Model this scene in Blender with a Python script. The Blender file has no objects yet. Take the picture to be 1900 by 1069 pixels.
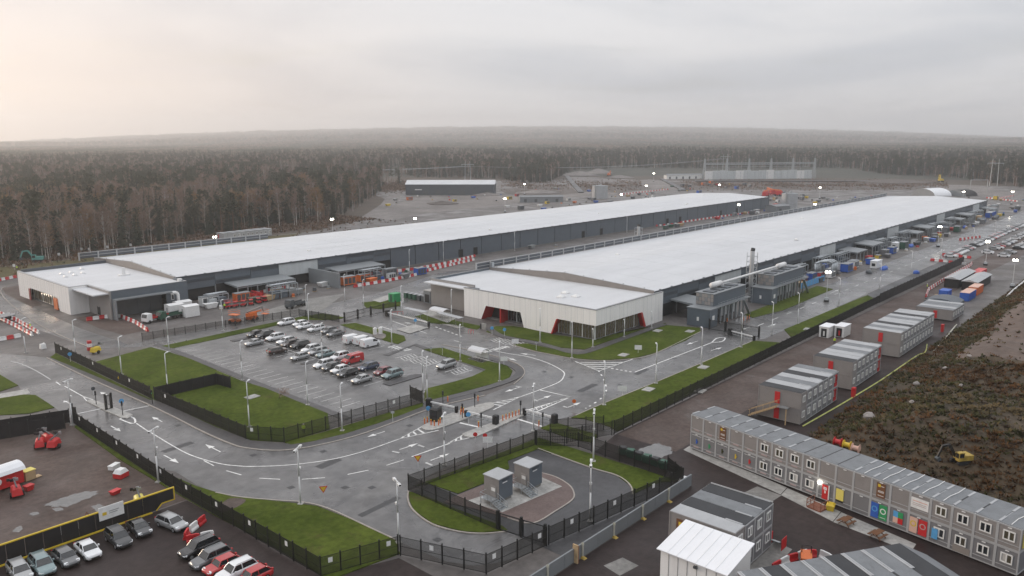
import bpy, bmesh, math, random
import numpy as np
from mathutils import Matrix, Vector
SC = bpy.context.scene
COL = SC.collection
random.seed(7)

# ------------------------------------------------------------------ camera
HC, FPX = 48.0, 1463.524
RW = np.array([[0.665408, -0.142444, 0.732763], [-0.746469, -0.121804, 0.654177], [-0.003930, -0.982280, -0.187380]])
cd = bpy.data.cameras.new('camera')
cam = bpy.data.objects.new('camera', cd); COL.objects.link(cam)
cd.sensor_width = 36.0; cd.lens = FPX / 1900 * 36.0; cd.clip_start = 1.0; cd.clip_end = 30000
_r, _u, _b = RW[:, 0], -RW[:, 1], -RW[:, 2]
cam.matrix_world = Matrix(((_r[0], _u[0], _b[0], 0), (_r[1], _u[1], _b[1], 0), (_r[2], _u[2], _b[2], HC), (0, 0, 0, 1)))
SC.camera = cam

# ------------------------------------------------------------------ sun, sky, exposure
SUN_AZ = math.radians(106)        # from +X towards +Y
SUN_EL = math.radians(10)
sd = bpy.data.lights.new('sun', 'SUN'); sd.energy = 1.45; sd.angle = math.radians(14); sd.color = (1.0, 0.80, 0.62)
sun = bpy.data.objects.new('sun', sd); COL.objects.link(sun)
_d = Vector((math.cos(SUN_AZ) * math.cos(SUN_EL), math.sin(SUN_AZ) * math.cos(SUN_EL), math.sin(SUN_EL)))
sun.rotation_euler = _d.to_track_quat('Z', 'Y').to_euler(); sun.location = (0, 0, 100)

wd = bpy.data.worlds.new('World'); SC.world = wd; wd.use_nodes = True
wn, wl = wd.node_tree.nodes, wd.node_tree.links
wn.clear()
def N(tree, t, **kw):
    n = tree.nodes.new(t)
    for k, v in kw.items():
        if k.startswith('i_'):
            key = k[2:]
            n.inputs[int(key) if key.isdigit() else key.replace('_', ' ')].default_value = v
        else: setattr(n, k, v)
    return n
WT = wd.node_tree
out = N(WT, 'ShaderNodeOutputWorld'); bg = N(WT, 'ShaderNodeBackground')
sky = N(WT, 'ShaderNodeTexSky', sky_type='NISHITA', sun_disc=False, sun_elevation=SUN_EL, sun_rotation=math.radians(90) - SUN_AZ, air_density=1.0, dust_density=3.0, ozone_density=1.0)
scl = N(WT, 'ShaderNodeMix', data_type='RGBA', blend_type='MULTIPLY'); scl.inputs[0].default_value = 1; scl.inputs[7].default_value = (.10, .10, .10, 1)
wl.new(sky.outputs[0], scl.inputs[6])
tc = N(WT, 'ShaderNodeTexCoord'); sep = N(WT, 'ShaderNodeSeparateXYZ'); wl.new(tc.outputs['Generated'], sep.inputs[0])
zz = N(WT, 'ShaderNodeMath', operation='MAXIMUM'); wl.new(sep.outputs[2], zz.inputs[0]); zz.inputs[1].default_value = 0.0
za = N(WT, 'ShaderNodeMath', operation='ADD', i_1=0.09); wl.new(zz.outputs[0], za.inputs[0])
dx = N(WT, 'ShaderNodeMath', operation='DIVIDE'); wl.new(sep.outputs[0], dx.inputs[0]); wl.new(za.outputs[0], dx.inputs[1])
dy = N(WT, 'ShaderNodeMath', operation='DIVIDE'); wl.new(sep.outputs[1], dy.inputs[0]); wl.new(za.outputs[0], dy.inputs[1])
cmb = N(WT, 'ShaderNodeCombineXYZ'); wl.new(dx.outputs[0], cmb.inputs[0]); wl.new(dy.outputs[0], cmb.inputs[1])
def wnoise(scale, detail, lo, hi, off):
    mp = N(WT, 'ShaderNodeMapping'); mp.inputs['Location'].default_value = off; wl.new(cmb.outputs[0], mp.inputs[0])
    nz = N(WT, 'ShaderNodeTexNoise', i_Scale=scale, i_Detail=detail, i_Roughness=.55, i_Distortion=.6); wl.new(mp.outputs[0], nz.inputs['Vector'])
    mr = N(WT, 'ShaderNodeMapRange', i_1=lo, i_2=hi); mr.interpolation_type = 'SMOOTHSTEP'; wl.new(nz.outputs[0], mr.inputs[0]); return mr
n1 = wnoise(0.34, 8, .34, .66, (3.1, 1.7, 0)); n2 = wnoise(0.8, 7, .52, .72, (9.1, 4.7, 0))
cl = N(WT, 'ShaderNodeMix', data_type='RGBA'); cl.inputs[6].default_value = (.505, .525, .565, 1); cl.inputs[7].default_value = (.70, .695, .705, 1)
wl.new(n1.outputs[0], cl.inputs[0])
# glow of the low sun through the cloud
dt = N(WT, 'ShaderNodeVectorMath', operation='DOT_PRODUCT'); wl.new(tc.outputs['Generated'], dt.inputs[0])
dt.inputs[1].default_value = (math.cos(SUN_AZ) * math.cos(.05), math.sin(SUN_AZ) * math.cos(.05), math.sin(.05))
g1 = N(WT, 'ShaderNodeMapRange', i_1=.40, i_2=.97); g1.interpolation_type = 'SMOOTHSTEP'; wl.new(dt.outputs['Value'], g1.inputs[0])
warm = N(WT, 'ShaderNodeMix', data_type='RGBA'); warm.inputs[7].default_value = (1.02, .82, .675, 1)
lowz = N(WT, 'ShaderNodeMapRange', i_1=.0, i_2=.20, i_3=1.0, i_4=.12); wl.new(zz.outputs[0], lowz.inputs[0])
gm_ = N(WT, 'ShaderNodeMath', operation='MULTIPLY'); wl.new(g1.outputs[0], gm_.inputs[0]); wl.new(lowz.outputs[0], gm_.inputs[1]); wl.new(gm_.outputs[0], warm.inputs[0]); wl.new(cl.outputs[2], warm.inputs[6])
# thin gaps: the sky behind shows through
cov = N(WT, 'ShaderNodeMapRange', i_1=0.0, i_2=1.0, i_3=.97, i_4=.84); wl.new(n2.outputs[0], cov.inputs[0])
mx = N(WT, 'ShaderNodeMix', data_type='RGBA'); wl.new(cov.outputs[0], mx.inputs[0]); wl.new(scl.outputs[2], mx.inputs[6]); wl.new(warm.outputs[2], mx.inputs[7])
ov = N(WT, 'ShaderNodeMapRange', i_1=0.0, i_2=1.0, i_3=.82, i_4=1.75); wl.new(zz.outputs[0], ov.inputs[0])  # overcast gradient; zenith out of view raised to make up for the dimmer low sky
wl.new(mx.outputs[2], bg.inputs[0]); wl.new(ov.outputs[0], bg.inputs[1])
wl.new(bg.outputs[0], out.inputs[0])

vs = SC.view_settings
vs.view_transform = 'Standard'; vs.look = 'None'; vs.exposure = 0.38; vs.gamma = 1.0; vs.use_curve_mapping = False
SC.render.engine = 'CYCLES'
SC.cycles.use_denoising = True
SC.cycles.max_bounces = 5; SC.cycles.diffuse_bounces = 2; SC.cycles.glossy_bounces = 2; SC.cycles.transmission_bounces = 2
SC.cycles.transparent_max_bounces = 8; SC.cycles.volume_bounces = 2
SC.cycles.caustics_reflective = False; SC.cycles.caustics_refractive = False

# ------------------------------------------------------------------ helpers
def g(px, py, z=0.0):
    """photo pixel -> point of the horizontal plane at height z"""
    d = RW @ np.array([px - 950, py - 534.5, FPX]); t = (HC - z) / -d[2]
    return float(d[0] * t), float(d[1] * t)
def proj(x, y, z):
    c = RW.T @ np.array([x, y, z - HC]); return 950 + FPX * c[0] / c[2], 534.5 + FPX * c[1] / c[2], c[2]

MATS = {}
def mat(name, col, rough=.7, metal=0.0, var=.12, scale=.6, bump=0.0, bscale=8.0, spec=.5, col2=None, vscale2=None, emit=None, estr=0, coat=0, stretch=None, rvar=0.0, world=True):
    m = bpy.data.materials.new(name); m.use_nodes = True; t = m.node_tree; nn, ll = t.nodes, t.links
    b = nn['Principled BSDF']
    b.inputs['Roughness'].default_value = rough; b.inputs['Metallic'].default_value = metal
    b.inputs['Specular IOR Level'].default_value = spec; b.inputs['Coat Weight'].default_value = coat
    if emit: b.inputs['Emission Color'].default_value = (*emit, 1); b.inputs['Emission Strength'].default_value = estr
    if var or col2:
        if world:
            geo = N(t, 'ShaderNodeNewGeometry'); vec = geo.outputs['Position']
        else:
            c_ = N(t, 'ShaderNodeTexCoord'); vec = c_.outputs['Object']
        if stretch:
            mp = N(t, 'ShaderNodeMapping'); mp.inputs['Scale'].default_value = stretch; ll.new(vec, mp.inputs[0]); vec = mp.outputs[0]
        nz = N(t, 'ShaderNodeTexNoise', i_Scale=scale, i_Detail=6, i_Roughness=.62); ll.new(vec, nz.inputs['Vector'])
        mr = N(t, 'ShaderNodeMapRange', i_1=.3, i_2=.7); ll.new(nz.outputs[0], mr.inputs[0])
        mixn = N(t, 'ShaderNodeMix', data_type='RGBA'); ll.new(mr.outputs[0], mixn.inputs[0])
        c2 = col2 or tuple(min(1, c * (1 + var)) for c in col); c1 = col if col2 else tuple(c * (1 - var) for c in col)
        mixn.inputs[6].default_value = (*c1, 1); mixn.inputs[7].default_value = (*c2, 1)
        src = mixn.outputs[2]
        if vscale2:
            n2_ = N(t, 'ShaderNodeTexNoise', i_Scale=vscale2, i_Detail=4, i_Roughness=.6); ll.new(vec, n2_.inputs['Vector'])
            mr2 = N(t, 'ShaderNodeMapRange', i_1=.25, i_2=.75, i_3=.72, i_4=1.28); ll.new(n2_.outputs[0], mr2.inputs[0])
            mm = N(t, 'ShaderNodeMix', data_type='RGBA', blend_type='MULTIPLY'); mm.inputs[0].default_value = 1
            ll.new(src, mm.inputs[6]); ll.new(mr2.outputs[0], mm.inputs[7]); src = mm.outputs[2]
        ll.new(src, b.inputs['Base Color'])
        if rvar:
            n3 = N(t, 'ShaderNodeTexNoise', i_Scale=.07, i_Detail=4, i_Distortion=.8); ll.new(vec, n3.inputs['Vector'])
            rr = N(t, 'ShaderNodeMapRange', i_1=.35, i_2=.65, i_3=max(.05, rough - rvar), i_4=rough + rvar); ll.new(n3.outputs[0], rr.inputs[0]); ll.new(rr.outputs[0], b.inputs['Roughness'])
        if bump:
            n4 = N(t, 'ShaderNodeTexNoise', i_Scale=bscale, i_Detail=4); ll.new(vec, n4.inputs['Vector'])
            bp = N(t, 'ShaderNodeBump', i_Strength=bump, i_Distance=.1); ll.new(n4.outputs[0], bp.inputs['Height']); ll.new(bp.outputs[0], b.inputs['Normal'])
    else:
        b.inputs['Base Color'].default_value = (*col, 1)
    MATS[name] = m
    return m
def M(n): return MATS[n]

class MB:
    """collects faces of one mesh"""
    def __init__(s): s.v = []; s.f = []; s.m = []
    def face(s, pts, m=0):
        i = len(s.v); s.v += [tuple(p) for p in pts]; s.f.append(tuple(range(i, i + len(pts)))); s.m.append(m); return s
    def box(s, x0, x1, y0, y1, z0, z1, m=0):
        i = len(s.v)
        s.v += [(x0, y0, z0), (x1, y0, z0), (x1, y1, z0), (x0, y1, z0), (x0, y0, z1), (x1, y0, z1), (x1, y1, z1), (x0, y1, z1)]
        s.f += [(i + 3, i + 2, i + 1, i), (i + 4, i + 5, i + 6, i + 7), (i, i + 1, i + 5, i + 4), (i + 1, i + 2, i + 6, i + 5), (i + 2, i + 3, i + 7, i + 6), (i + 3, i, i + 4, i + 7)]
        s.m += [m] * 6; return s
    def frus(s, b, t, z0, z1, m=0):   # b,t = (x0,x1,y0,y1)
        i = len(s.v)
        s.v += [(b[0], b[2], z0), (b[1], b[2], z0), (b[1], b[3], z0), (b[0], b[3], z0), (t[0], t[2], z1), (t[1], t[2], z1), (t[1], t[3], z1), (t[0], t[3], z1)]
        s.f += [(i + 3, i + 2, i + 1, i), (i + 4, i + 5, i + 6, i + 7), (i, i + 1, i + 5, i + 4), (i + 1, i + 2, i + 6, i + 5), (i + 2, i + 3, i + 7, i + 6), (i + 3, i, i + 4, i + 7)]
        s.m += [m] * 6; return s
    def loft(s, rings, m=0, cap=True, close=True):
        n = len(rings[0]); i = len(s.v)
        for r in rings: s.v += [tuple(p) for p in r]
        for k in range(len(rings) - 1):
            a, b = i + k * n, i + (k + 1) * n
            for j in range(n if close else n - 1):
                j2 = (j + 1) % n; s.f.append((a + j, a + j2, b + j2, b + j)); s.m.append(m)
        if cap:
            s.f.append(tuple(i + j for j in reversed(range(n)))); s.f.append(tuple(i + (len(rings) - 1) * n + j for j in range(n))); s.m += [m, m]
        return s
    def tube(s, p, q, r0, r1=None, n=6, m=0, cap=True):
        p, q = Vector(p), Vector(q); r1 = r0 if r1 is None else r1
        d = (q - p).normalized(); a = d.orthogonal().normalized(); b = d.cross(a)
        rg = lambda c, r: [c + (a * math.cos(2 * math.pi * k / n) + b * math.sin(2 * math.pi * k / n)) * r for k in range(n)]
        return s.loft([rg(p, r0), rg(q, r1)], m, cap)
    def path(s, pts, r, n=6, m=0):
        for a, b in zip(pts[:-1], pts[1:]): s.tube(a, b, r, r, n, m)
        return s
    def prism(s, poly, z0, z1, m=0):
        s.loft([[(x, y, z0) for x, y in poly], [(x, y, z1) for x, y in poly]], m); return s
    def bar(s, p, q, w, h, m=0):      # rectangular bar from p to q, w wide (level), h high
        p, q = Vector(p), Vector(q); d = (q - p).normalized(); up = Vector((0, 0, 1))
        sd_ = d.cross(up)
        if sd_.length < 1e-4: sd_ = Vector((1, 0, 0))
        sd_.normalize(); u = sd_.cross(d)
        rg = lambda c: [c - sd_ * w / 2 - u * h / 2, c + sd_ * w / 2 - u * h / 2, c + sd_ * w / 2 + u * h / 2, c - sd_ * w / 2 + u * h / 2]
        return s.loft([rg(p), rg(q)], m)
    def mesh(s, name, mats, smooth=False):
        me = bpy.data.meshes.new(name); me.from_pydata(s.v, [], s.f)
        for m_ in (mats if isinstance(mats, (list, tuple)) else [mats]): me.materials.append(M(m_) if isinstance(m_, str) else m_)
        if any(s.m): me.polygons.foreach_set('material_index', s.m)
        bm = bmesh.new(); bm.from_mesh(me); bmesh.ops.recalc_face_normals(bm, faces=bm.faces); bm.to_mesh(me); bm.free()
        if smooth: me.polygons.foreach_set('use_smooth', [True] * len(me.polygons))
        me.update(); return me
    def build(s, name, mats, parent=None, smooth=False, loc=None, rz=0):
        o = bpy.data.objects.new(name, s.mesh(name, mats, smooth)); COL.objects.link(o)
        if parent: o.parent = parent
        if loc: o.location = loc
        if rz: o.rotation_euler = (0, 0, rz)
        return o
def obj(name, me, parent=None, loc=(0, 0, 0), rz=0, sc=None):
    o = bpy.data.objects.new(name, me); COL.objects.link(o); o.location = loc; o.rotation_euler = (0, 0, rz)
    if parent: o.parent = parent
    if sc: o.scale = sc
    return o
def tag(o, label=None, cat=None, group=None, kind=None):
    if label: o['label'] = label
    if cat: o['category'] = cat
    if group: o['group'] = group
    if kind: o['kind'] = kind
    return o
def thing(name, label, cat, loc=(0, 0, 0), rz=0, group=None):
    o = bpy.data.objects.new(name, None); COL.objects.link(o); o.location = loc; o.rotation_euler = (0, 0, rz); o.empty_display_size = .2
    return tag(o, label, cat, group)
KIDS = {}
def copy_tree(o, loc, rz=0, label=None, group=None, sc=None, swap=None):
    """copy of a thing with copies of its parts and sub-parts; swap = {old material: new material} by object slots"""
    c = o.copy(); COL.objects.link(c); c.location = loc; c.rotation_euler = (0, 0, rz)
    if sc: c.scale = sc
    if label: c['label'] = label
    if group: c['group'] = group
    def fix(x):
        if swap and x.type == 'MESH':
            for s_ in x.material_slots:
                if s_.material and s_.material.name in swap:
                    nm = s_.material.name; s_.link = 'OBJECT'; s_.material = M(swap[nm])
    fix(c)
    def rec(a, b):
        for ch in a.children:
            k = ch.copy(); COL.objects.link(k); k.parent = b; fix(k); rec(ch, k)
    rec(o, c)
    return c
def smooth_line(pts, n=6):
    """Catmull-Rom through 2-D points"""
    if len(pts) < 3: return pts
    P_ = [pts[0]] + list(pts) + [pts[-1]]; o_ = []
    for i in range(1, len(P_) - 2):
        p0, p1, p2, p3 = (np.array(P_[i + k], float) for k in (-1, 0, 1, 2))
        for k in range(n):
            t = k / n
            o_.append(tuple(.5 * ((2 * p1) + (-p0 + p2) * t + (2 * p0 - 5 * p1 + 4 * p2 - p3) * t * t + (-p0 + 3 * p1 - 3 * p2 + p3) * t ** 3)))
    o_.append(tuple(pts[-1])); return o_
def gp(pix, z=0): return [g(a, b, z) for a, b in pix]
# ------------------------------------------------------------------ materials
mat('ground_dirt', (.055, .043, .037), .85, var=0, col2=(.105, .088, .078), scale=.05, vscale2=.9, bump=.4, bscale=1.5)
mat('soil_bare', (.080, .056, .044), .85, var=0, col2=(.135, .098, .078), scale=.09, vscale2=.7, bump=.5, bscale=2)
mat('yard_dirt', (.062, .044, .037), .7, var=0, col2=(.112, .084, .074), scale=.16, vscale2=1.2, bump=.5, bscale=2.5, rvar=.2, spec=.25)
mat('yard_dark', (.026, .019, .018), .6, var=0, col2=(.046, .034, .032), scale=.12, vscale2=1.0, bump=.3, bscale=3, rvar=.15, spec=.2)
mat('site_ground', (.068, .060, .056), .62, var=0, col2=(.135, .122, .115), scale=.08, vscale2=.8, bump=.3, bscale=2, rvar=.2)
mat('gravel_pale', (.095, .084, .078), .8, var=0, col2=(.20, .18, .168), scale=.03, vscale2=.25, bump=.4, bscale=1)
mat('asphalt', (.072, .070, .071), .30, var=0, col2=(.150, .146, .143), scale=.14, vscale2=.6, bump=.08, bscale=14, rvar=.17)
mat('asphalt_dark', (.030, .029, .032), .5, var=0, col2=(.056, .055, .058), scale=.2, vscale2=1.5, bump=.1, bscale=14, rvar=.12)
mat('footpath', (.048, .046, .048), .55, var=0, col2=(.075, .072, .073), scale=.25, vscale2=1.5, bump=.1, bscale=10)
mat('paving_red', (.105, .072, .064), .65, var=0, col2=(.14, .10, .09), scale=.6, vscale2=4)
mat('concrete', (.27, .265, .25), .75, var=0, col2=(.40, .39, .37), scale=.3, vscale2=1.4, bump=.1)
mat('concrete_dark', (.15, .145, .135), .7, var=0, col2=(.24, .23, .215), scale=.3, vscale2=1.4, bump=.1)
mat('kerb', (.32, .29, .26), .8, var=.15, scale=1.5)
mat('lawn', (.042, .062, .010), .98, var=0, col2=(.088, .112, .022), scale=.13, vscale2=1.1, bump=.7, bscale=6, spec=.04)
mat('lawn_dry', (.075, .07, .032), .95, var=0, col2=(.12, .10, .05), scale=.3, vscale2=1.5, bump=.6, bscale=5, spec=.15)
mat('marking', (.68, .68, .66), .6, var=.30, scale=1.3)
mat('marking_worn', (.48, .48, .47), .6, var=.25, scale=1.6)
mat('puddle', (.12, .115, .11), .10, var=.2, scale=.5, spec=.9)
mat('forest_floor', (.045, .034, .024), .95, var=0, col2=(.085, .062, .045), scale=.06, vscale2=.5, bump=.5, bscale=1)
mat('hill', (.018, .024, .016), .95, var=0, col2=(.050, .048, .034), scale=.012, vscale2=.06, bump=1.0, bscale=.12)
mat('brush_soil', (.036, .028, .018), .95, var=0, col2=(.080, .055, .030), scale=.12, vscale2=.9, bump=.7, bscale=2.0)
# buildings
mat('roof_white', (.555, .565, .58), .55, var=.07, scale=.10, vscale2=None, stretch=(.35, 1.6, 1))
mat('clad_grey', (.100, .122, .146), .45, var=.07, scale=.4)
mat('clad_dark', (.060, .072, .086), .45, var=.07, scale=.4)
mat('clad_mid', (.20, .215, .225), .5, var=.06, scale=.5)
mat('clad_warm', (.27, .255, .245), .55, var=.07, scale=.4)
mat('clad_beige', (.235, .212, .195), .55, var=.08, scale=.4)
mat('white_clad', (.84, .83, .81), .5, var=.06, scale=1.0, stretch=(1, 1, .06))
mat('panel_pale', (.50, .53, .54), .45, var=.10, scale=.8, stretch=(1, 1, .08))
mat('red_panel', (.40, .022, .020), .45, var=.08)
mat('red_dark', (.20, .018, .018), .5, var=.1)
mat('glass_dark', (.020, .024, .028), .06, var=.2, scale=.3, spec=.8)
mat('glass_lit', (.050, .046, .034), .06, var=0, col2=(.012, .013, .014), scale=.55, spec=.8, emit=(1.0, .80, .48), estr=.022)
mat('frame_grey', (.16, .165, .17), .4, var=.05)
mat('steel', (.33, .345, .35), .42, metal=.5, var=.08, scale=1.5)
mat('galvanised', (.42, .45, .47), .4, metal=.6, var=.1, scale=2)
mat('steel_dark', (.075, .085, .092), .5, metal=.2, var=.1)
mat('white_paint', (.72, .72, .71), .45, var=.05, scale=1)
mat('white_tent', (.74, .75, .77), .5, var=.04, scale=.3)
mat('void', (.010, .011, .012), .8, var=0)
mat('black_fence', (.008, .009, .009), .55, var=0)
mat('black_screen', (.012, .011, .012), .8, var=.3, scale=.8)
mat('black_plastic', (.012, .012, .013), .5, var=0)
mat('pole', (.58, .59, .59), .45, metal=0, var=.05)
mat('lamp_lit', (1, .95, .85), .4, var=0, emit=(1, .93, .78), estr=30)
mat('cab_grey', (.165, .165, .172), .55, var=.06, scale=.5)
mat('cab_warm', (.235, .22, .212), .55, var=.07, scale=.5)
mat('cab_frame', (.36, .365, .37), .5, var=.06)
mat('cab_roof', (.155, .165, .175), .5, var=.14, scale=.5)
mat('cab_roof_dark', (.036, .038, .042), .8, var=.15, scale=.6)
mat('cab_roof_pale', (.36, .37, .38), .5, var=.10, scale=.5)
mat('pink_stripe', (.40, .30, .29), .6, var=.1)
mat('window_white', (.72, .72, .70), .45, var=.03)
mat('yellow', (.62, .44, .03), .5, var=.08)
mat('yellow_worn', (.36, .25, .045), .6, var=.3, scale=2)
mat('yellow_pale', (.68, .58, .14), .55, var=.06)
mat('red', (.50, .020, .022), .45, var=.10, scale=2)
mat('red_plastic', (.48, .018, .022), .5, var=.15, scale=2)
mat('white_plastic', (.70, .70, .69), .5, var=.10, scale=2)
mat('orange', (.62, .14, .025), .5, var=.1, scale=2)
mat('blue', (.025, .10, .42), .5, var=.1, scale=2)
mat('blue_sky', (.09, .32, .60), .5, var=.1, scale=2)
mat('green', (.03, .28, .10), .5, var=.1, scale=2)
mat('green_dark', (.02, .08, .05), .5, var=.1)
mat('teal', (.10, .30, .27), .5, var=.1)
mat('brown', (.14, .06, .025), .6, var=.1)
mat('wood', (.42, .30, .17), .7, var=.15, scale=2)
mat('rust', (.20, .075, .045), .7, var=.25, scale=2)
mat('peach', (.62, .40, .32), .6, var=.08)
mat('hose_yellow', (.50, .52, .16), .6, var=.1)
mat('hose_pale', (.48, .47, .40), .6, var=.1)
mat('rock', (.30, .27, .25), .8, var=.15, scale=1, bump=.4)
# vehicles
mat('paint_white', (.72, .73, .74), .25, var=0, coat=.6)
mat('paint_silver', (.36, .37, .375), .3, metal=.4, var=0, coat=.6)
mat('paint_grey', (.14, .145, .15), .3, metal=.3, var=0, coat=.6)
mat('paint_dark', (.045, .048, .052), .28, metal=.2, var=0, coat=.6)
mat('paint_black', (.014, .014, .016), .25, var=0, coat=.6)
mat('paint_red', (.42, .020, .022), .3, var=0, coat=.6)
mat('paint_maroon', (.16, .014, .022), .28, var=0, coat=.6)
mat('paint_blue', (.030, .045, .085), .28, metal=.2, var=0, coat=.6)
mat('paint_teal', (.20, .27, .28), .3, metal=.3, var=0, coat=.6)
mat('paint_brown', (.05, .032, .028), .28, metal=.2, var=0, coat=.6)
mat('car_glass', (.012, .014, .016), .05, var=0, spec=.9)
mat('tyre', (.012, .012, .012), .85, var=0)
mat('rim', (.40, .41, .42), .35, metal=.6, var=0)
mat('head_lamp', (.75, .77, .78), .12, var=0, spec=.9)
mat('tail_lamp', (.45, .02, .02), .2, var=0)
mat('plate', (.7, .7, .68), .5, var=0)
mat('skin', (.45, .27, .19), .6, var=0)
mat('hivis', (.62, .80, .05), .6, var=.05)
mat('trouser', (.02, .022, .035), .8, var=.1)
# trees
mat('bark_dark', (.055, .042, .034), .9, var=.25, scale=2)
mat('bark_pine', (.16, .085, .05), .9, var=.25, scale=2)
mat('bark_birch', (.36, .33, .30), .8, var=0, col2=(.64, .60, .55), scale=1.5, stretch=(1, 1, 2))
mat('spruce_needles', (.015, .022, .012), .85, var=0, col2=(.034, .042, .021), scale=.5, spec=.2)
mat('pine_needles', (.026, .034, .017), .85, var=0, col2=(.058, .060, .030), scale=.5, spec=.2)
mat('twigs', (.165, .112, .086), .9, var=0, col2=(.29, .205, .160), scale=.25, spec=.2)
mat('birch_leaves', (.20, .105, .035), .8, var=0, col2=(.30, .165, .055), scale=.7, spec=.2)
mat('brush', (.060, .032, .014), .9, var=0, col2=(.150, .072, .026), scale=.10, spec=.15)
mat('brush_twig', (.060, .042, .028), .9, var=0, col2=(.105, .075, .05), scale=.3, spec=.15)
mat('brush_straw', (.085, .062, .028), .9, var=0, col2=(.145, .105, .05), scale=.2, spec=.15)
mat('brush_green', (.034, .036, .012), .9, var=0, col2=(.070, .064, .022), scale=.15, spec=.15)

def wear(name, col, lo, hi, scale, amt=1.0):
    """bare or dry patches of their own shape over a ground material"""
    m = M(name); t = m.node_tree; b = t.nodes['Principled BSDF']; src = b.inputs['Base Color'].links[0].from_socket
    geo = N(t, 'ShaderNodeNewGeometry'); nz = N(t, 'ShaderNodeTexNoise', i_Scale=scale, i_Detail=9, i_Roughness=.68, i_Distortion=.7); t.links.new(geo.outputs['Position'], nz.inputs['Vector'])
    mr = N(t, 'ShaderNodeMapRange', i_1=lo, i_2=hi, i_4=amt); t.links.new(nz.outputs[0], mr.inputs[0])
    mx_ = N(t, 'ShaderNodeMix', data_type='RGBA'); mx_.inputs[7].default_value = (*col, 1); t.links.new(mr.outputs[0], mx_.inputs[0]); t.links.new(src, mx_.inputs[6]); t.links.new(mx_.outputs[2], b.inputs['Base Color'])
wear('roof_white', (.50, .51, .52), .54, .76, .045, .55)
wear('lawn', (.085, .066, .036), .56, .74, .22, .75); wear('lawn', (.030, .044, .014), .55, .7, .55, .6)
wear('asphalt', (.040, .039, .040), .54, .70, .16, .75); wear('asphalt', (.20, .195, .185), .60, .78, .45, .5)
wear('yard_dirt', (.16, .15, .14), .58, .75, .2, .6); wear('yard_dark', (.075, .064, .060), .58, .8, .25, .45); wear('footpath', (.11, .105, .10), .58, .76, .6, .6)
wear('cab_roof', (.09, .095, .10), .52, .7, .7, .7); wear('cab_grey', (.10, .10, .105), .56, .75, .9, .5); wear('cab_warm', (.16, .145, .135), .56, .75, .9, .5)
mat('blind', (.42, .41, .39), .6, var=.1, scale=3)
mat('patch_tar', (.030, .030, .032), .45, var=.2, scale=1)
# ------------------------------------------------------------------ terrain: one sheet to the horizon
def horizon_y(px):
    return 238 + (29 if px < 1050 else 23) * min(1.6, abs(px - 1050) / 1050 * (1 if px < 1050 else 1.15)) ** 2
def vnoise(x, y):
    return (math.sin(x * .0061 + 1.3) * math.cos(y * .0049 + .4) + .5 * math.sin(x * .0133 - y * .0111) + .3 * math.cos(x * .027 + y * .022 + 2)) / 1.8
_fw = RW[:, 2]; FAZ = math.atan2(_fw[1], _fw[0])
def terrain_h(x, y):
    d = math.hypot(x, y)
    if d < 900: return 0.0
    a = math.atan2(y, x) - FAZ; a = (a + math.pi) % (2 * math.pi) - math.pi
    a = max(-.75, min(.75, a)); px = 950 - FPX * math.tan(a) * 1.017
    y0 = 262 - (px + 720) * .004
    D, d0 = 9000.0, 1500.0; ff = math.hypot(FPX, px - 950) * .985
    if d <= d0: base = 0.0
    else:
        u = min(1.0, math.log(d / d0) / math.log(D / d0)) ** .85
        y_app = (y0 + HC * ff / d0) * (1 - u) + horizon_y(px) * u       # apparent height of the land in the view, rising steadily with distance
        base = HC + d * (y0 - y_app) / ff - 12 * u
    w = min(1, (d - 900) / 900)
    return max(0.0, base + w * (2.5 + (3.0 + d * .0005) * vnoise(x * 1.3, y * 1.3)))
rad = [0, 60, 150, 300, 500, 700, 900] + list(np.linspace(1000, 4500, 40)) + list(np.linspace(4700, 8200, 18)) + [8800, 9400, 9900]
NA = 240
gv = [(0, 0, 0)]; gf = []; gm = []
for r in rad[1:]:
    for k in range(NA):
        a = 2 * math.pi * k / NA; x, y = r * math.cos(a), r * math.sin(a); gv.append((x, y, terrain_h(x, y)))
for k in range(NA): gf.append((0, 1 + k, 1 + (k + 1) % NA)); gm.append(0)
for i in range(len(rad) - 2):
    for k in range(NA):
        a, b = 1 + i * NA, 1 + (i + 1) * NA; k2 = (k + 1) % NA
        gf.append((a + k, b + k, b + k2, a + k2)); gm.append(1 if rad[i + 1] >= 1000 else 0)
me = bpy.data.meshes.new('ground'); me.from_pydata(gv, [], gf)
me.materials.append(M('forest_floor')); me.materials.append(M('hill')); me.polygons.foreach_set('material_index', gm)
me.polygons.foreach_set('use_smooth', [True] * len(gf)); me.update()
ground = obj('ground', me); tag(ground, kind='structure')

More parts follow.
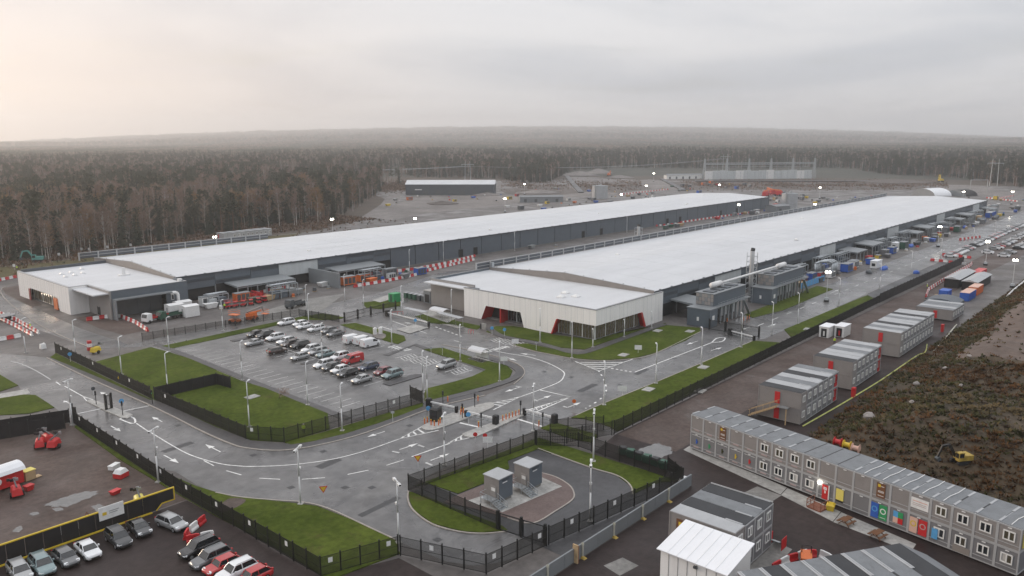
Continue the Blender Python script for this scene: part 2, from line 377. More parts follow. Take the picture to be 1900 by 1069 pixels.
def sheet(name, poly, z, m, skirt=0.0, parent=None, kind='structure'):
    b = MB(); b.face([(x, y, z) for x, y in poly])
    if skirt:
        n = len(poly)
        for i in range(n):
            (x0, y0), (x1, y1) = poly[i], poly[(i + 1) % n]
            b.face([(x0, y0, z), (x1, y1, z), (x1, y1, z - skirt), (x0, y0, z - skirt)])
    me = bpy.data.meshes.new(name); me.from_pydata(b.v, [], b.f); me.materials.append(M(m)); me.update()
    if me.polygons[0].normal.z < 0: me.flip_normals()
    o = obj(name, me, parent)
    if kind and not parent: o['kind'] = kind
    return o
Z_SITE, Z_YARD, Z_ASP, Z_CP, Z_LOOP, Z_MARK, Z_PATH, Z_LAWN = .010, .018, .030, .035, .040, .052, .11, .13
def strip(name, pts, w, z, m, skirt=0, parent=None, side=0):
    L, Rr = [], []
    for i, (x, y) in enumerate(pts):
        a = np.array(pts[max(0, i - 1)]); b = np.array(pts[min(len(pts) - 1, i + 1)]); d = b - a; d = d / max(1e-6, np.hypot(*d)); n = np.array([-d[1], d[0]])
        o1, o2 = (w / 2, -w / 2) if side == 0 else ((w, 0) if side > 0 else (0, -w))
        L.append((x + n[0] * o1, y + n[1] * o1)); Rr.append((x + n[0] * o2, y + n[1] * o2))
    b = MB()
    for i in range(len(pts) - 1):
        b.face([(*L[i], z), (*Rr[i], z), (*Rr[i + 1], z), (*L[i + 1], z)])
        if skirt:
            b.face([(*L[i], z), (*L[i + 1], z), (*L[i + 1], z - skirt), (*L[i], z - skirt)]); b.face([(*Rr[i], z), (*Rr[i + 1], z), (*Rr[i + 1], z - skirt), (*Rr[i], z - skirt)])
    if skirt:
        for e in (0, -1): b.face([(*L[e], z), (*Rr[e], z), (*Rr[e], z - skirt), (*L[e], z - skirt)])
    o = b.build(name, m, parent)
    if not parent: o['kind'] = 'structure'
    return o

sheet('construction_ground', [(-60, 150), (-60, 345), (95, 346), (142, 346), (190, 356), (240, 352), (300, 388), (390, 470), (440, 560), (540, 640), (740, 625), (900, 600), (1080, 545), (1030, 270), (910, 150), (760, 20), (340, 20), (300, -60), (15, -60), (15, 60), (-60, 60)], Z_SITE, 'site_ground')
sheet('dirt_yard', [(-60, 99.3), (45, 99.3), (45.3, 143), (40, 150), (-60, 150)], Z_YARD, 'yard_dirt')
sheet('gravel_lot', [(-20, 40), (54, 40), (54, 66), (46, 69), (44.8, 99.0), (-20, 99.0)], Z_YARD, 'yard_dark')
sheet('cabin_yard', [(54, -40), (118, -40), (124, 38), (226, 46), (250, 52), (252, 69), (103, 69.2), (92.8, 67), (93, 50), (58, 50), (54, 40)], Z_YARD + .003, 'yard_dark')
sheet('haul_track', [(103, 58), (180, 58.5), (330, 58), (560, 50), (560, 68.5), (103, 68.8)], Z_YARD + .006, 'yard_dirt')
sheet('excavation_ground', gp([(690, 402), (735, 380), (770, 364), (950, 361), (1050, 345), (1060, 318), (1200, 320), (1250, 335), (1240, 352), (1000, 372), (800, 395), (720, 408)]), Z_YARD, 'gravel_pale')
for p_ in ([(925, 352), (1048, 343), (1075, 358), (1010, 366), (940, 360)], [(1080, 356), (1072, 342), (1150, 338), (1190, 343), (1210, 351), (1150, 358)], [(1268, 354), (1245, 338), (1300, 337), (1690, 339), (1720, 347), (1700, 353), (1330, 352)]):
    sheet('rough_ground', gp(p_), Z_YARD + .003, 'ground_dirt')
strip('embankment', gp([(1046, 320), (1062, 340), (1078, 358)]), 5, .9, 'asphalt_dark', .9); strip('embankment', gp([(1290, 337), (1500, 337.5), (1690, 337)]), 7, 1.2, 'asphalt_dark', 1.2); strip('embankment', gp([(1228, 333), (1250, 344), (1268, 354)]), 5, 1.0, 'asphalt_dark', 1.0)
sheet('haul_road', gp([(1190, 322), (1215, 320), (1262, 352), (1225, 355)]), Z_YARD + .008, 'gravel_pale')
sheet('forest_track', gp([(655, 420), (700, 400), (740, 372), (748, 352), (728, 352), (706, 380), (672, 402), (640, 416)]), Z_YARD + .004, 'gravel_pale')
sheet('forest_track', gp([(700, 345), (722, 335), (748, 318), (756, 318), (735, 336), (712, 349)]), Z_YARD + .004, 'gravel_pale')
sheet('far_road', [g(1500, 336), g(1690, 336), g(1790, 362), g(1870, 372), g(1895, 360), g(1760, 333), g(1700, 328), g(1560, 326)], Z_YARD + .002, 'gravel_pale')
sheet('grass_verge', [(30, 325), (30, 344), (142, 345), (190, 354), (230, 350), (200, 330), (110, 315)], Z_YARD, 'lawn_dry')

RD_UP = [(-150, 645), (0, 657), (60, 661), (88, 664), (126, 683), (190, 713), (263, 745), (320, 772), (379, 802), (430, 824), (461, 832), (521, 836), (592, 826), (679, 803), (783, 764), (821, 752), (900, 734), (953, 714)]
RD = gp(RD_UP) + gp([(970, 699), (973, 689), (965, 679), (940, 668), (880, 652), (820, 640), (760, 640), (757, 628), (690, 606), (640, 592), (735, 562), (790, 580), (900, 622), (950, 632), (953, 641), (990, 652), (1020, 658), (1070, 667), (1121, 670), (1177, 666), (1217, 656), (1300, 616)]) + [(178, 92.3), (620, 92.3), (620, 77.5), (178, 77.5)] + gp([(1399, 631), (1300, 674), (1217, 709), (1121, 748), (1068, 770), (1033, 780), (1005, 795), (900, 835), (800, 880), (762, 905), (757, 925), (768, 949), (803, 974), (854, 988), (900, 990), (942, 987), (1008, 1012), (962, 1035), (917, 1046), (879, 1050), (829, 1043), (766, 1017), (733, 1002), (690, 982), (653, 964), (610, 945), (562, 933), (521, 930), (450, 924), (400, 915), (366, 901), (326, 876), (290, 869), (227, 835), (177, 800), (145, 786), (101, 757), (88, 748), (66, 734), (45, 733), (34, 716), (0, 720), (-150, 700)])
road = sheet('road', RD, Z_ASP, 'asphalt')
CP = [(76, 194), (121, 181.5), (121, 104.5), (76, 106.5)]
car_park = sheet('car_park', [(76.5, 183), (117.5, 181.5), (117.5, 168), (126, 168), (124, 112), (104, 106), (78, 107.5)], Z_CP, 'asphalt')
sheet('yard_road', gp([(330, 640), (640, 590), (690, 575), (760, 560), (790, 540), (880, 500), (820, 505), (700, 545), (560, 575), (440, 600), (300, 625), (240, 640), (150, 610), (60, 570), (0, 545), (0, 585), (80, 615), (170, 648)]), Z_ASP - .004, 'asphalt')
sheet('hall_yard', [(150, 174), (600, 169), (600, 224), (190, 226), (150, 215)], Z_ASP - .008, 'site_ground')
sheet('loop_road', [(66.9, 52), (92.8, 51.2), (93, 77), (66.9, 78)], Z_LOOP, 'asphalt_dark')
# footpaths
strip('footpath', smooth_line(gp(RD_UP[3:17]), 4), 2.6, Z_PATH, 'footpath', .1, side=1)
strip('kerb', smooth_line(gp(RD_UP[3:17]), 4), .25, Z_PATH + .03, 'kerb', .13, side=-1)
strip('footpath', [(79.2, 184), (79.2, 165), (78.6, 140), (78.2, 108.2)], 1.6, Z_PATH, 'footpath', .1)
strip('footpath', smooth_line(gp([(905, 608), (925, 622), (955, 630), (1003, 639), (1036, 648), (1062, 655), (1090, 653), (1180, 620), (1232, 602)]), 4), 1.9, Z_LAWN + .03, 'footpath', .1)
strip('footpath', smooth_line(gp([(786, 750), (860, 732), (930, 712), (962, 697), (960, 685), (930, 672), (890, 660)]), 4), 1.8, Z_LAWN + .02, 'footpath', .1)
strip('footpath', gp([(716, 660), (770, 640), (850, 668), (905, 688)]), 1.6, Z_PATH, 'footpath', .1)
# lawns
def lawn(pix, sm=3, m='lawn', closed=True):
    return sheet('lawn', smooth_line(gp(pix), sm) if sm else gp(pix), Z_LAWN, m, .13)
LAWNS = [
 [(178, 672), (227, 659), (280, 645), (316, 655), (354, 667), (404, 689), (449, 708), (492, 721), (553, 746), (608, 768), (612, 797), (529, 821), (464, 817), (400, 793), (310, 752), (283, 742), (180, 690)],
 [(93, 664), (104, 656), (140, 674), (200, 703), (283, 743), (278, 743), (190, 704), (125, 677)],
 [(529, 822), (600, 803), (690, 776), (784, 748), (785, 755), (745, 771), (700, 787), (640, 806), (580, 820), (540, 826)],
 [(786, 649), (821, 646), (877, 664), (907, 671), (940, 679), (951, 689), (945, 702), (925, 710), (877, 723), (821, 738), (788, 746), (787, 732), (791, 722), (840, 710), (877, 699), (902, 687), (852, 671), (806, 656)],
 [(631, 603), (660, 600), (700, 611), (750, 624), (753, 632), (738, 639), (712, 632), (690, 620), (650, 610)],
 [(902, 616), (920, 606), (953, 606), (973, 609), (1030, 622), (1092, 630), (1228, 604), (1236, 600), (1180, 616), (1084, 649), (1036, 645), (1003, 635), (953, 626), (922, 622)],
 [(953, 640), (978, 638), (1028, 649), (1074, 657), (1094, 656), (1180, 624), (1237, 604), (1298, 609), (1300, 615), (1273, 632), (1217, 655), (1177, 665), (1121, 669), (1070, 666), (1020, 657), (990, 651)],
 [(1060, 776), (1121, 749), (1217, 710), (1300, 675), (1399, 633), (1455, 637), (1440, 652), (1300, 722), (1146, 801), (1130, 792), (1085, 778)],
 [(1455, 612), (1540, 577), (1600, 552), (1640, 540), (1655, 547), (1590, 578), (1500, 625), (1475, 634)],
 [(1382, 584), (1453, 556), (1516, 531), (1546, 537), (1453, 576), (1397, 590)],
 [(145, 788), (177, 803), (227, 838), (290, 872), (366, 904), (430, 923), (521, 932), (587, 940), (653, 966), (735, 1005), (742, 1028), (610, 1078), (560, 1045), (480, 1000), (400, 958), (330, 918), (220, 852), (138, 793)],
 [(797, 899), (850, 917), (900, 897), (945, 870), (942, 856), (998, 834), (1094, 868), (1144, 883), (1169, 901), (1174, 918), (1222, 896), (1262, 893), (1150, 860), (1000, 813), (870, 865), (768, 903)],
 [(758, 913), (760, 930), (768, 948), (803, 972), (854, 986), (891, 989), (942, 985), (932, 977), (849, 947), (790, 922)],
 [(1003, 795), (1030, 785), (1110, 808), (1098, 822), (1050, 812)],
 [(-120, 690), (0, 696), (34, 716), (0, 727), (-120, 735)],
 [(-120, 745), (0, 740), (45, 733), (66, 734), (88, 748), (101, 757), (54, 768), (-120, 778)],
 [(672, 562), (720, 557), (745, 561), (742, 568), (705, 574), (680, 572)],
 [(770, 588), (800, 580), (850, 597), (895, 606), (885, 612), (840, 603), (800, 600)],
 [(300, 643), (400, 622), (470, 607), (560, 588), (600, 582), (640, 590), (620, 594), (560, 594), (480, 612), (400, 630), (320, 647)],
]
for p_ in LAWNS: lawn(p_, 0)
sheet('bare_soil', smooth_line(gp([(400, 945), (425, 927), (455, 928), (448, 938), (415, 952), (400, 945)]), 3), Z_LAWN + .006, 'yard_dirt')
sheet('planting_bed', smooth_line(gp([(690, 622), (702, 617), (716, 622), (712, 629), (698, 628), (690, 622)]), 3), Z_LAWN + .006, 'gravel_pale')
sheet('planting_bed', gp([(140, 590), (200, 580), (255, 592), (275, 612), (230, 622), (185, 610)]), Z_ASP + .004, 'yard_dirt')
sheet('planting_bed', gp([(4, 535), (40, 528), (52, 548), (78, 566), (60, 570), (10, 545)]), Z_ASP + .004, 'yard_dirt')
sheet('paving', smooth_line(gp([(823, 933), (851, 919), (897, 901), (952, 881), (1003, 878), (1031, 886), (1056, 901), (1065, 916), (1061, 929), (1031, 949), (988, 972), (942, 962), (880, 945), (823, 933)]), 3), Z_LOOP + .07, 'paving_red', .08)
sheet('concrete_pad', gp([(866, 931), (1003, 886), (1043, 904), (932, 952)]), Z_LOOP + .085, 'concrete', .03)
sheet('concrete_path', gp([(-60, 743), (0, 731), (50, 722), (56, 730), (45, 733), (0, 741), (-60, 752)]), Z_ASP + .008, 'concrete')
sheet('dark_bank', [(243, 71.5), (345, 71.5), (345, 77), (250, 77)], Z_LAWN + .012, 'asphalt_dark', .13)
for p_ in ([(1268, 835), (1279, 828), (1460, 905), (1448, 918)], [(1461, 906), (1560, 950), (1545, 968), (1449, 919)], [(1561, 951), (1700, 1010), (1690, 1025), (1546, 969)]):
    sheet('concrete_apron', gp(p_), Z_YARD + .012, 'concrete')
sheet('concrete_apron', gp([(1380, 915), (1405, 903), (1450, 920), (1410, 945)]), Z_YARD + .022, 'concrete_dark')
sheet('concrete_apron', gp([(1370, 1040), (1440, 1005), (1470, 1020), (1430, 1062), (1390, 1069)]), Z_YARD + .022, 'concrete_dark')
sheet('concrete_apron', gp([(1120, 1050), (1155, 1035), (1185, 1050), (1150, 1069)]), Z_YARD + .016, 'concrete_dark')
sheet('concrete_apron', gp([(440, 592), (560, 556), (640, 545), (600, 575), (470, 603)]), Z_ASP + .002, 'concrete_dark')
for p_ in ([(735, 612), (770, 603), (795, 609), (760, 620)], [(775, 580), (800, 575), (850, 590), (830, 600)], [(690, 558), (720, 548), (740, 552), (705, 562)]):
    sheet('concrete_apron', gp(p_), Z_LAWN + .02, 'concrete')
# puddles
def puddle(pix, z):
    q = smooth_line(gp(pix + pix[:1]), 9); cx_ = sum(p[0] for p in q) / len(q); cy_ = sum(p[1] for p in q) / len(q); o_ = []
    for i, (x, y) in enumerate(q[:-1]):
        f = 1 + .07 * math.sin(i * .9 + pix[0][0]) + .05 * math.sin(i * 2.3 + 1); o_.append((cx_ + (x - cx_) * f, cy_ + (y - cy_) * f))
    sheet('puddle', o_, z, 'puddle')
puddle([(83, 936), (100, 930), (125, 921), (155, 913), (180, 912), (175, 920), (150, 930), (125, 940), (95, 940)], Z_YARD + .005)
puddle([(170, 940), (185, 936), (200, 945), (195, 954), (180, 950)], Z_YARD + .005)
puddle([(97, 944), (112, 942), (118, 946), (104, 949)], Z_YARD + .005)
puddle([(54, 953), (68, 950), (73, 954), (60, 957)], Z_YARD + .005)
puddle([(22, 986), (36, 976), (42, 981), (34, 988)], Z_YARD + .005)
puddle([(1180, 838), (1215, 824), (1245, 832), (1240, 845), (1200, 852)], Z_YARD + .014)
# kerbs
def kerb(pix, sm=4, w=.2, z=.15, m='kerb'):
    pts = gp(pix); strip('kerb', smooth_line(pts, sm) if sm else pts, w, z, m, .15)
kerb([(758, 911), (757, 928), (768, 949), (803, 974), (854, 988), (900, 991), (942, 987)])
kerb([(998, 833), (1094, 868), (1144, 883), (1169, 901), (1174, 918)])
kerb([(942, 962), (988, 972), (1031, 949), (1061, 929), (1065, 916), (1056, 901), (1031, 886), (1003, 878)], z=.13)
kerb([(400, 915), (450, 924), (521, 930), (562, 933), (610, 945), (690, 982), (733, 1002)])
kerb([(953, 714), (970, 699), (973, 689), (965, 679), (940, 668), (880, 652), (820, 640)])
kerb([(953, 641), (990, 652), (1020, 658), (1070, 667), (1121, 670), (1177, 666), (1217, 656), (1300, 616)])
kerb([(1068, 772), (1121, 749), (1217, 710), (1300, 675), (1399, 632)])
kerb([(170, 646), (110, 622), (60, 595), (10, 555), (4, 535), (40, 525)])

# markings: parts of the road
class Mk: pass
def line(pix, w=.18, m='marking', parent=road, sm=0, name='lane_line', z=Z_MARK):
    pts = gp(pix); w = w * 1.25
    if sm: pts = smooth_line(pts, sm)
    return strip(name, pts, w, z, m, parent=parent)
def dash(a, b, n, w=.15, duty=.5, **k):
    for i in range(n):
        t0, t1 = i / n, (i + duty) / n
        line([(a[0] + (b[0] - a[0]) * t, a[1] + (b[1] - a[1]) * t) for t in (t0, t1)], w, **k)
def arrow(tail, head, m='marking', parent=road):
    a, b = np.array(g(*tail)), np.array(g(*head)); d = b - a; L = np.hypot(*d); d /= L; n = np.array([-d[1], d[0]])
    P_ = lambda s, t: tuple(a + d * s + n * t) + (Z_MARK,)
    mb = MB(); hl = min(2.4, L * .45)
    mb.face([P_(0, -.1), P_(L - hl, -.1), P_(L - hl, .1), P_(0, .1)]); mb.face([P_(L - hl, -.48), P_(L, 0), P_(L - hl, .48)])
    mb.build('arrow_marking', m, parent)
def hatch(ap, b1, b2, n, w=.28):
    for i in range(1, n + 1):
        t = i / (n + 1); s = max(0, t - .16)
        line([(ap[0] + (b1[0] - ap[0]) * t, ap[1] + (b1[1] - ap[1]) * t), (ap[0] + (b2[0] - ap[0]) * s, ap[1] + (b2[1] - ap[1]) * s)], w, name='hatch_marking')
line([(20, 671), (40, 676), (68, 689), (94, 705)], sm=3, m='marking_worn'); line([(104, 709), (112, 715)]); line([(120, 717), (154, 736)])
line([(154, 736), (163, 747), (182, 753)], .14); line([(154, 736), (172, 742), (182, 753)], .14)
line([(145, 768), (187, 759)], .35, 'marking_worn', name='stop_line'); line([(230, 763), (279, 753)], .35, 'marking_worn', name='stop_line')
line([(222, 778), (235, 773), (248, 776), (251, 784), (243, 786), (222, 778)], .25, sm=3)
line([(253, 786), (275, 801)]); line([(280, 803), (316, 825), (354, 845), (404, 860), (440, 865), (476, 866), (541, 863), (615, 853), (678, 837), (741, 815)], .17, sm=5)
for a, b in (((420, 874), (448, 882)), ((481, 888), (520, 890)), ((560, 890), (603, 887)), ((645, 881), (684, 873)), ((717, 864), (749, 854)), ((378, 855), (397, 865))): line([a, b], .16)
line([(764, 848), (835, 823)], .2)
for ap, b1, b2, n in (((741, 815), (783, 792), (814, 799), 4), ((831, 823), (862, 806), (874, 812), 3), ((965, 737), (897, 752), (915, 761), 5), ((1111, 689), (1067, 671), (1179, 665), 5)):
    line([b1, ap, b2], .2); hatch(ap, b1, b2, n)
line([(965, 737), (1001, 724), (1036, 710), (1046, 699), (1044, 689), (1016, 674), (978, 662), (935, 655), (874, 641)], .2, sm=5)
line([(1001, 724), (1059, 737), (990, 767)], .25); line([(1059, 737), (974, 763)], .25)
for i in range(7):
    t = .12 + i * .12; c = (982 + (1059 - 982) * t, 765 + (737 - 765) * t); line([(c[0] - 3, c[1] + 3.2), (c[0] - 6, c[1]), (c[0] + 2, c[1] - 1.5)], .18, name='chevron_marking')
line([(853, 785), (892, 794)], .4, name='stop_line'); line([(960, 778), (1006, 792)], .4, name='stop_line')
dash((1134, 684), (1176, 691.5), 5, .4); line([(1178, 691), (1321, 636)], .22); line([(1321, 636), (1330, 628), (1345, 627), (1340, 634), (1321, 636)], .25, sm=3)
pts_ = smooth_line([(1111, 689), (1120, 704), (1125, 724), (1116, 739), (1096, 753), (1083, 760)], 6)
for i in range(0, len(pts_) - 2, 3): line([pts_[i], pts_[i + 1]], .25)
for t, h in (((200, 734), (186, 728)), ((129, 749), (118, 744)), ((301, 783), (282, 774)), ((206, 791), (224, 801)), ((409, 839), (381, 825)), ((304, 845), (332, 860)), ((714, 801), (680, 812)), ((741, 835), (776, 823)), ((799, 855), (834, 842)), ((964, 719), (936, 728)), ((998, 743), (1023, 734)), ((1052, 757), (1078, 747)), ((994, 660), (965, 656)), ((936, 662), (959, 670)), ((1295, 633), (1274, 640)), ((1319, 651), (1340, 645)), ((770, 603), (750, 598)), ((1391, 607), (1376, 612)), ((1425, 607), (1440, 601)), ((1540, 545), (1556, 538))):
    arrow(t, h)
for a, b in (((776, 826), (787, 830)), ((790, 859), (802, 864)), ((728, 838), (741, 841)), ((1045, 754), (1053, 757)), ((957, 717), (968, 719)), ((990, 741), (998, 745))): line([a, b], .3, 'marking_worn')
line([(728, 596), (792, 619)], .18); line([(706, 606), (725, 612)], .2); line([(842, 632), (856, 636)], .18)
dash((808, 607), (860, 626), 7, .3)
for i in range(6):
    a, b = g(722 + i * 6.2, 642.8 + i * 1.2), g(731 + i * 6.2, 641.8 + i * 1.2)
    strip('zebra_stripe', [g(720 + i * 6, 645 + i * 1.35), g(733 + i * 6, 641.8 + i * 1.35)], .5, Z_MARK, 'marking', parent=road)
for i in range(9): strip('zebra_stripe', [g(893 + i * 5.4, 652.5 - i * 1.25), g(902 + i * 5.4, 655 - i * 1.25)], .5, Z_MARK, 'marking', parent=road)
# right road centre line beyond the gate
for i in range(26): strip('lane_line', [(190 + i * 9, 84.6), (193.5 + i * 9, 84.6)], .22, Z_MARK, 'marking', parent=road)
# bay lines of the car park (real bay pitch 2.64 m)
for i in range(26):
    y = 114.2 + i * 2.64
    strip('bay_line', [(80.7, y), (85.4, y)], .13, Z_MARK, 'marking' if i < 19 else 'marking_worn', parent=car_park)
for i in range(20):
    y = 121.0 + i * 2.64
    strip('bay_line', [(91.6, y), (102.4, y)], .12, Z_MARK, 'marking', parent=car_park)
strip('bay_line', [(97.0, 121), (97.0, 172)], .12, Z_MARK, 'marking', parent=car_park)
for i in range(15):
    strip('bay_line', [(109, 142 + i * 2.64), (114, 142 + i * 2.64)], .12, Z_MARK, 'marking', parent=car_park)
for i in range(7):
    strip('bay_line', [(108.6, 112.6 + i * 3.2), (113.6, 112.6 + i * 3.2)], .15, Z_MARK, 'marking', parent=car_park)
    if i in (0, 3, 4, 5):
        for k in range(5): strip('hatch_marking', [(108.9 + k * .95, 113.0 + i * 3.2), (109.7 + k * .95, 115.2 + i * 3.2)], .16, Z_MARK, 'marking', parent=car_park)
for i in range(3):
    for k in range(5):
        strip('hatch_marking', [(133.6 + k * .95, 118.8 + i * 3.0), (134.4 + k * .95, 121.0 + i * 3)], .16, Z_MARK, 'marking', parent=road)
    strip('bay_line', [(133.2, 118.2 + i * 3), (138.4, 118.2 + i * 3)], .15, Z_MARK, 'marking', parent=road)
# islands between the rows of the car park
for a in ([(95.0, 117.2), (103.5, 117.2), (104.2, 118.2), (103.5, 119.3), (95, 119.3)], [(97.3, 141.6), (101.8, 141.6), (101.8, 142.8), (97.3, 142.8)][:0], [(92.2, 142.2), (96.6, 142.2), (96.6, 143.8), (92.2, 143.8)], [(92.5, 172.2), (103, 172.8), (103, 174), (92.5, 174)]):
    if a: sheet('traffic_island', a, .16, 'footpath', .14)

# drains and tar patches
for px, py in ((470, 845), (330, 790), (600, 838), (690, 905), (812, 1002), (760, 790), (1010, 690), (900, 700), (1060, 700), (1150, 715), (1250, 665), (640, 905), (540, 905), (250, 760), (700, 1000)):
    x, y = g(px, py); MB().box(x - .45, x + .45, y - .45, y + .45, Z_ASP + .004, Z_ASP + .012).build('drain_cover', 'patch_tar', road)
for px, py, L_, w_ in ((820, 925, 5, 1.2), (705, 940, 7, 1.0), (610, 860, 4, 1.6), (1090, 720, 6, 1.4), (1190, 690, 5, 1.2), (905, 690, 4, 1.1), (330, 830, 5, 1.3)):
    x, y = g(px, py); strip('tar_patch', [(x - L_ / 2, y - .2), (x + L_ / 2, y + .2)], w_, Z_ASP + .006, 'patch_tar', parent=road)

# hillside on the right, behind the cabins
def mound_h(x, y):
    base_y = 46.0 if x > 124 else 46.0 - (124 - x) * .2
    dy_ = (base_y - y) / 17.0
    dx_ = (x - (114.0 + max(0, (y - 20)) * .30)) / 14.0
    dxe = (330 - x) / 60.0
    s = max(0, min(1, min(dy_, dx_, dxe))); s = s * s * (3 - 2 * s)
    return s * (4.2 + 2.2 * min(1, max(0, (x - 140) / 120)) + .7 * math.sin(x * .13) * math.cos(y * .11)) + s * .35 * math.sin(x * .9 + y * .7) * math.cos(y * 1.1)
nx, ny = 110, 56
mv = []; mf = []; mm_ = []
for j in range(ny + 1):
    for i in range(nx + 1):
        x = 108 + 222 * i / nx; y = -60 + 108 * j / ny; mv.append((x, y, mound_h(x, y) - .12 if mound_h(x, y) < .02 else mound_h(x, y)))
def bare(x, y):
    return mound_h(x, y) > 3.4 and 175 < x < 300 and (y - 20) > -(x - 165) * .35 and y < 38
for j in range(ny):
    for i in range(nx):
        a = j * (nx + 1) + i; mf.append((a, a + 1, a + nx + 2, a + nx + 1)); x = 108 + 222 * (i + .5) / nx; y = -60 + 108 * (j + .5) / ny; mm_.append(1 if bare(x, y) else 0)
me = bpy.data.meshes.new('hillside'); me.from_pydata(mv, [], mf); me.materials.append(M('brush_soil')); me.materials.append(M('soil_bare')); me.polygons.foreach_set('material_index', mm_); me.polygons.foreach_set('use_smooth', [True] * len(mf)); me.update()
tag(obj('hillside', me), kind='structure')
rng = np.random.default_rng(3)
def tuft_mesh(pts, hmin, hmax, name, mats, blades=7, spread=.5, wid=.12, mi=None):
    n = len(pts); P_ = np.asarray(pts, float)
    ang = rng.uniform(0, 2 * np.pi, (n, blades)); ln = rng.uniform(hmin, hmax, (n, blades)); sp = rng.uniform(.1, spread, (n, blades))
    base = P_[:, None, :] + np.stack([np.cos(ang) * sp * .6, np.sin(ang) * sp * .6, np.full_like(ang, -.05)], -1)
    tip = base + np.stack([np.cos(ang) * sp, np.sin(ang) * sp, ln], -1)
    wv = np.stack([-np.sin(ang), np.cos(ang), np.zeros_like(ang)], -1) * wid * rng.uniform(.6, 1.5, (n, blades, 1))
    mid = base * .45 + tip * .55 + wv * .9
    V = np.stack([base - wv * .5, base + wv * .5, mid, tip], 2).reshape(-1, 3)
    k = n * blades; F = np.arange(k * 4).reshape(k, 4)
    me = bpy.data.meshes.new(name); me.vertices.add(len(V)); me.vertices.foreach_set('co', V.ravel().astype(np.float32))
    me.loops.add(k * 4); me.loops.foreach_set('vertex_index', F.ravel().astype(np.int32))
    me.polygons.add(k); me.polygons.foreach_set('loop_start', np.arange(0, k * 4, 4, dtype=np.int32))
    for m_ in mats: me.materials.append(M(m_))
    if len(mats) > 1: 
        base_k = rng.choice(len(mats), n, p=mi)
        if name == 'brush':
            nz_ = np.array([vnoise(x * 22 + 7, y * 22) + .6 * vnoise(x * 60, y * 60 + 9) + rng.normal() * .22 for x, y, z in pts]); base_k = np.where(nz_ > .12, 0, np.where(nz_ > -.45, 1, 3)); base_k = np.where(rng.uniform(0, 1, n) < .14, 2, base_k)
        me.polygons.foreach_set('material_index', np.repeat(base_k, blades).astype(np.int32))
    me.update(calc_edges=True); return me
pts_b = []
while len(pts_b) < 34000:
    x, y = rng.uniform(110, 325), rng.uniform(-58, 47)
    h = mound_h(x, y)
    if h < .03: continue
    if bare(x, y) and rng.uniform() > .05: continue
    if vnoise(x * 30, y * 30) < -.55 and rng.uniform() > .3: continue
    pts_b.append((x, y, h))
tag(obj('brush', tuft_mesh(pts_b, .10, .55, 'brush', ['brush', 'brush_green', 'brush_twig', 'brush_straw'], 8, .6, .20, [.3, .3, .2, .2])), 'brown and green scrub covering the hillside behind the cabins', 'scrub', kind='stuff')
pts_v = []
while len(pts_v) < 12000:
    x, y = rng.uniform(-20, 300), rng.uniform(318, 420)
    w = vnoise(x * 25, y * 25) + .4 * vnoise(x * 70, y * 70)
    lim = 344 + max(0, x - 150) * .22 - 14 * max(0, w)
    if y < lim and rng.uniform() > .04: continue
    pts_v.append((x, y, 0))
for _ in range(2600):
    px, py = rng.uniform(700, 760), rng.uniform(0, 1); x, y = g(px + rng.normal() * 12, 346 + rng.normal() * 5); pts_v.append((x, y, 0))
for _ in range(9000):
    px, py = rng.uniform(930, 1760), 343 + rng.normal() * 4.5
    if py < 322 or 1190 < px < 1262: continue
    x, y = g(px, py)
    if vnoise(x * 12, y * 12) < -.15 and rng.uniform() > .15: continue
    pts_v.append((x, y, 0))
tag(obj('undergrowth', tuft_mesh([p for p in pts_v if not (100 < p[0] < 640 and p[1] < 310)], .3, 1.3, 'undergrowth', ['brush', 'twigs', 'spruce_needles'], 6, .8, .22, [.5, .38, .12])), 'rough brown undergrowth along the forest edge', 'undergrowth', kind='stuff')
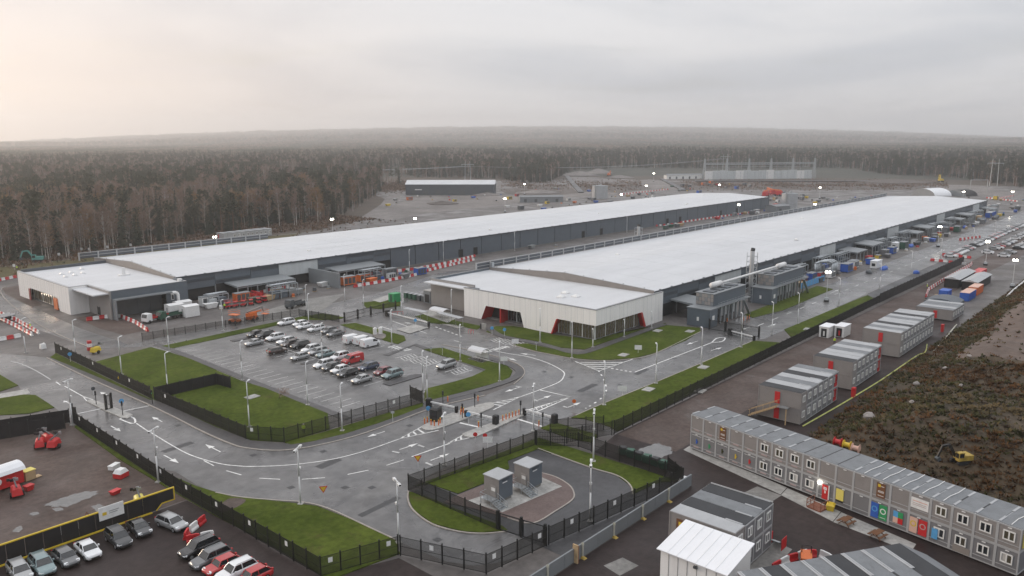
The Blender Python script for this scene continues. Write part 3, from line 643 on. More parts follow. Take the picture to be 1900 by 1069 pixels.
# ------------------------------------------------------------------ the two long halls
EV = 7.8
def vpoly(mb, plane, c, pts, th, m=0):
    """upright slab: outline pts in (horizontal, z); plane 'x' -> x=c..c+th, plane 'y' -> y=c..c+th"""
    a = [(c, h, z) if plane == 'x' else (h, c, z) for h, z in pts]; b = [(c + th, h, z) if plane == 'x' else (h, c + th, z) for h, z in pts]
    mb.loft([a, b], m); return mb
def hall(name, label, x0, x1, y0, y1, ridge):
    h = thing(name, label, 'hall', (0, 0, 0))
    ym = (y0 + y1) / 2
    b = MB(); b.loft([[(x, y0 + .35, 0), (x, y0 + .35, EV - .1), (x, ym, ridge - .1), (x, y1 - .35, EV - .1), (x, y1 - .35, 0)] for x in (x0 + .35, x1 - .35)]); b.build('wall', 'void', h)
    b = MB()
    b.loft([[(x, y0 - .25, EV), (x, ym, ridge), (x, y1 + .25, EV), (x, y1 + .25, EV - .25), (x, ym, ridge - .25), (x, y0 - .25, EV - .25)] for x in (x0 + .1, x1 + .2)]); rf = b.build('roof', 'roof_white', h)
    # standing seams of the roof membrane
    sm_ = MB(); n = int((x1 - x0) / 12)
    for i in range(1, n):
        x = x0 + i * (x1 - x0) / n; sm_.bar((x, y0, EV + .012), (x, ym, ridge + .012), .10, .03); sm_.bar((x, ym, ridge + .012), (x, y1, EV + .012), .10, .03)
    for f in (.25, .5, .75):
        yy = y0 + (ym - y0) * f; sm_.bar((x0 + 1, yy, EV + (ridge - EV) * f + .014), (x1, yy, EV + (ridge - EV) * f + .014), .08, .03)
    s_ = sm_.build('roof_seam', 'roof_white', rf)
    # drain notches along the eave
    nb = MB()
    for i in range(int((x1 - x0) / 6)): nb.box(x0 + 3 + i * 6, x0 + 3.5 + i * 6, y0 - .1, y0 + .35, EV + .01, EV + .16)
    tag(nb.build('eave_vent', 'steel_dark', rf), kind='stuff')
    b = MB(); b.box(x0, x1 + .2, y0 - .38, y0 - .22, EV - .38, EV + .10); b.build('gutter', 'clad_dark', h)
    return h
def gable(h, x, y0, y1, ridge, m, z0=0):
    ym = (y0 + y1) / 2; b = MB(); vpoly(b, 'x', x, [(y0, z0), (y0, EV + .25), (ym, ridge + .3), (y1, EV + .25), (y1, z0)], .35); b.build('gable_wall', m, h)
    b = MB()
    for a, c in (((y0, EV + .28), (ym, ridge + .33)), ((ym, ridge + .33), (y1, EV + .28))): b.bar((x + .17, a[0], a[1]), (x + .17, c[0], c[1]), .5, .08)
    b.build('coping', 'cab_frame', h)
    for i in range(9):
        y = y0 + 3 + i * (y1 - y0 - 6) / 8; zt = EV + (ridge - EV) * (1 - abs(y - ym) / (ym - y0)) + .3
        MB().box(x + .35, x + .6, y, y + .3, zt - .2, zt + .22).build('roof_bracket', 'steel', h)
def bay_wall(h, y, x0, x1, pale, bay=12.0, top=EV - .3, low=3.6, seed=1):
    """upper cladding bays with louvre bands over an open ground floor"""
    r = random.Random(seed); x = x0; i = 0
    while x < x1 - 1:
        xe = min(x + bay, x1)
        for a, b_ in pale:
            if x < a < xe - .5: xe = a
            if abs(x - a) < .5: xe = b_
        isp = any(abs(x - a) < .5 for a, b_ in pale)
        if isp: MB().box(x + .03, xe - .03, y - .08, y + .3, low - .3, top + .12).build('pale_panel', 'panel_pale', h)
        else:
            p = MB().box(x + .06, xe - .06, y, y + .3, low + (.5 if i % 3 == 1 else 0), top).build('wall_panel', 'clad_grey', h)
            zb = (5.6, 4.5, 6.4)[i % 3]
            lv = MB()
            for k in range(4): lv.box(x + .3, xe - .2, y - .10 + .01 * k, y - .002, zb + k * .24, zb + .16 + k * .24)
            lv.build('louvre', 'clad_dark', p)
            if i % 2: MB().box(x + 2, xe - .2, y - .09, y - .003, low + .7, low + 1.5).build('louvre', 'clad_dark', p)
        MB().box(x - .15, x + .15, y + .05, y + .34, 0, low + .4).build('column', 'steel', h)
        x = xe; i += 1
def flat_wall(h, y, x0, x1, bay=12.0, top=EV - .3):
    n = max(1, round((x1 - x0) / bay)); w = (x1 - x0) / n
    for i in range(n):
        MB().box(x0 + i * w + .18, x0 + (i + 1) * w - .18, y, y + .33, .3, top).build('wall_panel', 'clad_grey', h)
    MB().box(x0, x1, y - .06, y + .3, 0, .32).build('plinth', 'concrete_dark', h)
def roof_rail(h, y, x0, x1, z, step=6.2, hh=2.1):
    r = MB().box(x0, x1, y - .06, y + .06, z + .1, z + hh * .42).box(x0, x1, y - .06, y + .06, z + hh * .5, z + hh * .84).build('screen', 'clad_dark', h)
    MB().box(x0, x1, y - .12, y + .12, z + hh * .9, z + hh).box(x0, x1, y - .1, y + .1, z + hh * .42, z + hh * .5).build('rail', 'cab_frame', h)
    n = int((x1 - x0) / step)
    for i in range(n + 1): MB().box(x0 + i * step - .22, x0 + i * step + .22, y - .3, y + .1, z - .6, z + hh + .05).build('rail_post', 'cab_frame', h)
def dome(h, x, y, z, s=1.0):
    b = MB(); b.box(x - .7 * s, x + .7 * s, y - .7 * s, y + .7 * s, z, z + .25); b.frus((x - .6 * s, x + .6 * s, y - .6 * s, y + .6 * s), (x - .3 * s, x + .3 * s, y - .3 * s, y + .3 * s), z + .25, z + .6)
    b.build('rooflight', 'white_paint', h)
def door(h, x, y, w=2.2, z=3.4, plane='y'):
    d = (MB().box(x, x + w, y - .1, y - .003, .3, z) if plane == 'y' else MB().box(y - .1, y - .003, x, x + w, .3, z)).build('door', 'void', h)
    (MB().box(x - .15, x, y - .14, y, .3, z + .15).box(x + w, x + w + .15, y - .14, y, .3, z + .15).box(x, x + w, y - .14, y, z, z + .15) if plane == 'y' else MB().box(y - .14, y, x - .15, x, .3, z + .15).box(y - .14, y, x + w, x + w + .15, .3, z + .15)).build('door_frame', 'steel_dark', d)

# ---- front hall (right)
RB = 9.3
hb = hall('data_hall', 'long grey hall with huge white roof and white office block at its near end', 178, 572, 108.5, 168, RB)
gable(hb, 177.6, 108.4, 168.1, RB, 'clad_beige', 5)
PALE_B = [(212, 229), (294, 310), (374, 390), (455, 471), (535, 551)]
bay_wall(hb, 108.5, 178.3, 572, PALE_B, seed=2)
roof_rail(hb, 168.4, 172, 571, EV + .1)
MB().box(572.2, 572.6, 108.5, 168.4, 0, EV + .1).build('end_wall', 'clad_grey', hb)
for x, y in ((222, 150), (300, 120), (380, 150), (460, 130)): dome(hb, x, y, EV + .8, .9)
# white office block: front face with two splayed openings
MB().box(149.9, 177.6, 107.4, 168, 6.95, 7.25).build('office_roof', 'roof_white', hb)
fr = MB(); vpoly(fr, 'x', 149.0, [(150.6, 0), (150.6, EV), (106.4, EV), (106.4, 4.0), (118.0, 4.0), (119.7, 0), (129.0, 0), (130.2, 3.9), (142.4, 3.9), (144.2, 0)], .45)
fw_ = fr.build('office_front', 'white_clad', hb)
sd2 = MB(); vpoly(sd2, 'y', 106.4, [(149.46, 4.0), (149.46, EV), (179.2, EV), (179.2, 0), (170.4, 0), (168.6, 4.0)], .45)
sw_ = sd2.build('office_side', 'white_clad', hb)
for k in range(1, 24):     # panel joints of the white cladding
    y = 106.4 + k * 1.84
    if not (118.2 < y < 119.6 or 129.1 < y < 130 or 142.5 < y < 144.1):
        lo = 0 if not (106 < y < 118.2 or 130 < y < 142.5) else 4.05
        MB().box(148.985, 149.0 - .001, y - .02, y + .02, lo, EV).build('panel_joint', 'panel_pale', fw_)
for k in range(1, 16):
    x = 149.5 + k * 1.84; MB().box(x - .02, x + .02, 106.385, 106.399, 4.05 if x < 169 else 0, EV).build('panel_joint', 'panel_pale', sw_)
cop = MB().box(148.9, 149.6, 106.3, 150.7, EV, EV + .1).box(149.6, 179.3, 106.3, 107.0, EV, EV + .1).box(153, 153.6, 150.7, 168.6, EV, EV + .1).box(153.6, 177.5, 168, 168.6, EV, EV + .1); cop.build('coping', 'frame_grey', hb)
MB().box(153.0, 153.45, 150.65, 168.4, 0, EV).build('office_wall', 'clad_warm', hb)
MB().box(153.5, 177.5, 168.0, 168.4, 0, EV).build('office_wall', 'clad_grey', hb)
MB().box(149.5, 153, 150.2, 150.6, 0, EV).build('office_wall', 'clad_warm', hb)
MB().box(150.5, 177.4, 108.2, 150.1, .05, .25).build('office_floor', 'concrete_dark', hb)
# recessed glazing
def glazed(h, plane, c, a0, a1, z0, z1, n, m='glass_lit', mz=None):
    gl = (MB().box(c, c + .06, a0, a1, z0, z1) if plane == 'x' else MB().box(a0, a1, c, c + .06, z0, z1)).build('glazing', m, h)
    for i in range(n + 1):
        a = a0 + (a1 - a0) * i / n; wd_ = .09 if i % 4 else .22
        (MB().box(c - .12, c + .1, a - wd_ / 2, a + wd_ / 2, z0, z1) if plane == 'x' else MB().box(a - wd_ / 2, a + wd_ / 2, c - .12, c + .1, z0, z1)).build('mullion', 'panel_pale' if wd_ > .1 else 'frame_grey', gl)
    (MB().box(c - .1, c + .11, a0, a1, z1 - .12, z1 + .02).box(c - .1, c + .11, a0, a1, z0, z0 + .15) if plane == 'x' else MB().box(a0, a1, c - .1, c + .11, z1 - .12, z1 + .02).box(a0, a1, c - .1, c + .11, z0, z0 + .15)).build('transom', 'frame_grey', gl)
glazed(hb, 'x', 150.3, 107.6, 118.6, .2, 3.95, 12); glazed(hb, 'y', 107.6, 150.4, 169.3, .2, 3.95, 18)
glazed(hb, 'x', 152.0, 129.9, 137.0, .2, 3.85, 7, 'glass_dark')
MB().box(152.05, 152.2, 137.05, 143.5, .1, 3.85).build('entrance_recess', 'void', hb)
for (yb, yt, y2) in ((119.65, 117.95, 118.6), (144.15, 142.35, 143.6)):
    MB().face([(149.02, yb, 0), (149.02, yt, 3.98), (152.2, yt - .8 if y2 > 130 else yt, 3.98), (152.2, yb - .8 if y2 > 130 else yb, 0)]).build('red_reveal', 'red_panel', hb)
MB().box(149.1, 152.0, 137.1, 137.5, 0, 3.9).build('red_reveal', 'red_panel', hb)
MB().face([(170.35, 106.42, 0), (168.55, 106.42, 3.98), (168.55, 107.55, 3.98), (170.35, 107.55, 0)]).build('red_reveal', 'red_panel', hb)
MB().loft([[(148.7, 119.9, 0), (148.7, 118.2, 4), (149.0, 118.2, 4), (149.0, 119.9, 0)], [(148.7, 119.5, 0), (148.7, 117.8, 4), (149, 117.8, 4), (149, 119.5, 0)]]).build('red_fin', 'red_panel', hb)
MB().loft([[(170.7, 106.1, 0), (168.9, 106.1, 4), (168.9, 106.4, 4), (170.7, 106.4, 0)], [(169.9, 106.1, 0), (168.1, 106.1, 4), (168.1, 106.4, 4), (169.9, 106.4, 0)]]).build('red_fin', 'red_panel', hb)
for x, y in ((158, 124), (161, 121.5), (163, 126.5)): dome(hb, x, y, 7.25, 1.3)
MB().box(150.2, 151.4, 147, 149, 7.25, 7.7).build('roof_hatch', 'steel_dark', hb)
MB().box(177.7, 178.6, 166.9, 167.5, 7.3, 9.6).build('duct', 'galvanised', hb)
# ---- rear hall (left)
RA = 9.3
ha = hall('data_hall', 'long grey hall with white roof at the back, its office block at the far left', 105, 516, 227, 286, RA)
gable(ha, 104.6, 226.9, 286.1, RA, 'clad_beige', 5)
bay_wall(ha, 227.0, 105.3, 186.5, [(139.5, 154.5)], seed=5, top=EV - .05)
flat_wall(ha, 227.0, 186.5, 516, 12)
for x in (222, 230.5, 305, 320, 383, 397, 446, 468): door(ha, x, 227.0)
roof_rail(ha, 286.5, 100, 172, EV + .2)
MB().box(516.2, 516.5, 227, 286.2, 0, EV + .05).build('end_wall', 'clad_grey', ha)
for x, y in ((160, 240), (250, 236), (340, 242), (421, 236), (424, 237)): dome(ha, x, y, EV + .6, .7)
MB().box(79, 104.5, 219.6, 275.5, 6.95, 7.25).build('office_roof', 'roof_white', ha)
fr = MB(); vpoly(fr, 'x', 78.0, [(275.8, 0), (275.8, EV), (234, EV), (234, 0), (242.3, 0), (243.4, 3.8), (265.4, 3.8), (266.8, 0)], .45)
fa_ = fr.build('office_front', 'white_clad', ha)
for k in range(1, 23):
    y = 234 + k * 1.84
    if not (242.3 < y < 243.4 or 265.3 < y < 266.8): MB().box(77.985, 77.999, y - .02, y + .02, 3.85 if 243 < y < 266 else 0, EV).build('panel_joint', 'panel_pale', fa_)
MB().box(78.46, 83.0, 233.99, 234.4, 0, EV).build('office_side', 'white_clad', ha)
MB().box(83.0, 83.4, 219.0, 233.98, 0, EV).build('office_wall', 'clad_warm', ha)
wl2 = MB(); vpoly(wl2, 'y', 219.0, [(83.41, 0), (83.41, EV), (104.6, EV), (104.6, 0), (98.3, 0), (98.3, 5.3), (84.4, 5.3), (84.4, 0)], .4); wl2.build('office_wall', 'clad_grey', ha)
MB().box(83.6, 99.2, 216.9, 219.4, 5.35, 5.7).build('canopy', 'clad_mid', ha); MB().box(83.5, 83.9, 217.0, 218.9, 0, 5.35).build('canopy_wall', 'clad_mid', ha)
MB().box(84.5, 98.2, 222, 222.2, 0, 5.3).build('service_door', 'clad_dark', ha)
for k in range(4): MB().box(84.6 + k * 3.4, 87.8 + k * 3.4, 221.9, 221.99, .2, 4.6).build('door', 'steel_dark', ha)
MB().box(104.2, 104.6, 219.4, 227, 0, EV).build('office_wall', 'clad_grey', ha)
MB().box(79, 104.4, 275.5, 275.9, 0, EV + .4).build('office_wall', 'clad_dark', ha)
MB().box(77.9, 78.6, 233.9, 275.9, EV, EV + .1).box(78.6, 83.5, 233.9, 234.5, EV, EV + .1).box(82.9, 83.5, 218.9, 233.9, EV, EV + .1).box(83.5, 104.4, 218.9, 219.5, EV, EV + .1).build('coping', 'cab_frame', ha)
glazed(ha, 'x', 79.2, 243.2, 266.3, .2, 3.75, 12)
MB().face([(78.02, 242.35, 0), (78.02, 243.45, 3.78), (79.2, 243.45, 3.78), (79.2, 242.35, 0)]).build('red_reveal', 'red_panel', ha)
MB().box(77.7, 77.99, 243.0, 245.6, .2, 3.4).build('red_fin', 'orange', ha); MB().box(77.75, 77.99, 265.0, 266.4, .1, 3.6).build('red_fin', 'red_dark', ha)
door(ha, 226.5, 83.0, 1.4, 2.4, 'x')
for x, y in ((86, 262), (89, 263), (85, 256), (88, 257), (91, 259), (94, 268)): dome(ha, x, y, 7.25, .9)
MB().tube((98, 246, 7.2), (98, 246, 9.6), .5, n=8).box(96.5, 99.5, 245, 247, 7.2, 7.6).build('flue', 'white_paint', ha)
MB().box(103.4, 104.4, 221.5, 222.5, 5.6, 8.2).build('duct', 'white_paint', ha)
# bent duct at the corner
MB().path([(101, 217.6, 1.5), (101, 217.6, 4.6), (100.4, 217.6, 5.2), (98.9, 217.6, 5.3)], .45, 8).build('duct', 'white_paint', ha)
MB().box(99.6, 100.4, 218.88, 218.99, 2.9, 4.6).build('window', 'window_white', ha); MB().box(99.75, 100.25, 218.84, 218.879, 3.1, 4.4).build('pane', 'glass_dark', ha)

# ---- exhaust stacks in lattice frames
def stack(x, y, h, label):
    t = thing('exhaust_stack', label, 'stack', (x, y, 0))
    MB().tube((0, 0, 0), (0, 0, h), .62, n=12).build('flue', 'cab_frame', t, True); MB().tube((0, 0, h), (.35, 0, h + .7), .62, .62, 12).build('flue_tip', 'black_plastic', t)
    for sx in (-1, 1):
        for sy in (-1, 1): MB().tube((sx * 1.1, sy * 1.1, 0), (sx * 1.1, sy * 1.1, h - .4), .09, n=5).build('frame_leg', 'galvanised', t)
    b = MB(); k = 0
    for z in np.arange(.8, h - .3, 1.6):
        for s_ in (-1, 1): b.bar((-1.1, s_ * 1.1, z), (1.1, s_ * 1.1, z), .08, .08); b.bar((s_ * 1.1, -1.1, z), (s_ * 1.1, 1.1, z), .08, .08)
        if z + 1.6 < h: b.bar((-1.1, -1.1, z), (1.1, -1.1, z + 1.6), .06, .06); b.bar((-1.1, 1.1, z), (-1.1, -1.1, z + 1.6), .06, .06)
    b.build('frame_brace', 'galvanised', t)
stack(217, 99.5, 15.2, 'tall pale exhaust stack in lattice frame beside the front hall plant'); stack(271, 173.2, 12.5, 'pale exhaust stack between the two halls'); 
# ---- plant blocks beside the front hall
def plant(x0, x1, label, lower=True):
    t = thing('plant_unit', label, 'plant', (x0, 93, 0)); L = x1 - x0; D_ = 4.7
    MB().box(0, 4.0, -.5, 6.0, .1, D_).build('switch_room', 'clad_grey', t)
    MB().box(4.0, L, 3.8, 6.2, .1, D_ - .1).build('base', 'clad_mid', t)
    MB().box(-.2, L, -.6, 6.2, D_, D_ + .2).build('deck', 'clad_mid', t)
    p = MB().box(4.4, L - .6, .9, 6.0, D_ + .21, 8.0).build('enclosure', 'clad_grey', t)
    for k in range(6):
        for q in range(3): MB().box(4.25, 4.39, 1.0 + k * .83, 1.75 + k * .83, D_ + .3 + q * 1.0, D_ + 1.2 + q * 1.0).build('grille', 'clad_warm' if (k + q) % 3 else 'clad_mid', p)
    MB().box(4.2, L - .4, .7, 6.2, 8.0, 8.15).build('roof', 'clad_mid', p)
    for k in range(4):
        MB().box(5.5 + k * (L - 7) / 4, 5.5 + (k + .6) * (L - 7) / 4, 1.8, 4.8, 8.16, 8.4).build('roof_vent', 'clad_dark', p)
    for k in range(int((L - 4.5) / 2.2)):
        MB().box(4.6 + k * 2.2, 5.0 + k * 2.2, 0, .35, .1, D_).build('column', 'galvanised', t)
        MB().box(5.1 + k * 2.2, 6.6 + k * 2.2, 3.6, 3.79, .3, 3.4).build('cabinet', 'panel_pale' if k % 3 else 'steel_dark', t)
        MB().box(4.9 + k * 2.2, 5.5 + k * 2.2, 2.0, 3.5, D_ - 1.4, D_ - .7).build('duct', 'galvanised', t)
    MB().box(-.03, -.003, 2.6, 3.2, 1.6, 2.6).build('sign', 'white_paint', t); MB().box(1.2, 2.4, -.54, -.503, 1.9, 3.1).build('sign', 'white_paint', t)
    for z_, r_ in ((D_ + 1.25, .06), (D_ + .75, .045)): MB().bar((4.2, -.55, z_), (L, -.55, z_), r_, r_).build('handrail', 'galvanised', t)
    for k in range(int((L - 4) / 1.6)): MB().bar((4.3 + k * 1.6, -.55, D_ + .2), (4.3 + k * 1.6, -.55, D_ + 1.25), .06, .06).build('rail_post', 'galvanised', t)
    MB().bar((L - 1, -.9, .1), (L - 5, -.9, D_), .7, .12).build('stair', 'galvanised', t)
plant(179, 202, 'grey plant block with roof vents nearest the white office end'); plant(216, 243, 'grey plant block behind the tall exhaust stack')
t = thing('flue_duct', 'white horizontal flue duct lying over the two plant blocks', 'duct', (0, 0, 0))
MB().tube((189, 97.6, 9.2), (194, 97.6, 9.2), .75, n=10).build('silencer', 'white_paint', t, True); MB().tube((194, 97.6, 9.2), (231, 97.6, 9.2), .33, n=8).build('pipe', 'white_paint', t, True); MB().tube((231, 97.6, 9.2), (236, 97.6, 9.2), .75, n=10).build('silencer', 'white_paint', t, True)
for x in (190, 193.5, 205, 232, 235.5): MB().box(x, x + .3, 97.3, 97.9, 8.1, 8.7).build('saddle', 'galvanised', t)
t = thing('flue_duct', 'white flue duct lying beside the stack between the halls', 'duct', (0, 0, 0))
MB().tube((215, 173, 1.6), (224, 173, 1.6), .9, n=10).build('silencer', 'white_paint', t, True); MB().tube((224, 173, 2.0), (290, 173, 2.0), .4, n=8).build('pipe', 'white_paint', t, True); MB().tube((290, 173, 2.0), (300, 173, 2.0), .95, n=10).build('silencer', 'white_paint', t, True); MB().box(205, 300, 172, 174, 0, .7).build('plinth', 'concrete_dark', t)
# ---- steel canopies over the loading bays
def canopy(x, y, w, d, h, label, group, front=-1, m='galvanised'):
    t = thing('loading_canopy', label, 'canopy', (x, y, 0), 0, group)
    MB().loft([[(0, 0, h), (0, -d, h - .5), (0, -d, h - .65), (0, 0, h - .15)], [(w, 0, h), (w, -d, h - .5), (w, -d, h - .65), (w, 0, h - .15)]]).build('roof', 'clad_mid', t)
    n = max(2, int(w / 3.2))
    for i in range(n + 1):
        MB().box(i * w / n - .13, i * w / n + .13, -d, -d + .26, 0, h - .6).build('post', m, t)
        MB().bar((i * w / n, -.2, h - .3), (i * w / n, -d, h - .85), .15, .2).build('rafter', m, t)
    MB().box(0, w, -d + .3, -d + .4, h - 1.1, h - .85).build('beam', m, t)
canopy(120, 226.6, 20, 8, 4.3, 'grey steel loading canopy left of the pale wall panel on the rear hall', None)
canopy(157, 226.6, 20, 8, 4.3, 'grey steel loading canopy right of the pale wall panel on the rear hall', None)
for i, (x, w) in enumerate(((186, 9), (243, 14), (312, 12), (330, 14), (392, 11), (410, 13), (472, 11), (492, 13), (553, 12))):
    canopy(x, 108.2, w, 7.5, 4.6 + (i % 2) * .8, ('grey steel canopy on the front hall behind the nearest plant block' if i == 0 else 'grey steel canopy on the front hall beside the blue screen' if i == 1 else 'grey steel loading canopy along the far side of the front hall'), None if i < 2 else 'canopies along the front hall')
t = thing('service_wall', 'pale concrete wall standing out from the rear hall beside the loading canopy', 'wall', (150.5, 218, 0)); MB().box(0, .5, -8.5, 8.6, 0, 5.0).build('slab', 'clad_mid', t); MB().box(.5, 6, 4, 8.5, 0, 4.2).build('annex', 'steel_dark', t)
# white plant boxes
for i, (x, y, lab) in enumerate(((97.2, 212.5, 'white plant container with pitched lid nearest the rear office canopy'), (100.6, 214.6, 'white plant container half hidden behind the other two'), (99.2, 207.6, 'white plant container in front of the other two'))):
    t = thing('plant_container', lab, 'container', (x, y, 0)); MB().box(-2, 2, -1.7, 1.7, .1, 3.0).build('body', 'white_paint', t)
    MB().loft([[(-2.1, -1.8, 3.0), (-2.1, 0, 3.3), (-2.1, 1.8, 3.0)], [(2.1, -1.8, 3.0), (2.1, 0, 3.3), (2.1, 1.8, 3.0)]]).build('lid', 'white_paint', t)
    MB().box(-2.03, -2.003, -.5, .5, .2, 2.3).build('door', 'cab_frame', t)
# ------------------------------------------------------------------ site cabins
PANE = random.Random(17)
def window_on(parent, plane, c, a, z, w=1.25, hh=1.15, sgn=-1, lit=False, loc=None):
    """white two-pane window proud of face at coordinate c (facing sgn)"""
    def bx(a0, a1, z0, z1, d0, d1):
        lo, hi = sorted((c + sgn * d0, c + sgn * d1))
        return (lo, hi, a0, a1, z0, z1) if plane == 'x' else (a0, a1, lo, hi, z0, z1)
    fr_ = MB()
    for a0, a1, z0, z1 in ((a - w / 2, a + w / 2, z, z + .13), (a - w / 2, a + w / 2, z + hh - .13, z + hh), (a - w / 2, a - w / 2 + .13, z + .13, z + hh - .13), (a + w / 2 - .13, a + w / 2, z + .13, z + hh - .13), (a - .07, a + .07, z + .13, z + hh - .13)):
        fr_.box(*bx(a0, a1, z0, z1, .003, .09))
    fr_.build('window', 'window_white', parent)
    for s_ in (-1, 1):
        q0, q1 = sorted((a + s_ * .07, a + s_ * (w / 2 - .13))); MB().box(*bx(q0, q1, z + .13, z + hh - .13, .003, .03)).build('pane', 'glass_lit' if lit else PANE.choice(('glass_dark', 'glass_dark', 'glass_dark', 'blind', 'glass_lit')), parent)
MW, MH = 2.44, 2.72
def module(parent, i, s, faceW, faceE, roofm, depth, wallm, east=True):
    """one cabin; block runs along local y (i), storeys s; long side along local x"""
    y0, z0 = i * MW, .25 + s * MH
    m = MB().box(.04, depth - .04, y0 + .05, y0 + MW - .05, z0 + .12, z0 + MH - .14).build('module', wallm, parent)
    f = MB()
    for x in (0, depth - .14):
        for y in (y0, y0 + MW - .14): f.box(x, x + .14, y, y + .14, z0, z0 + MH - .02)
    for y in (y0, y0 + MW - .14): f.box(.14, depth - .14, y, y + .14, z0, z0 + .12); f.box(.14, depth - .14, y, y + .14, z0 + MH - .16, z0 + MH - .02)
    for x in (0, depth - .14): f.box(x, x + .14, y0 + .14, y0 + MW - .14, z0, z0 + .12); f.box(x, x + .14, y0 + .14, y0 + MW - .14, z0 + MH - .16, z0 + MH - .02)
    f.build('frame', 'cab_frame', m)
    if roofm: MB().box(.1, depth - .1, y0 + .08, y0 + MW - .08, z0 + MH - .14, z0 + MH + .03).build('roof', roofm, m)
    return m, y0, z0
# the long two-storey row; local x -> +X (away), local y -> +Y
row = thing('cabin_row', 'long two-storey row of grey site cabins with posters, red door and white windows', 'cabins', (105.5, 57.2 - 19 * MW * .993, 0), math.radians(-10.5) * 0)
import math as _m
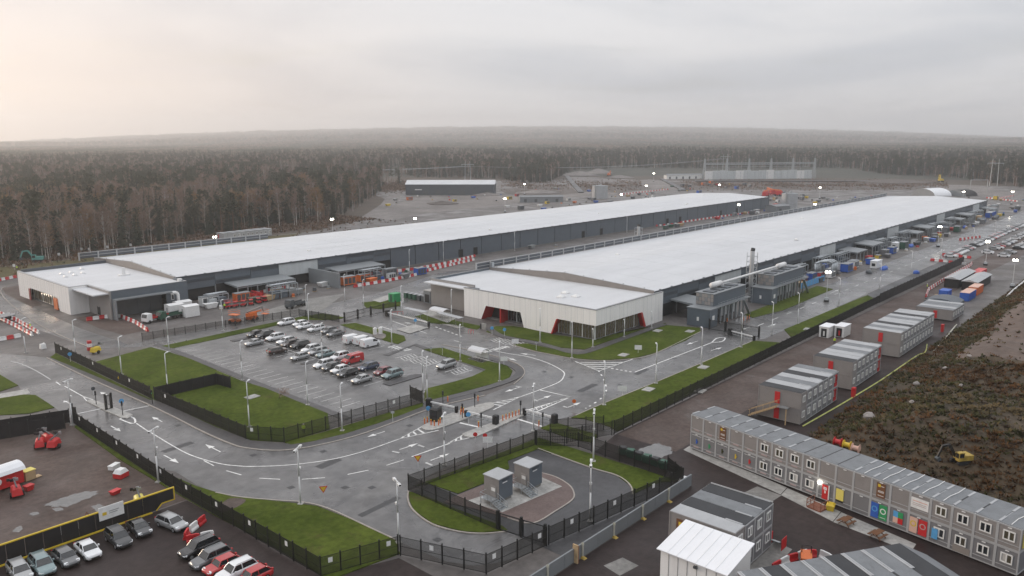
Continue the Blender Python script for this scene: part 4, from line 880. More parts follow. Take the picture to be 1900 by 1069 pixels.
# the row leans slightly: from (105.6,57.1) to (96.8,13.4)
row.location = (96.4, 11.5, 0); row.rotation_euler = (0, 0, -math.atan2(105.5 - 96.4, 57.1 - 11.5))
NR = 19
posters = {5: None}
for i in range(NR):
    k = NR - 1 - i            # k counts from the far left end of the picture
    for s in (0, 1):
        warm_ = s == 1 and k < 17
        m, y0, z0 = module(row, i, s, 0, 0, ('cab_roof' if (k % 5) else 'cab_roof') if s else None, 6.06, 'cab_warm' if s else 'cab_grey')
        MB().box(-.012, .035, y0 + .16, y0 + MW - .16, z0 + .55, z0 + .62).build('trim_strip', 'cab_frame', m)
        win = k in (5, 6, 7, 8, 15, 16, 17, 18)
        if win and not (s == 0 and k == 14 and False): window_on(m, 'x', .04, y0 + MW / 2, z0 + .95, lit=(k % 3 == 0 and s == 1))
        if k < 9: MB().box(-.02, .038, y0 + .75, y0 + 1.7, z0 + .36, z0 + .52).build('name_strip', 'pink_stripe', m)
        MB().box(-.05, .038, y0 + MW / 2 - .2, y0 + MW / 2 + .2, z0 + MH - .32, z0 + MH - .24).build('vent', 'white_paint', m)
        if s and k not in (8, 9, 10):
            MB().box(.3, 2.0, y0 + MW - .16, y0 + MW + .12, z0 + MH + .04, z0 + MH + .08).box(3.9, 5.7, y0 + MW - .16, y0 + MW + .12, z0 + MH + .04, z0 + MH + .08).build('flashing', 'cab_roof_pale', m)
        if s and k in (11, 12, 13, 14, 15, 18):
            MB().path([(.3, y0 + 1.2, z0 + MH + .08), (2.2, y0 + 1.28, z0 + MH + .08), (4, y0 + 1.1, z0 + MH + .08), (5.9, y0 + 1.2, z0 + MH + .08)], .05, 5).build('cable', 'white_paint', m)
        else:
            if s: MB().box(.3, 5.8, y0 + MW - .1, y0 + MW + .06, z0 + MH - .02, z0 + MH + .035).build('roof_gap', 'black_plastic', m)
        def poster(a0, a1, z0_, z1_, mm, name='poster'):
            return MB().box(-.03, .037, y0 + a0, y0 + a1, z0 + z0_, z0 + z1_).build(name, mm, m)
        def ring(ac, zc, r, mm):
            b = MB(); n = 20
            for q in range(n):
                t0, t1 = 2 * math.pi * q / n, 2 * math.pi * (q + 1) / n
                b.face([(-.038, y0 + ac + r * math.cos(t0), z0 + zc + r * math.sin(t0)), (-.038, y0 + ac + r * math.cos(t1), z0 + zc + r * math.sin(t1)), (-.038, y0 + ac + r * .68 * math.cos(t1), z0 + zc + r * .68 * math.sin(t1)), (-.038, y0 + ac + r * .68 * math.cos(t0), z0 + zc + r * .68 * math.sin(t0))])
            b.build('emblem', mm, m)
        def bars(a0, a1, zs, mm, h_=.07):
            b = MB()
            for z_ in zs: b.box(-.042, -.031, y0 + a0, y0 + a1, z0 + z_, z0 + z_ + h_)
            b.build('lettering', mm, m)
        if s == 1 and k in (2, 12):
            poster(.65, 1.75, .45, 2.35, 'brown', 'sign_board'); bars(.8, 1.55, (.7, 1.15, 1.3), 'white_plastic'); MB().box(-.042, -.031, y0 + 1.25, y0 + 1.6, z0 + 1.85, z0 + 2.2).build('emblem', 'yellow', m); bars(.8, 1.2, (1.95,), 'white_plastic')
        if s == 1 and k == 14: pass
        if s == 1 and k == 14: poster(.2, 2.3, .8, 2.1, 'white_plastic', 'sign_board'); bars(.35, 2.1, (1.7,), 'orange', .05); bars(.5, 2.1, (1.2, 1.4), 'pink_stripe', .06)
        if s == 0:
            if k == 12: poster(1.3, 2.28, .35, 2.3, 'blue'); ring(1.8, 1.5, .38, 'blue_sky'); poster(.2, 1.2, .35, 2.3, 'green'); ring(.7, 1.5, .38, 'white_plastic'); bars(.35, 1.05, (.6,), 'white_plastic')
            if k == 13:
                for a0, z_, mm in ((1.25, 1.45, 'blue_sky'), (.65, 1.45, 'green'), (1.25, .7, 'peach'), (.65, .7, 'red')): poster(a0, a0 + .6, z_, z_ + .75, mm)
            if k == 14:
                poster(1.4, 2.36, .3, 2.2, 'peach') if False else None
            if k == 10: poster(1.15, 2.2, .8, 2.3, 'yellow_pale', 'sign_board'); bars(1.15, 2.2, (.55,), 'black_plastic', .22)
            if k in (0, 1, 2, 3, 4):
                cm_ = ('blue', 'green', 'brush_green', 'yellow', 'red')[k]; MB().box(-.04, .036, y0 + 1.1, y0 + 1.28, z0 + 1.0, z0 + 1.7).box(-.04, .036, y0 + .95, y0 + 1.1, z0 + 1.25, z0 + 1.45).build('symbol', cm_, m); MB().box(-.02, .038, y0 + .3, y0 + 2.1, z0 + MH - .45, z0 + MH - .42).build('trim_strip', 'white_paint', m)
            if k == 9:
                d = poster(.85, 1.75, .15, 2.15, 'red', 'door'); bars(1.05, 1.55, (1.5, 1.7), 'white_plastic', .15); bars(1.2, 1.4, (1.0, 1.2), 'white_plastic', .18)
                MB().box(-.07, .036, y0 + .7, y0 + .84, z0 + .15, z0 + 2.25).build('door_frame', 'window_white', m); MB().box(-.25, .036, y0 + 2.0, y0 + 2.25, z0 + 2.1, z0 + 2.35).build('wall_lamp', 'lamp_lit', m)
        if k == 15 and s == 0: MB().box(-.12, -.095, y0 + 1.3, y0 + 2.0, z0 + .6, z0 + 1.9).build('notice', 'blue_sky', m)
        if k == 16 and s == 0: poster(.1, 2.0, .1, .85, 'clad_beige', 'sign_board')
# two big posters across the 14th cabin
_y = (NR - 1 - 14) * MW + MW
for a0, mm, mr_ in ((-1.15, 'peach', 'yellow'), (-2.3, 'red', 'pink_stripe')):
    pass
MB().box(-.06, -.02, _y - 1.15, _y - .2, .6, 2.55).build('poster', 'peach', row); MB().box(-.06, -.02, _y - 2.3, _y - 1.28, .6, 2.55).build('poster', 'red', row)
for yc, mm in ((_y - .67, 'yellow'), (_y - 1.79, 'pink_stripe')):
    b = MB()
    for q in range(20):
        t0, t1 = 2 * math.pi * q / 20, 2 * math.pi * (q + 1) / 20
        b.face([(-.066, yc + .38 * math.cos(t0), 1.75 + .38 * math.sin(t0)), (-.066, yc + .38 * math.cos(t1), 1.75 + .38 * math.sin(t1)), (-.066, yc + .25 * math.cos(t1), 1.75 + .25 * math.sin(t1)), (-.066, yc + .25 * math.cos(t0), 1.75 + .25 * math.sin(t0))])
    b.build('emblem', mm, row)
# end wall sign at the near end
MB().box(.6, 2.2, -.06, .03, 3.3, 5.0).build('sign_board', 'yellow_pale', row)
# landing in front of the red door
t = thing('door_landing', 'rusty red steel landing with railings below the red cabin door', 'landing', (*g(1521, 942), 0), row.rotation_euler[2])
MB().box(-1.3, .6, -.9, 1.1, .02, .22).build('platform', 'rust', t)
r = MB()
for a in ((-1.3, -.9), (-1.3, 1.1), (.5, -.9), (.5, 1.1), (-.4, 1.1), (-.4, -.9), (-1.3, .1)): r.bar((*a, .2), (*a, 1.25), .07, .07)
for z in (.7, 1.25): r.bar((-1.3, -.9, z), (-1.3, 1.1, z), .06, .06); r.bar((-1.3, 1.1, z), (.5, 1.1, z), .06, .06); r.bar((-1.3, -.9, z), (.5, -.9, z), .06, .06)
r.build('railing', 'rust', t)
t = thing('grit_bin', 'yellow grit bin beside the red door landing', 'bin', (*g(1541, 946), 0), .2); MB().frus((-.5, .5, -.4, .4), (-.6, .6, -.5, .5), .02, .75).build('body', 'yellow', t); MB().frus((-.63, .63, -.53, .53), (-.4, .4, -.3, .3), .75, .95).build('lid', 'yellow', t)
# the three smaller blocks and the single-storey one: modules lie along +Y, block runs along +X
def block(x, y, n, storeys, label, roofs, dep=7.6, win_lo=1, red_end=False, rz=0, lit=False):
    t = thing('cabin_block', label, 'cabins', (x, y, 0), rz)
    for i in range(n):
        for s in range(storeys):
            x0, z0 = i * MW, .25 + s * MH
            m = MB().box(x0 + .05, x0 + MW - .05, .04, dep - .04, z0 + .12, z0 + MH - .14).build('module', 'cab_warm' if i == 0 else 'cab_grey', t)
            f = MB()
            for yy in (0, dep - .14):
                for xx in (x0, x0 + MW - .14): f.box(xx, xx + .14, yy, yy + .14, z0, z0 + MH - .02)
                f.box(x0 + .14, x0 + MW - .14, yy, yy + .14, z0, z0 + .12); f.box(x0 + .14, x0 + MW - .14, yy, yy + .14, z0 + MH - .16, z0 + MH - .02)
            for xx in (x0, x0 + MW - .14): f.box(xx, xx + .14, .14, dep - .14, z0, z0 + .12); f.box(xx, xx + .14, .14, dep - .14, z0 + MH - .16, z0 + MH - .02)
            f.build('frame', 'cab_warm' if i == 0 else 'cab_frame', m)
            if s == storeys - 1: 
                MB().box(x0 + .06, x0 + MW - .06, .08, dep - .08, z0 + MH - .14, z0 + MH + .04).build('roof', roofs[i % len(roofs)], m)
                MB().box(x0 + MW - .14, x0 + MW + .1, .4, 2.4, z0 + MH + .045, z0 + MH + .09).build('flashing', 'cab_roof_pale', m)
            if i >= win_lo - 1: window_on(m, 'y', .04, x0 + MW / 2, z0 + .95, w=1.1, lit=(lit and i % 3 == 1))
            if red_end and i == n - 1: MB().box(x0 + .7, x0 + 1.8, -.05, .036, z0 + .15, z0 + 2.3).build('door', 'red', m)
            if i == 0: MB().box(x0 - .05, x0 + .045, 3.7, 4.6, z0 + .15, z0 + 2.2).build('door', 'red', m)
    return t
PALE3 = ['cab_roof_dark', 'cab_roof_pale', 'cab_roof', 'cab_roof_pale', 'cab_roof_dark', 'cab_roof_pale', 'cab_roof']
b1 = block(126.5, 48.0, 7, 2, 'two-storey grey cabin block right behind the long cabin row, red doors on the ends', PALE3, 7.6, 1, True)
b2 = block(151.2, 48.0, 7, 2, 'two-storey grey cabin block in the middle of the three with pale roof strips', PALE3[:1] + ['cab_roof_pale', 'cab_roof_pale', 'cab_roof', 'cab_roof_pale', 'cab_roof', 'cab_roof_pale'], 7.6, 1, True)
b3 = block(181.2, 48.0, 11, 2, 'longest two-storey grey cabin block with many roof strips, beside the white toilets', ['cab_roof_pale', 'cab_roof', 'cab_roof_pale', 'cab_roof_dark', 'cab_roof_pale'], 8.0, 1)
b4 = block(227.5, 48.2, 5, 1, 'single-storey grey cabin block beside the dark arched tent', ['cab_roof', 'cab_roof_pale', 'cab_roof'], 9.0, 1)
# outside stair on the first block
t = thing('cabin_stair', 'pale wooden stair climbing to the upper red door of the cabin block', 'stair', (126.3, 51.2, 0)); b = MB()
for k in range(12): b.box(-1.1, -.1, 5.0 - k * .42, 5.4 - k * .42, .2 + k * .23, .26 + k * .23)
b.build('tread', 'wood', t); b = MB()
for xx in (-1.15, -.1): b.bar((xx, 5.4, .25), (xx, .4, 2.95), .07, .2); b.bar((xx, 5.4, 1.25), (xx, .4, 3.95), .06, .08)
for k in range(5): b.bar((-1.15, 5.2 - k * 1.2, .2 + k * .65), (-1.15, 5.2 - k * 1.2, 1.3 + k * .65), .06, .06)
b.build('stringer', 'wood', t); MB().box(-1.2, -.05, -1.4, .5, 2.85, 2.97).build('landing', 'steel', t); MB().box(-1.15, -1.0, -1.3, -1.15, 0, 2.85).build('post', 'wood', t)
# the near cabin block with the white shed
nb_ = block(75.0, 34.6, 4, 2, 'two-storey cabin block with dark and pale roofs beside the white shed', ['cab_roof_pale', 'cab_roof_dark', 'cab_roof', 'cab_roof_dark'], 8.2, 1)
MB().box(-.06, .03, 5.4, 7.2, 3.3, 5.1).build('sign_board', 'brown', nb_); MB().box(-.075, -.061, 6.4, 6.9, 4.3, 4.8).build('emblem', 'yellow', nb_); MB().box(-.075, -.061, 5.6, 6.6, 3.5, 3.65).box(-.075, -.061, 5.6, 6.6, 3.8, 3.95).build('lettering', 'white_plastic', nb_)
for yy in (.15, 8.05): MB().bar((9.78, yy, 5.75), (9.78, yy, 5.75 + .01), .1, .1)
MB().bar((9.8, .1, 5.78), (9.8, 8.1, 5.78), .12, .12).build('edge_rail', 'cab_frame', nb_)
t = thing('white_shed', 'white metal shed with sloping roof in front of the near cabin block', 'shed', (68.6, 32.4, 0))
MB().loft([[(0, y, 0), (0, y, 4.7), (5.6, y, 5.6), (5.6, y, 0)] for y in (0, 7.6)]).build('wall', 'white_clad', t)
rp = MB().loft([[(-.4, y, 4.64), (-.4, y, 4.74), (5.75, y, 5.74), (5.75, y, 5.62)] for y in (-.3, 7.9)]).build('roof', 'white_tent', t)
for k in range(1, 7): MB().bar((-.38, k * 1.1, 4.76), (5.7, k * 1.1, 5.75), .04, .03).build('roof_seam', 'white_paint', rp)
for k in range(1, 7): MB().box(-.03, -.003, k * 1.1 - .03, k * 1.1 + .03, 0, 4.6).build('panel_joint', 'clad_warm', t)
MB().box(-.25, -.003, 3.2, 3.6, 4.0, 4.25).build('floodlight', 'steel_dark', t)
# red steps at the near block's end
t = thing('access_steps', 'small steel access steps with red barrier sheets at the near cabin block', 'steps', (*g(1437, 1018), 0), 0)
b = MB()
for k in range(5): b.box(k * .35, k * .35 + .33, -.6, .6, .9 - k * .2, .95 - k * .2)
b.build('tread', 'steel', t)
for s_ in (-1, 1): MB().bar((0, s_ * .62, 1.0), (1.7, s_ * .62, .1), .05, .18).build('stringer', 'steel', t)
for (a, c_) in ((-.5, .5), (-.5, -1.2)): MB().box(-.9, .5, c_, c_ + .06, .5, 1.9).build('guard_sheet', 'red', t)
# the big roof at the very bottom
rn = thing('cabin_block', 'cabin block with large ribbed grey roof at the bottom edge of the picture', 'cabins', (*g(1668, 1008, 5.4), 0), math.atan2(13.5 - 28.4 + 7.6, 0) * 0 + math.radians(-32))
for i in range(8):
    x0 = -MW * (i + 1)
    for s in (0, 1):
        m = MB().box(x0 + .05, x0 + MW - .05, -9.5, 0, .25 + s * 2.6, .25 + s * 2.6 + 2.5).build('module', 'cab_grey', rn)
        if s:
            MB().box(x0 + .06, x0 + MW - .06, -9.4, -.1, 5.36, 5.46).build('roof', 'cab_roof' if i % 3 else 'cab_roof_dark', m)
            MB().box(x0 - .22, x0 + .0, -4.6, -.2, 5.47, 5.53).box(x0 + .05, x0 + .22, -4.6, -.2, 5.47, 5.54).build('flashing', 'cab_roof_pale', m)
            MB().box(x0 - .15, x0 + .15, -9.4, -4.7, 5.465, 5.475).build('roof_gap', 'black_plastic', m)
MB().loft([[(0, 0, 5.45), (2.6, -1.2, 4.3), (2.6, -1.2, 4.15), (0, 0, 5.3)], [(0, -9.5, 5.45), (2.6, -9.5, 4.3), (2.6, -9.5, 4.15), (0, -9.5, 5.3)]]).build('lean_to_roof', 'cab_roof', rn)
# toilets, tents, containers further along the track
for i, dx_ in enumerate((0, 2.9)):
    t = thing('toilet_cabin', ('white toilet cabin with dark doorway, nearer of the pair by the fence', 'white toilet cabin with red doorway sign, farther of the pair by the fence')[i], 'cabin', (188.6 + dx_ * 1.0, 64.6 - dx_ * .9 + 1.5, 0), 0)
    MB().box(0, 4.6, 0, 2.3, .1, 2.7).build('body', 'white_paint', t); MB().box(-.04, -.003, .5, 1.8, .2, 2.3).build('doorway', 'void', t); MB().box(-.06, -.041, .9, 1.3, .5, 1.7).build('sign', 'white_plastic' if i == 0 else 'red', t); MB().box(-.1, 4.7, -.1, 2.4, 2.7, 2.8).build('roof', 'white_tent', t)
t = thing('arched_tent', 'dark blue-grey arched storage tent behind the single-storey cabins', 'tent', (240, 50, 0))
prof = [(0, 0), (0, 2.4), (1.0, 2.9), (2.6, 3.3), (4.2, 3.45), (5.8, 3.3), (7.4, 2.9), (8.4, 2.4), (8.4, 0)]
MB().loft([[(x, y * 1.0, z) for y, z in [(a, b_) for a, b_ in prof]] for x in (0, 8)]).build('cover', 'clad_dark', t); MB().face([(-.02, y, z) for y, z in prof]).build('end_panel', 'clad_grey', t)
def container(x, y, rz, m, label, roofm=None, L=6.06):
    t = thing('shipping_container', label, 'container', (x, y, 0), rz); MB().box(0, L, 0, 2.44, .12, 2.55).build('body', m, t)
    c_ = MB()
    for k in range(int(L / .5)): c_.box(.15 + k * .5, .4 + k * .5, -.04, -.002, .3, 2.4); c_.box(.15 + k * .5, .4 + k * .5, 2.442, 2.48, .3, 2.4)
    c_.build('corrugation', m, t); MB().box(-.02, L + .02, -.06, 2.5, 2.55, 2.62).build('roof', roofm or m, t); MB().box(-.04, -.003, .1, 1.2, .2, 2.45).build('door', m, t); MB().box(-.04, -.003, 1.25, 2.35, .2, 2.45).build('door', m, t)
container(258.5, 51, 0, 'blue', 'blue shipping container with peach roof beside the concrete barrier', 'peach', 9); container(258, 56.5, 0, 'blue', 'small dark blue container in front of the peach-roofed one', 'blue', 4.5); container(270, 51.2, 0, 'orange', 'orange shipping container behind the peach-roofed blue one', 'peach', 8)
container(300, 57, 0, 'red', 'bright red shipping container below the far car park', 'red', 12); container(545, 100.5, 0, 'blue', 'blue cabin with white roof at the far right', 'white_tent', 14); container(515, 100, .1, 'wood', 'tan timber container beside the far end of the front hall', 'wood', 8)
for i, (x, y, L) in enumerate(((278, 53, 20), (280, 58.5, 22))):
    t = thing('storage_tent', ('long dark storage tent with pale roof beside the red container', 'long black-sided storage tent with pale roof nearer the track')[i], 'tent', (x, y, 0)); MB().box(0, L, 0, 4.2, 0, 2.8).build('wall', 'black_screen', t); MB().loft([[(xx, -.3, 2.8), (xx, 2.1, 3.5), (xx, 4.5, 2.8)] for xx in (-.3, L + .3)]).build('roof', 'cab_roof_pale', t)
# ------------------------------------------------------------------ fences
PM = MB()
for k in range(64):
    x = (k + .5) / 64; PM.box(x - .0028, x + .0028, -.006, .006, .06, 1)
for z in (.08, .5, .98): PM.box(0, 1, -.012, .012, z - .012, z + .012)
PANEL = PM.mesh('mesh_panel', 'black_fence')
POST = MB().box(-.065, .065, -.065, .065, 0, 1.04).box(-.08, .08, -.08, .08, 1.04, 1.055).mesh('post', 'black_fence')
PLATE = MB().box(-.25, .25, -.035, -.015, 1.5, 2.1).mesh('notice_plate', 'white_paint')
def fence(label, pts, h=2.4, step=2.6, plates=0, screen=None, gap=()):
    f = thing('mesh_fence' if not screen else 'screened_fence', label, 'fence', (*pts[0], 0)); ox, oy = pts[0]; cnt = 0
    for s_, ((x0, y0), (x1, y1)) in enumerate(zip(pts[:-1], pts[1:])):
        L = math.hypot(x1 - x0, y1 - y0); n = max(1, round(L / step)); a = math.atan2(y1 - y0, x1 - x0); w = L / n
        for i in range(n):
            x, y = x0 + (x1 - x0) * i / n - ox, y0 + (y1 - y0) * i / n - oy
            obj('post', POST, f, (x, y, 0), a, (1, 1, h * 1.04))
            obj('mesh_panel', SCREEN if screen else PANEL, f, (x, y, 0), a, (w, 1, h)); cnt += 1
            if plates and cnt % plates == 2: obj('notice_plate', PLATE, f, (x + math.cos(a) * w / 2, y + math.sin(a) * w / 2, h - 2.4), a if math.cos(a) * 0 + 1 else a)
    obj('post', POST, f, (pts[-1][0] - ox, pts[-1][1] - oy, 0), 0, (1, 1, h * 1.04))
    return f
SCREEN = MB().box(0, 1, -.01, .01, .03, 1).mesh('screen_panel', 'black_screen')
fence('black mesh fence round the big lawn and along the near side of the car park', [(60.6, 194), (60.5, 145.2)], plates=7)
fence('black mesh fence bending from the left gate past the lawn to the barrier gate', [(60.6, 143.2), (61.6, 113), (65, 107.2), (92.3, 104.6), (92.8, 108.5)], plates=11)
fence('short black screened fence pen on the lawn beside the left gate', [(60.8, 144.2), (73, 143.8), (73.6, 139.5)], screen=True)
fence('black mesh fence between the dirt yard and the curved road', [(45.8, 142.5), (44.9, 100.5), (45.6, 69.4), (54.4, 66.6)], plates=3)
fence('short black screened fence beside the left gate post', [(45.6, 143), (35, 146.5), (34, 143.5), (44, 140.5)], screen=True)
fence('black mesh fence below the lower lawn at the bottom edge', [(54.5, 66.3), (58.2, 56), (67.4, 54.8)], plates=3)
fence('black mesh fence on the road side of the kiosk enclosure', [(66.4, 62), (66.4, 78.6), (90.6, 76.0)], 2.4)
fence('black mesh fence on the front side of the kiosk enclosure by the plastic wall', [(67.8, 54.8), (93.2, 51.2), (95.5, 55)], 2.4, plates=3)
fence('black mesh fence at the back of the kiosk enclosure', [(90.6, 75.8), (94.5, 70.5), (93.4, 51.6)], 2.4)
fence('black mesh fence round the small lawn by the barrier gate', [(91.0, 76.5), (94.5, 72.8), (102.2, 69.4)], 2.4)
fence('black mesh fence pen beside the right barrier post', [(96.2, 77.6), (103.2, 71.8)], 2.4)
fence('long black mesh fence between the right lawn and the cabin track', [(102.6, 69.3), (240, 70.2)], 2.4, 2.8)
fence('black screened fence along the dark bank beside the far track', [(240.3, 70.2), (337, 69.6)], 2.8, 3.2, screen=True)
fence('dark mesh fence on the verge behind the car park', [(78.5, 190), (119, 184.8), (121.5, 170)], 1.9, 2.6)
# gates
def gate(label, p, q, h=2.4, leaf=4.5):
    t = thing('swing_gate', label, 'gate', (*p, 0)); L = math.hypot(q[0] - p[0], q[1] - p[1]); a = math.atan2(q[1] - p[1], q[0] - p[0]); t.rotation_euler = (0, 0, a)
    n = max(1, round(L / leaf))
    for i in range(n + 1): MB().box(i * L / n - .14, i * L / n + .14, -.14, .14, 0, h + .3).build('gate_post', 'black_fence', t)
    for i in range(n):
        x0, x1 = i * L / n + .2, (i + 1) * L / n - .2
        b = MB(); b.box(x0, x1, -.04, .04, .15, .27); b.box(x0, x1, -.04, .04, h - .12, h); b.box(x0, x0 + .1, -.04, .04, .27, h - .12); b.box(x1 - .1, x1, -.04, .04, .27, h - .12)
        lf = b.build('leaf', 'black_fence', t); c_ = MB()
        for k in range(int((x1 - x0) / .16)): c_.box(x0 + .15 + k * .16, x0 + .18 + k * .16, -.015, .015, .27, h - .12)
        c_.build('infill', 'black_fence', lf)
gate('black double gate across the entrance road beside the car park', (122.7, 169.3), (141.6, 170.8)); gate('black gate across the right road beside the plant block', (178.2, 92.2), (178.4, 79.0), 2.6); gate('black mesh gate of the kiosk enclosure beside the crescent lawn', (66.5, 61.8), (67.6, 55.2), 2.4, 3.3)
gate('tall black sliding gate frame on the traffic island of the left entrance', g(197, 762), g(208, 759), 2.8, 3)
gate('black gate post pair at the left entrance beside the screened fence', g(136, 778), g(142, 785), 2.6, 3)
# low plastic wall with yellow feet
t = thing('hoarding_wall', 'low pale plastic wall with yellow feet beside the kiosk enclosure', 'wall', (0, 0, 0))
for i in range(11):
    x = 58.5 + i * 3.2; MB().box(x, x + 3.16, 50.1, 50.28, .05, 1.75).build('panel', 'clad_mid', t)
    if i % 2: MB().box(x - .08, x + .08, 49.9, 50.07, .1, 1.95).box(x - .12, x + .12, 49.86, 50.09, 1.6, 1.95).build('post', 'hose_pale', t); MB().frus((x - .3, x + .3, 49.5, 50.08), (x - .12, x + .12, 49.85, 50.07), .02, .25).build('foot', 'yellow_worn', t)
t = thing('timber_post', 'pair of brown timber boards at the end of the pale plastic wall', 'post', (66.6, 49.6, 0)); MB().box(0, .16, 0, .7, 0, 2.3).build('board', 'wood', t); MB().box(.2, .34, .05, .65, 0, 2.1).build('board', 'rust', t)
# black hoarding with yellow edging
t = thing('hoarding', 'black hoarding with yellow edging between the dirt yard and the car lot', 'hoarding', (0, 99.0, 0))
for i in range(20): MB().box(2 + i * 1.95, 3.9 + i * 1.95, 0, .1, .12, 2.4).build('panel', 'black_screen', t)
MB().box(2, 43.2, -.05, .16, 2.4, 2.55).build('top_rail', 'yellow', t); MB().box(2, 40.0, -.3, -.02, 0, .15).build('kick_board', 'yellow', t); MB().loft([[(40.9, -.02, .12), (41.5, -.02, .9), (43.0, -.02, .9), (43.0, -.02, 2.4), (40.9, -.02, 2.4)], [(40.9, .1, .12), (41.5, .1, .9), (43.0, .1, .9), (43.0, .1, 2.4), (40.9, .1, 2.4)]]).build('end_panel', 'black_screen', t)
b = MB(); b.bar((40.6, -.08, .1), (41.4, -.08, .85), .1, .12); b.bar((41.4, -.08, .85), (43.1, -.08, .85), .1, .12); b.bar((43.1, -.08, .8), (43.1, -.08, 2.5), .12, .12); b.build('end_trim', 'yellow', t)
MB().box(33.6, 36.6, -.16, -.06, 1.3, 3.0).build('sign_board', 'white_plastic', t); MB().box(34.0, 34.5, -.18, -.161, 1.9, 2.3).build('emblem', 'yellow', t); MB().box(34.8, 36.0, -.18, -.161, 2.2, 2.3).box(34.8, 35.8, -.18, -.161, 1.95, 2.05).build('lettering', 'steel', t)
MB().box(19.6, 20.8, -.16, -.06, 1.2, 2.2).build('sign_board', 'white_plastic', t)

# ------------------------------------------------------------------ lamps and masts
def lamp_proto(h=8.0, twin=False, name='street_lamp'):
    t = thing(name, 'x', 'lamp', (0, 0, 0))
    MB().tube((0, 0, .1), (0, 0, h * .5), .13, .10, 8).tube((0, 0, h * .5), (0, 0, h), .10, .075, 8).build('pole', 'pole', t, True)
    MB().box(-.35, .35, -.35, .35, .02, .18).build('base', 'concrete', t)
    if twin:
        MB().box(-.9, .9, -.06, .06, h - .05, h + .07).build('arm', 'pole', t)
        for s_ in (-1, 1):
            c = MB().box(s_ * .55, s_ * 1.15, -.16, .16, h - .22, h + .02).build('camera_housing', 'white_paint', t) if s_ > 0 else MB().box(-1.15, -.55, -.16, .16, h - .22, h + .02).build('camera_housing', 'white_paint', t)
            MB().box(s_ * 1.15, s_ * 1.17, -.12, .12, h - .19, h - .01).build('lens', 'black_plastic', c) if s_ > 0 else MB().box(-1.17, -1.15, -.12, .12, h - .19, h - .01).build('lens', 'black_plastic', c)
        MB().box(.08, .45, -.15, .15, h * .62, h * .62 + .25).build('camera', 'white_paint', t)
    else:
        MB().box(-.06, 1.0, -.05, .05, h - .06, h + .04).build('arm', 'pole', t); MB().frus((.55, 1.45, -.17, .17), (.6, 1.4, -.12, .12), h - .03, h + .09).build('lamp_head', 'pole', t); MB().box(.65, 1.35, -.12, .12, h - .07, h - .03).build('lens', 'glass_dark', t)
    return t
L1 = lamp_proto(); L2 = lamp_proto(8.0, True, 'camera_mast'); L3 = lamp_proto(4.2, False, 'path_lamp')
_used = set()
def put(proto, px, py, label, rz=0, sc=1.0, group=None):
    x, y = g(px, py); z = .12
    if proto.name not in _used:
        _used.add(proto.name); o = proto; o.location = (x, y, z - .12); o.rotation_euler = (0, 0, rz); o.scale = (1, 1, sc); o['label'] = label
        if group: o['group'] = group
        return o
    return copy_tree(proto, (x, y, z - .12), rz, label, group, (1, 1, sc))
GL, GM = 'street lamps on site', 'camera masts'
for px, py, lab in ((558, 936, 'camera mast on the kerb of the lower lawn'), (740, 1008, 'camera mast by the mouth of the loop road'), (825, 864, 'camera mast beside the road fence of the kiosk enclosure'), (1095, 968, 'camera mast inside the kiosk enclosure near the front fence'), (1101, 857, 'camera mast behind the kiosks on the grass'), (990, 800, 'camera mast next to the right barrier arm'), (135, 789, 'camera mast beside the left entrance gate'), (294, 895, 'camera mast on the grass strip by the dirt yard fence')):
    put(L2, px, py, 'grey twin-head ' + lab, .6 + .3 * (px % 3), 1, GM)
for px, py, lab in ((635, 800, 'on the verge below the car park corner'), (463, 793, 'at the fence bend of the big lawn'), (312, 731, 'beside the black pen on the big lawn'), (226, 696, 'at the upper left of the big lawn'), (314, 653, 'at the left corner of the car park'), (414, 615, 'on the verge left of the orange lifts'), (571, 752, 'on the path below the empty bays'), (450, 706, 'on the path beside the big lawn'), (598, 667, 'between the rows of parked cars'), (727, 638, 'on the island beside the white vans'), (785, 729, 'at the car park exit fence'), (793, 742, 'closest to the left barrier cabinet'), (854, 671, 'beside the arched bus shelter'), (927, 708, 'at the tip of the curved lawn'), (1002, 636, 'on the lawn before the white office front'), (1061, 665, 'on the outer lawn below the white office corner'), (1121, 752, 'at the road mouth of the right lawn'), (1217, 712, 'second along the right lawn'), (1301, 677, 'third along the right lawn'), (1375, 645, 'beside the right gate on the lawn'), (1432, 621, 'just past the right gate'), (1480, 601, 'next to the dashed right road'), (1556, 568, 'halfway along the far right lawn'), (1632, 536, 'at the start of the dark bank'), (1690, 508, 'on the dark bank'), (48, 655, 'left of the entrance road on bare soil'), (141, 659, 'behind the left fence end'), (569, 582, 'behind the car park near the service wall'), (573, 602, 'at the back fence of the car park'), (675, 571, 'on the small lawn inside the double gate'), (745, 585, 'beside the double gate and bike shelters'), (838, 593, 'behind the arched bike shelter'), (640, 559, 'on the entrance loop inside the gate'), (823, 486, 'between the halls by the barriers'), (760, 505, 'between the halls near the service road'), (955, 466, 'between the halls before the stack'), (1064, 444, 'between the halls past the stack'), (1163, 432, 'far between the halls'), (1745, 480, 'beside the far road'), (1805, 457, 'far up the right road'), (1845, 440, 'farthest up the right road')):
    put(L1, px, py, 'grey street lamp ' + lab, .7, 1, GL)
for px, py, lab in ((1100, 645, 'at the corner path of the white office'), (1158, 626, 'beside the side windows of the white office'), (1209, 610, 'near the far end of the white office side'), (700, 753, 'x'))[:3]: put(L3, px, py, 'short path lamp ' + lab, .7, 1)
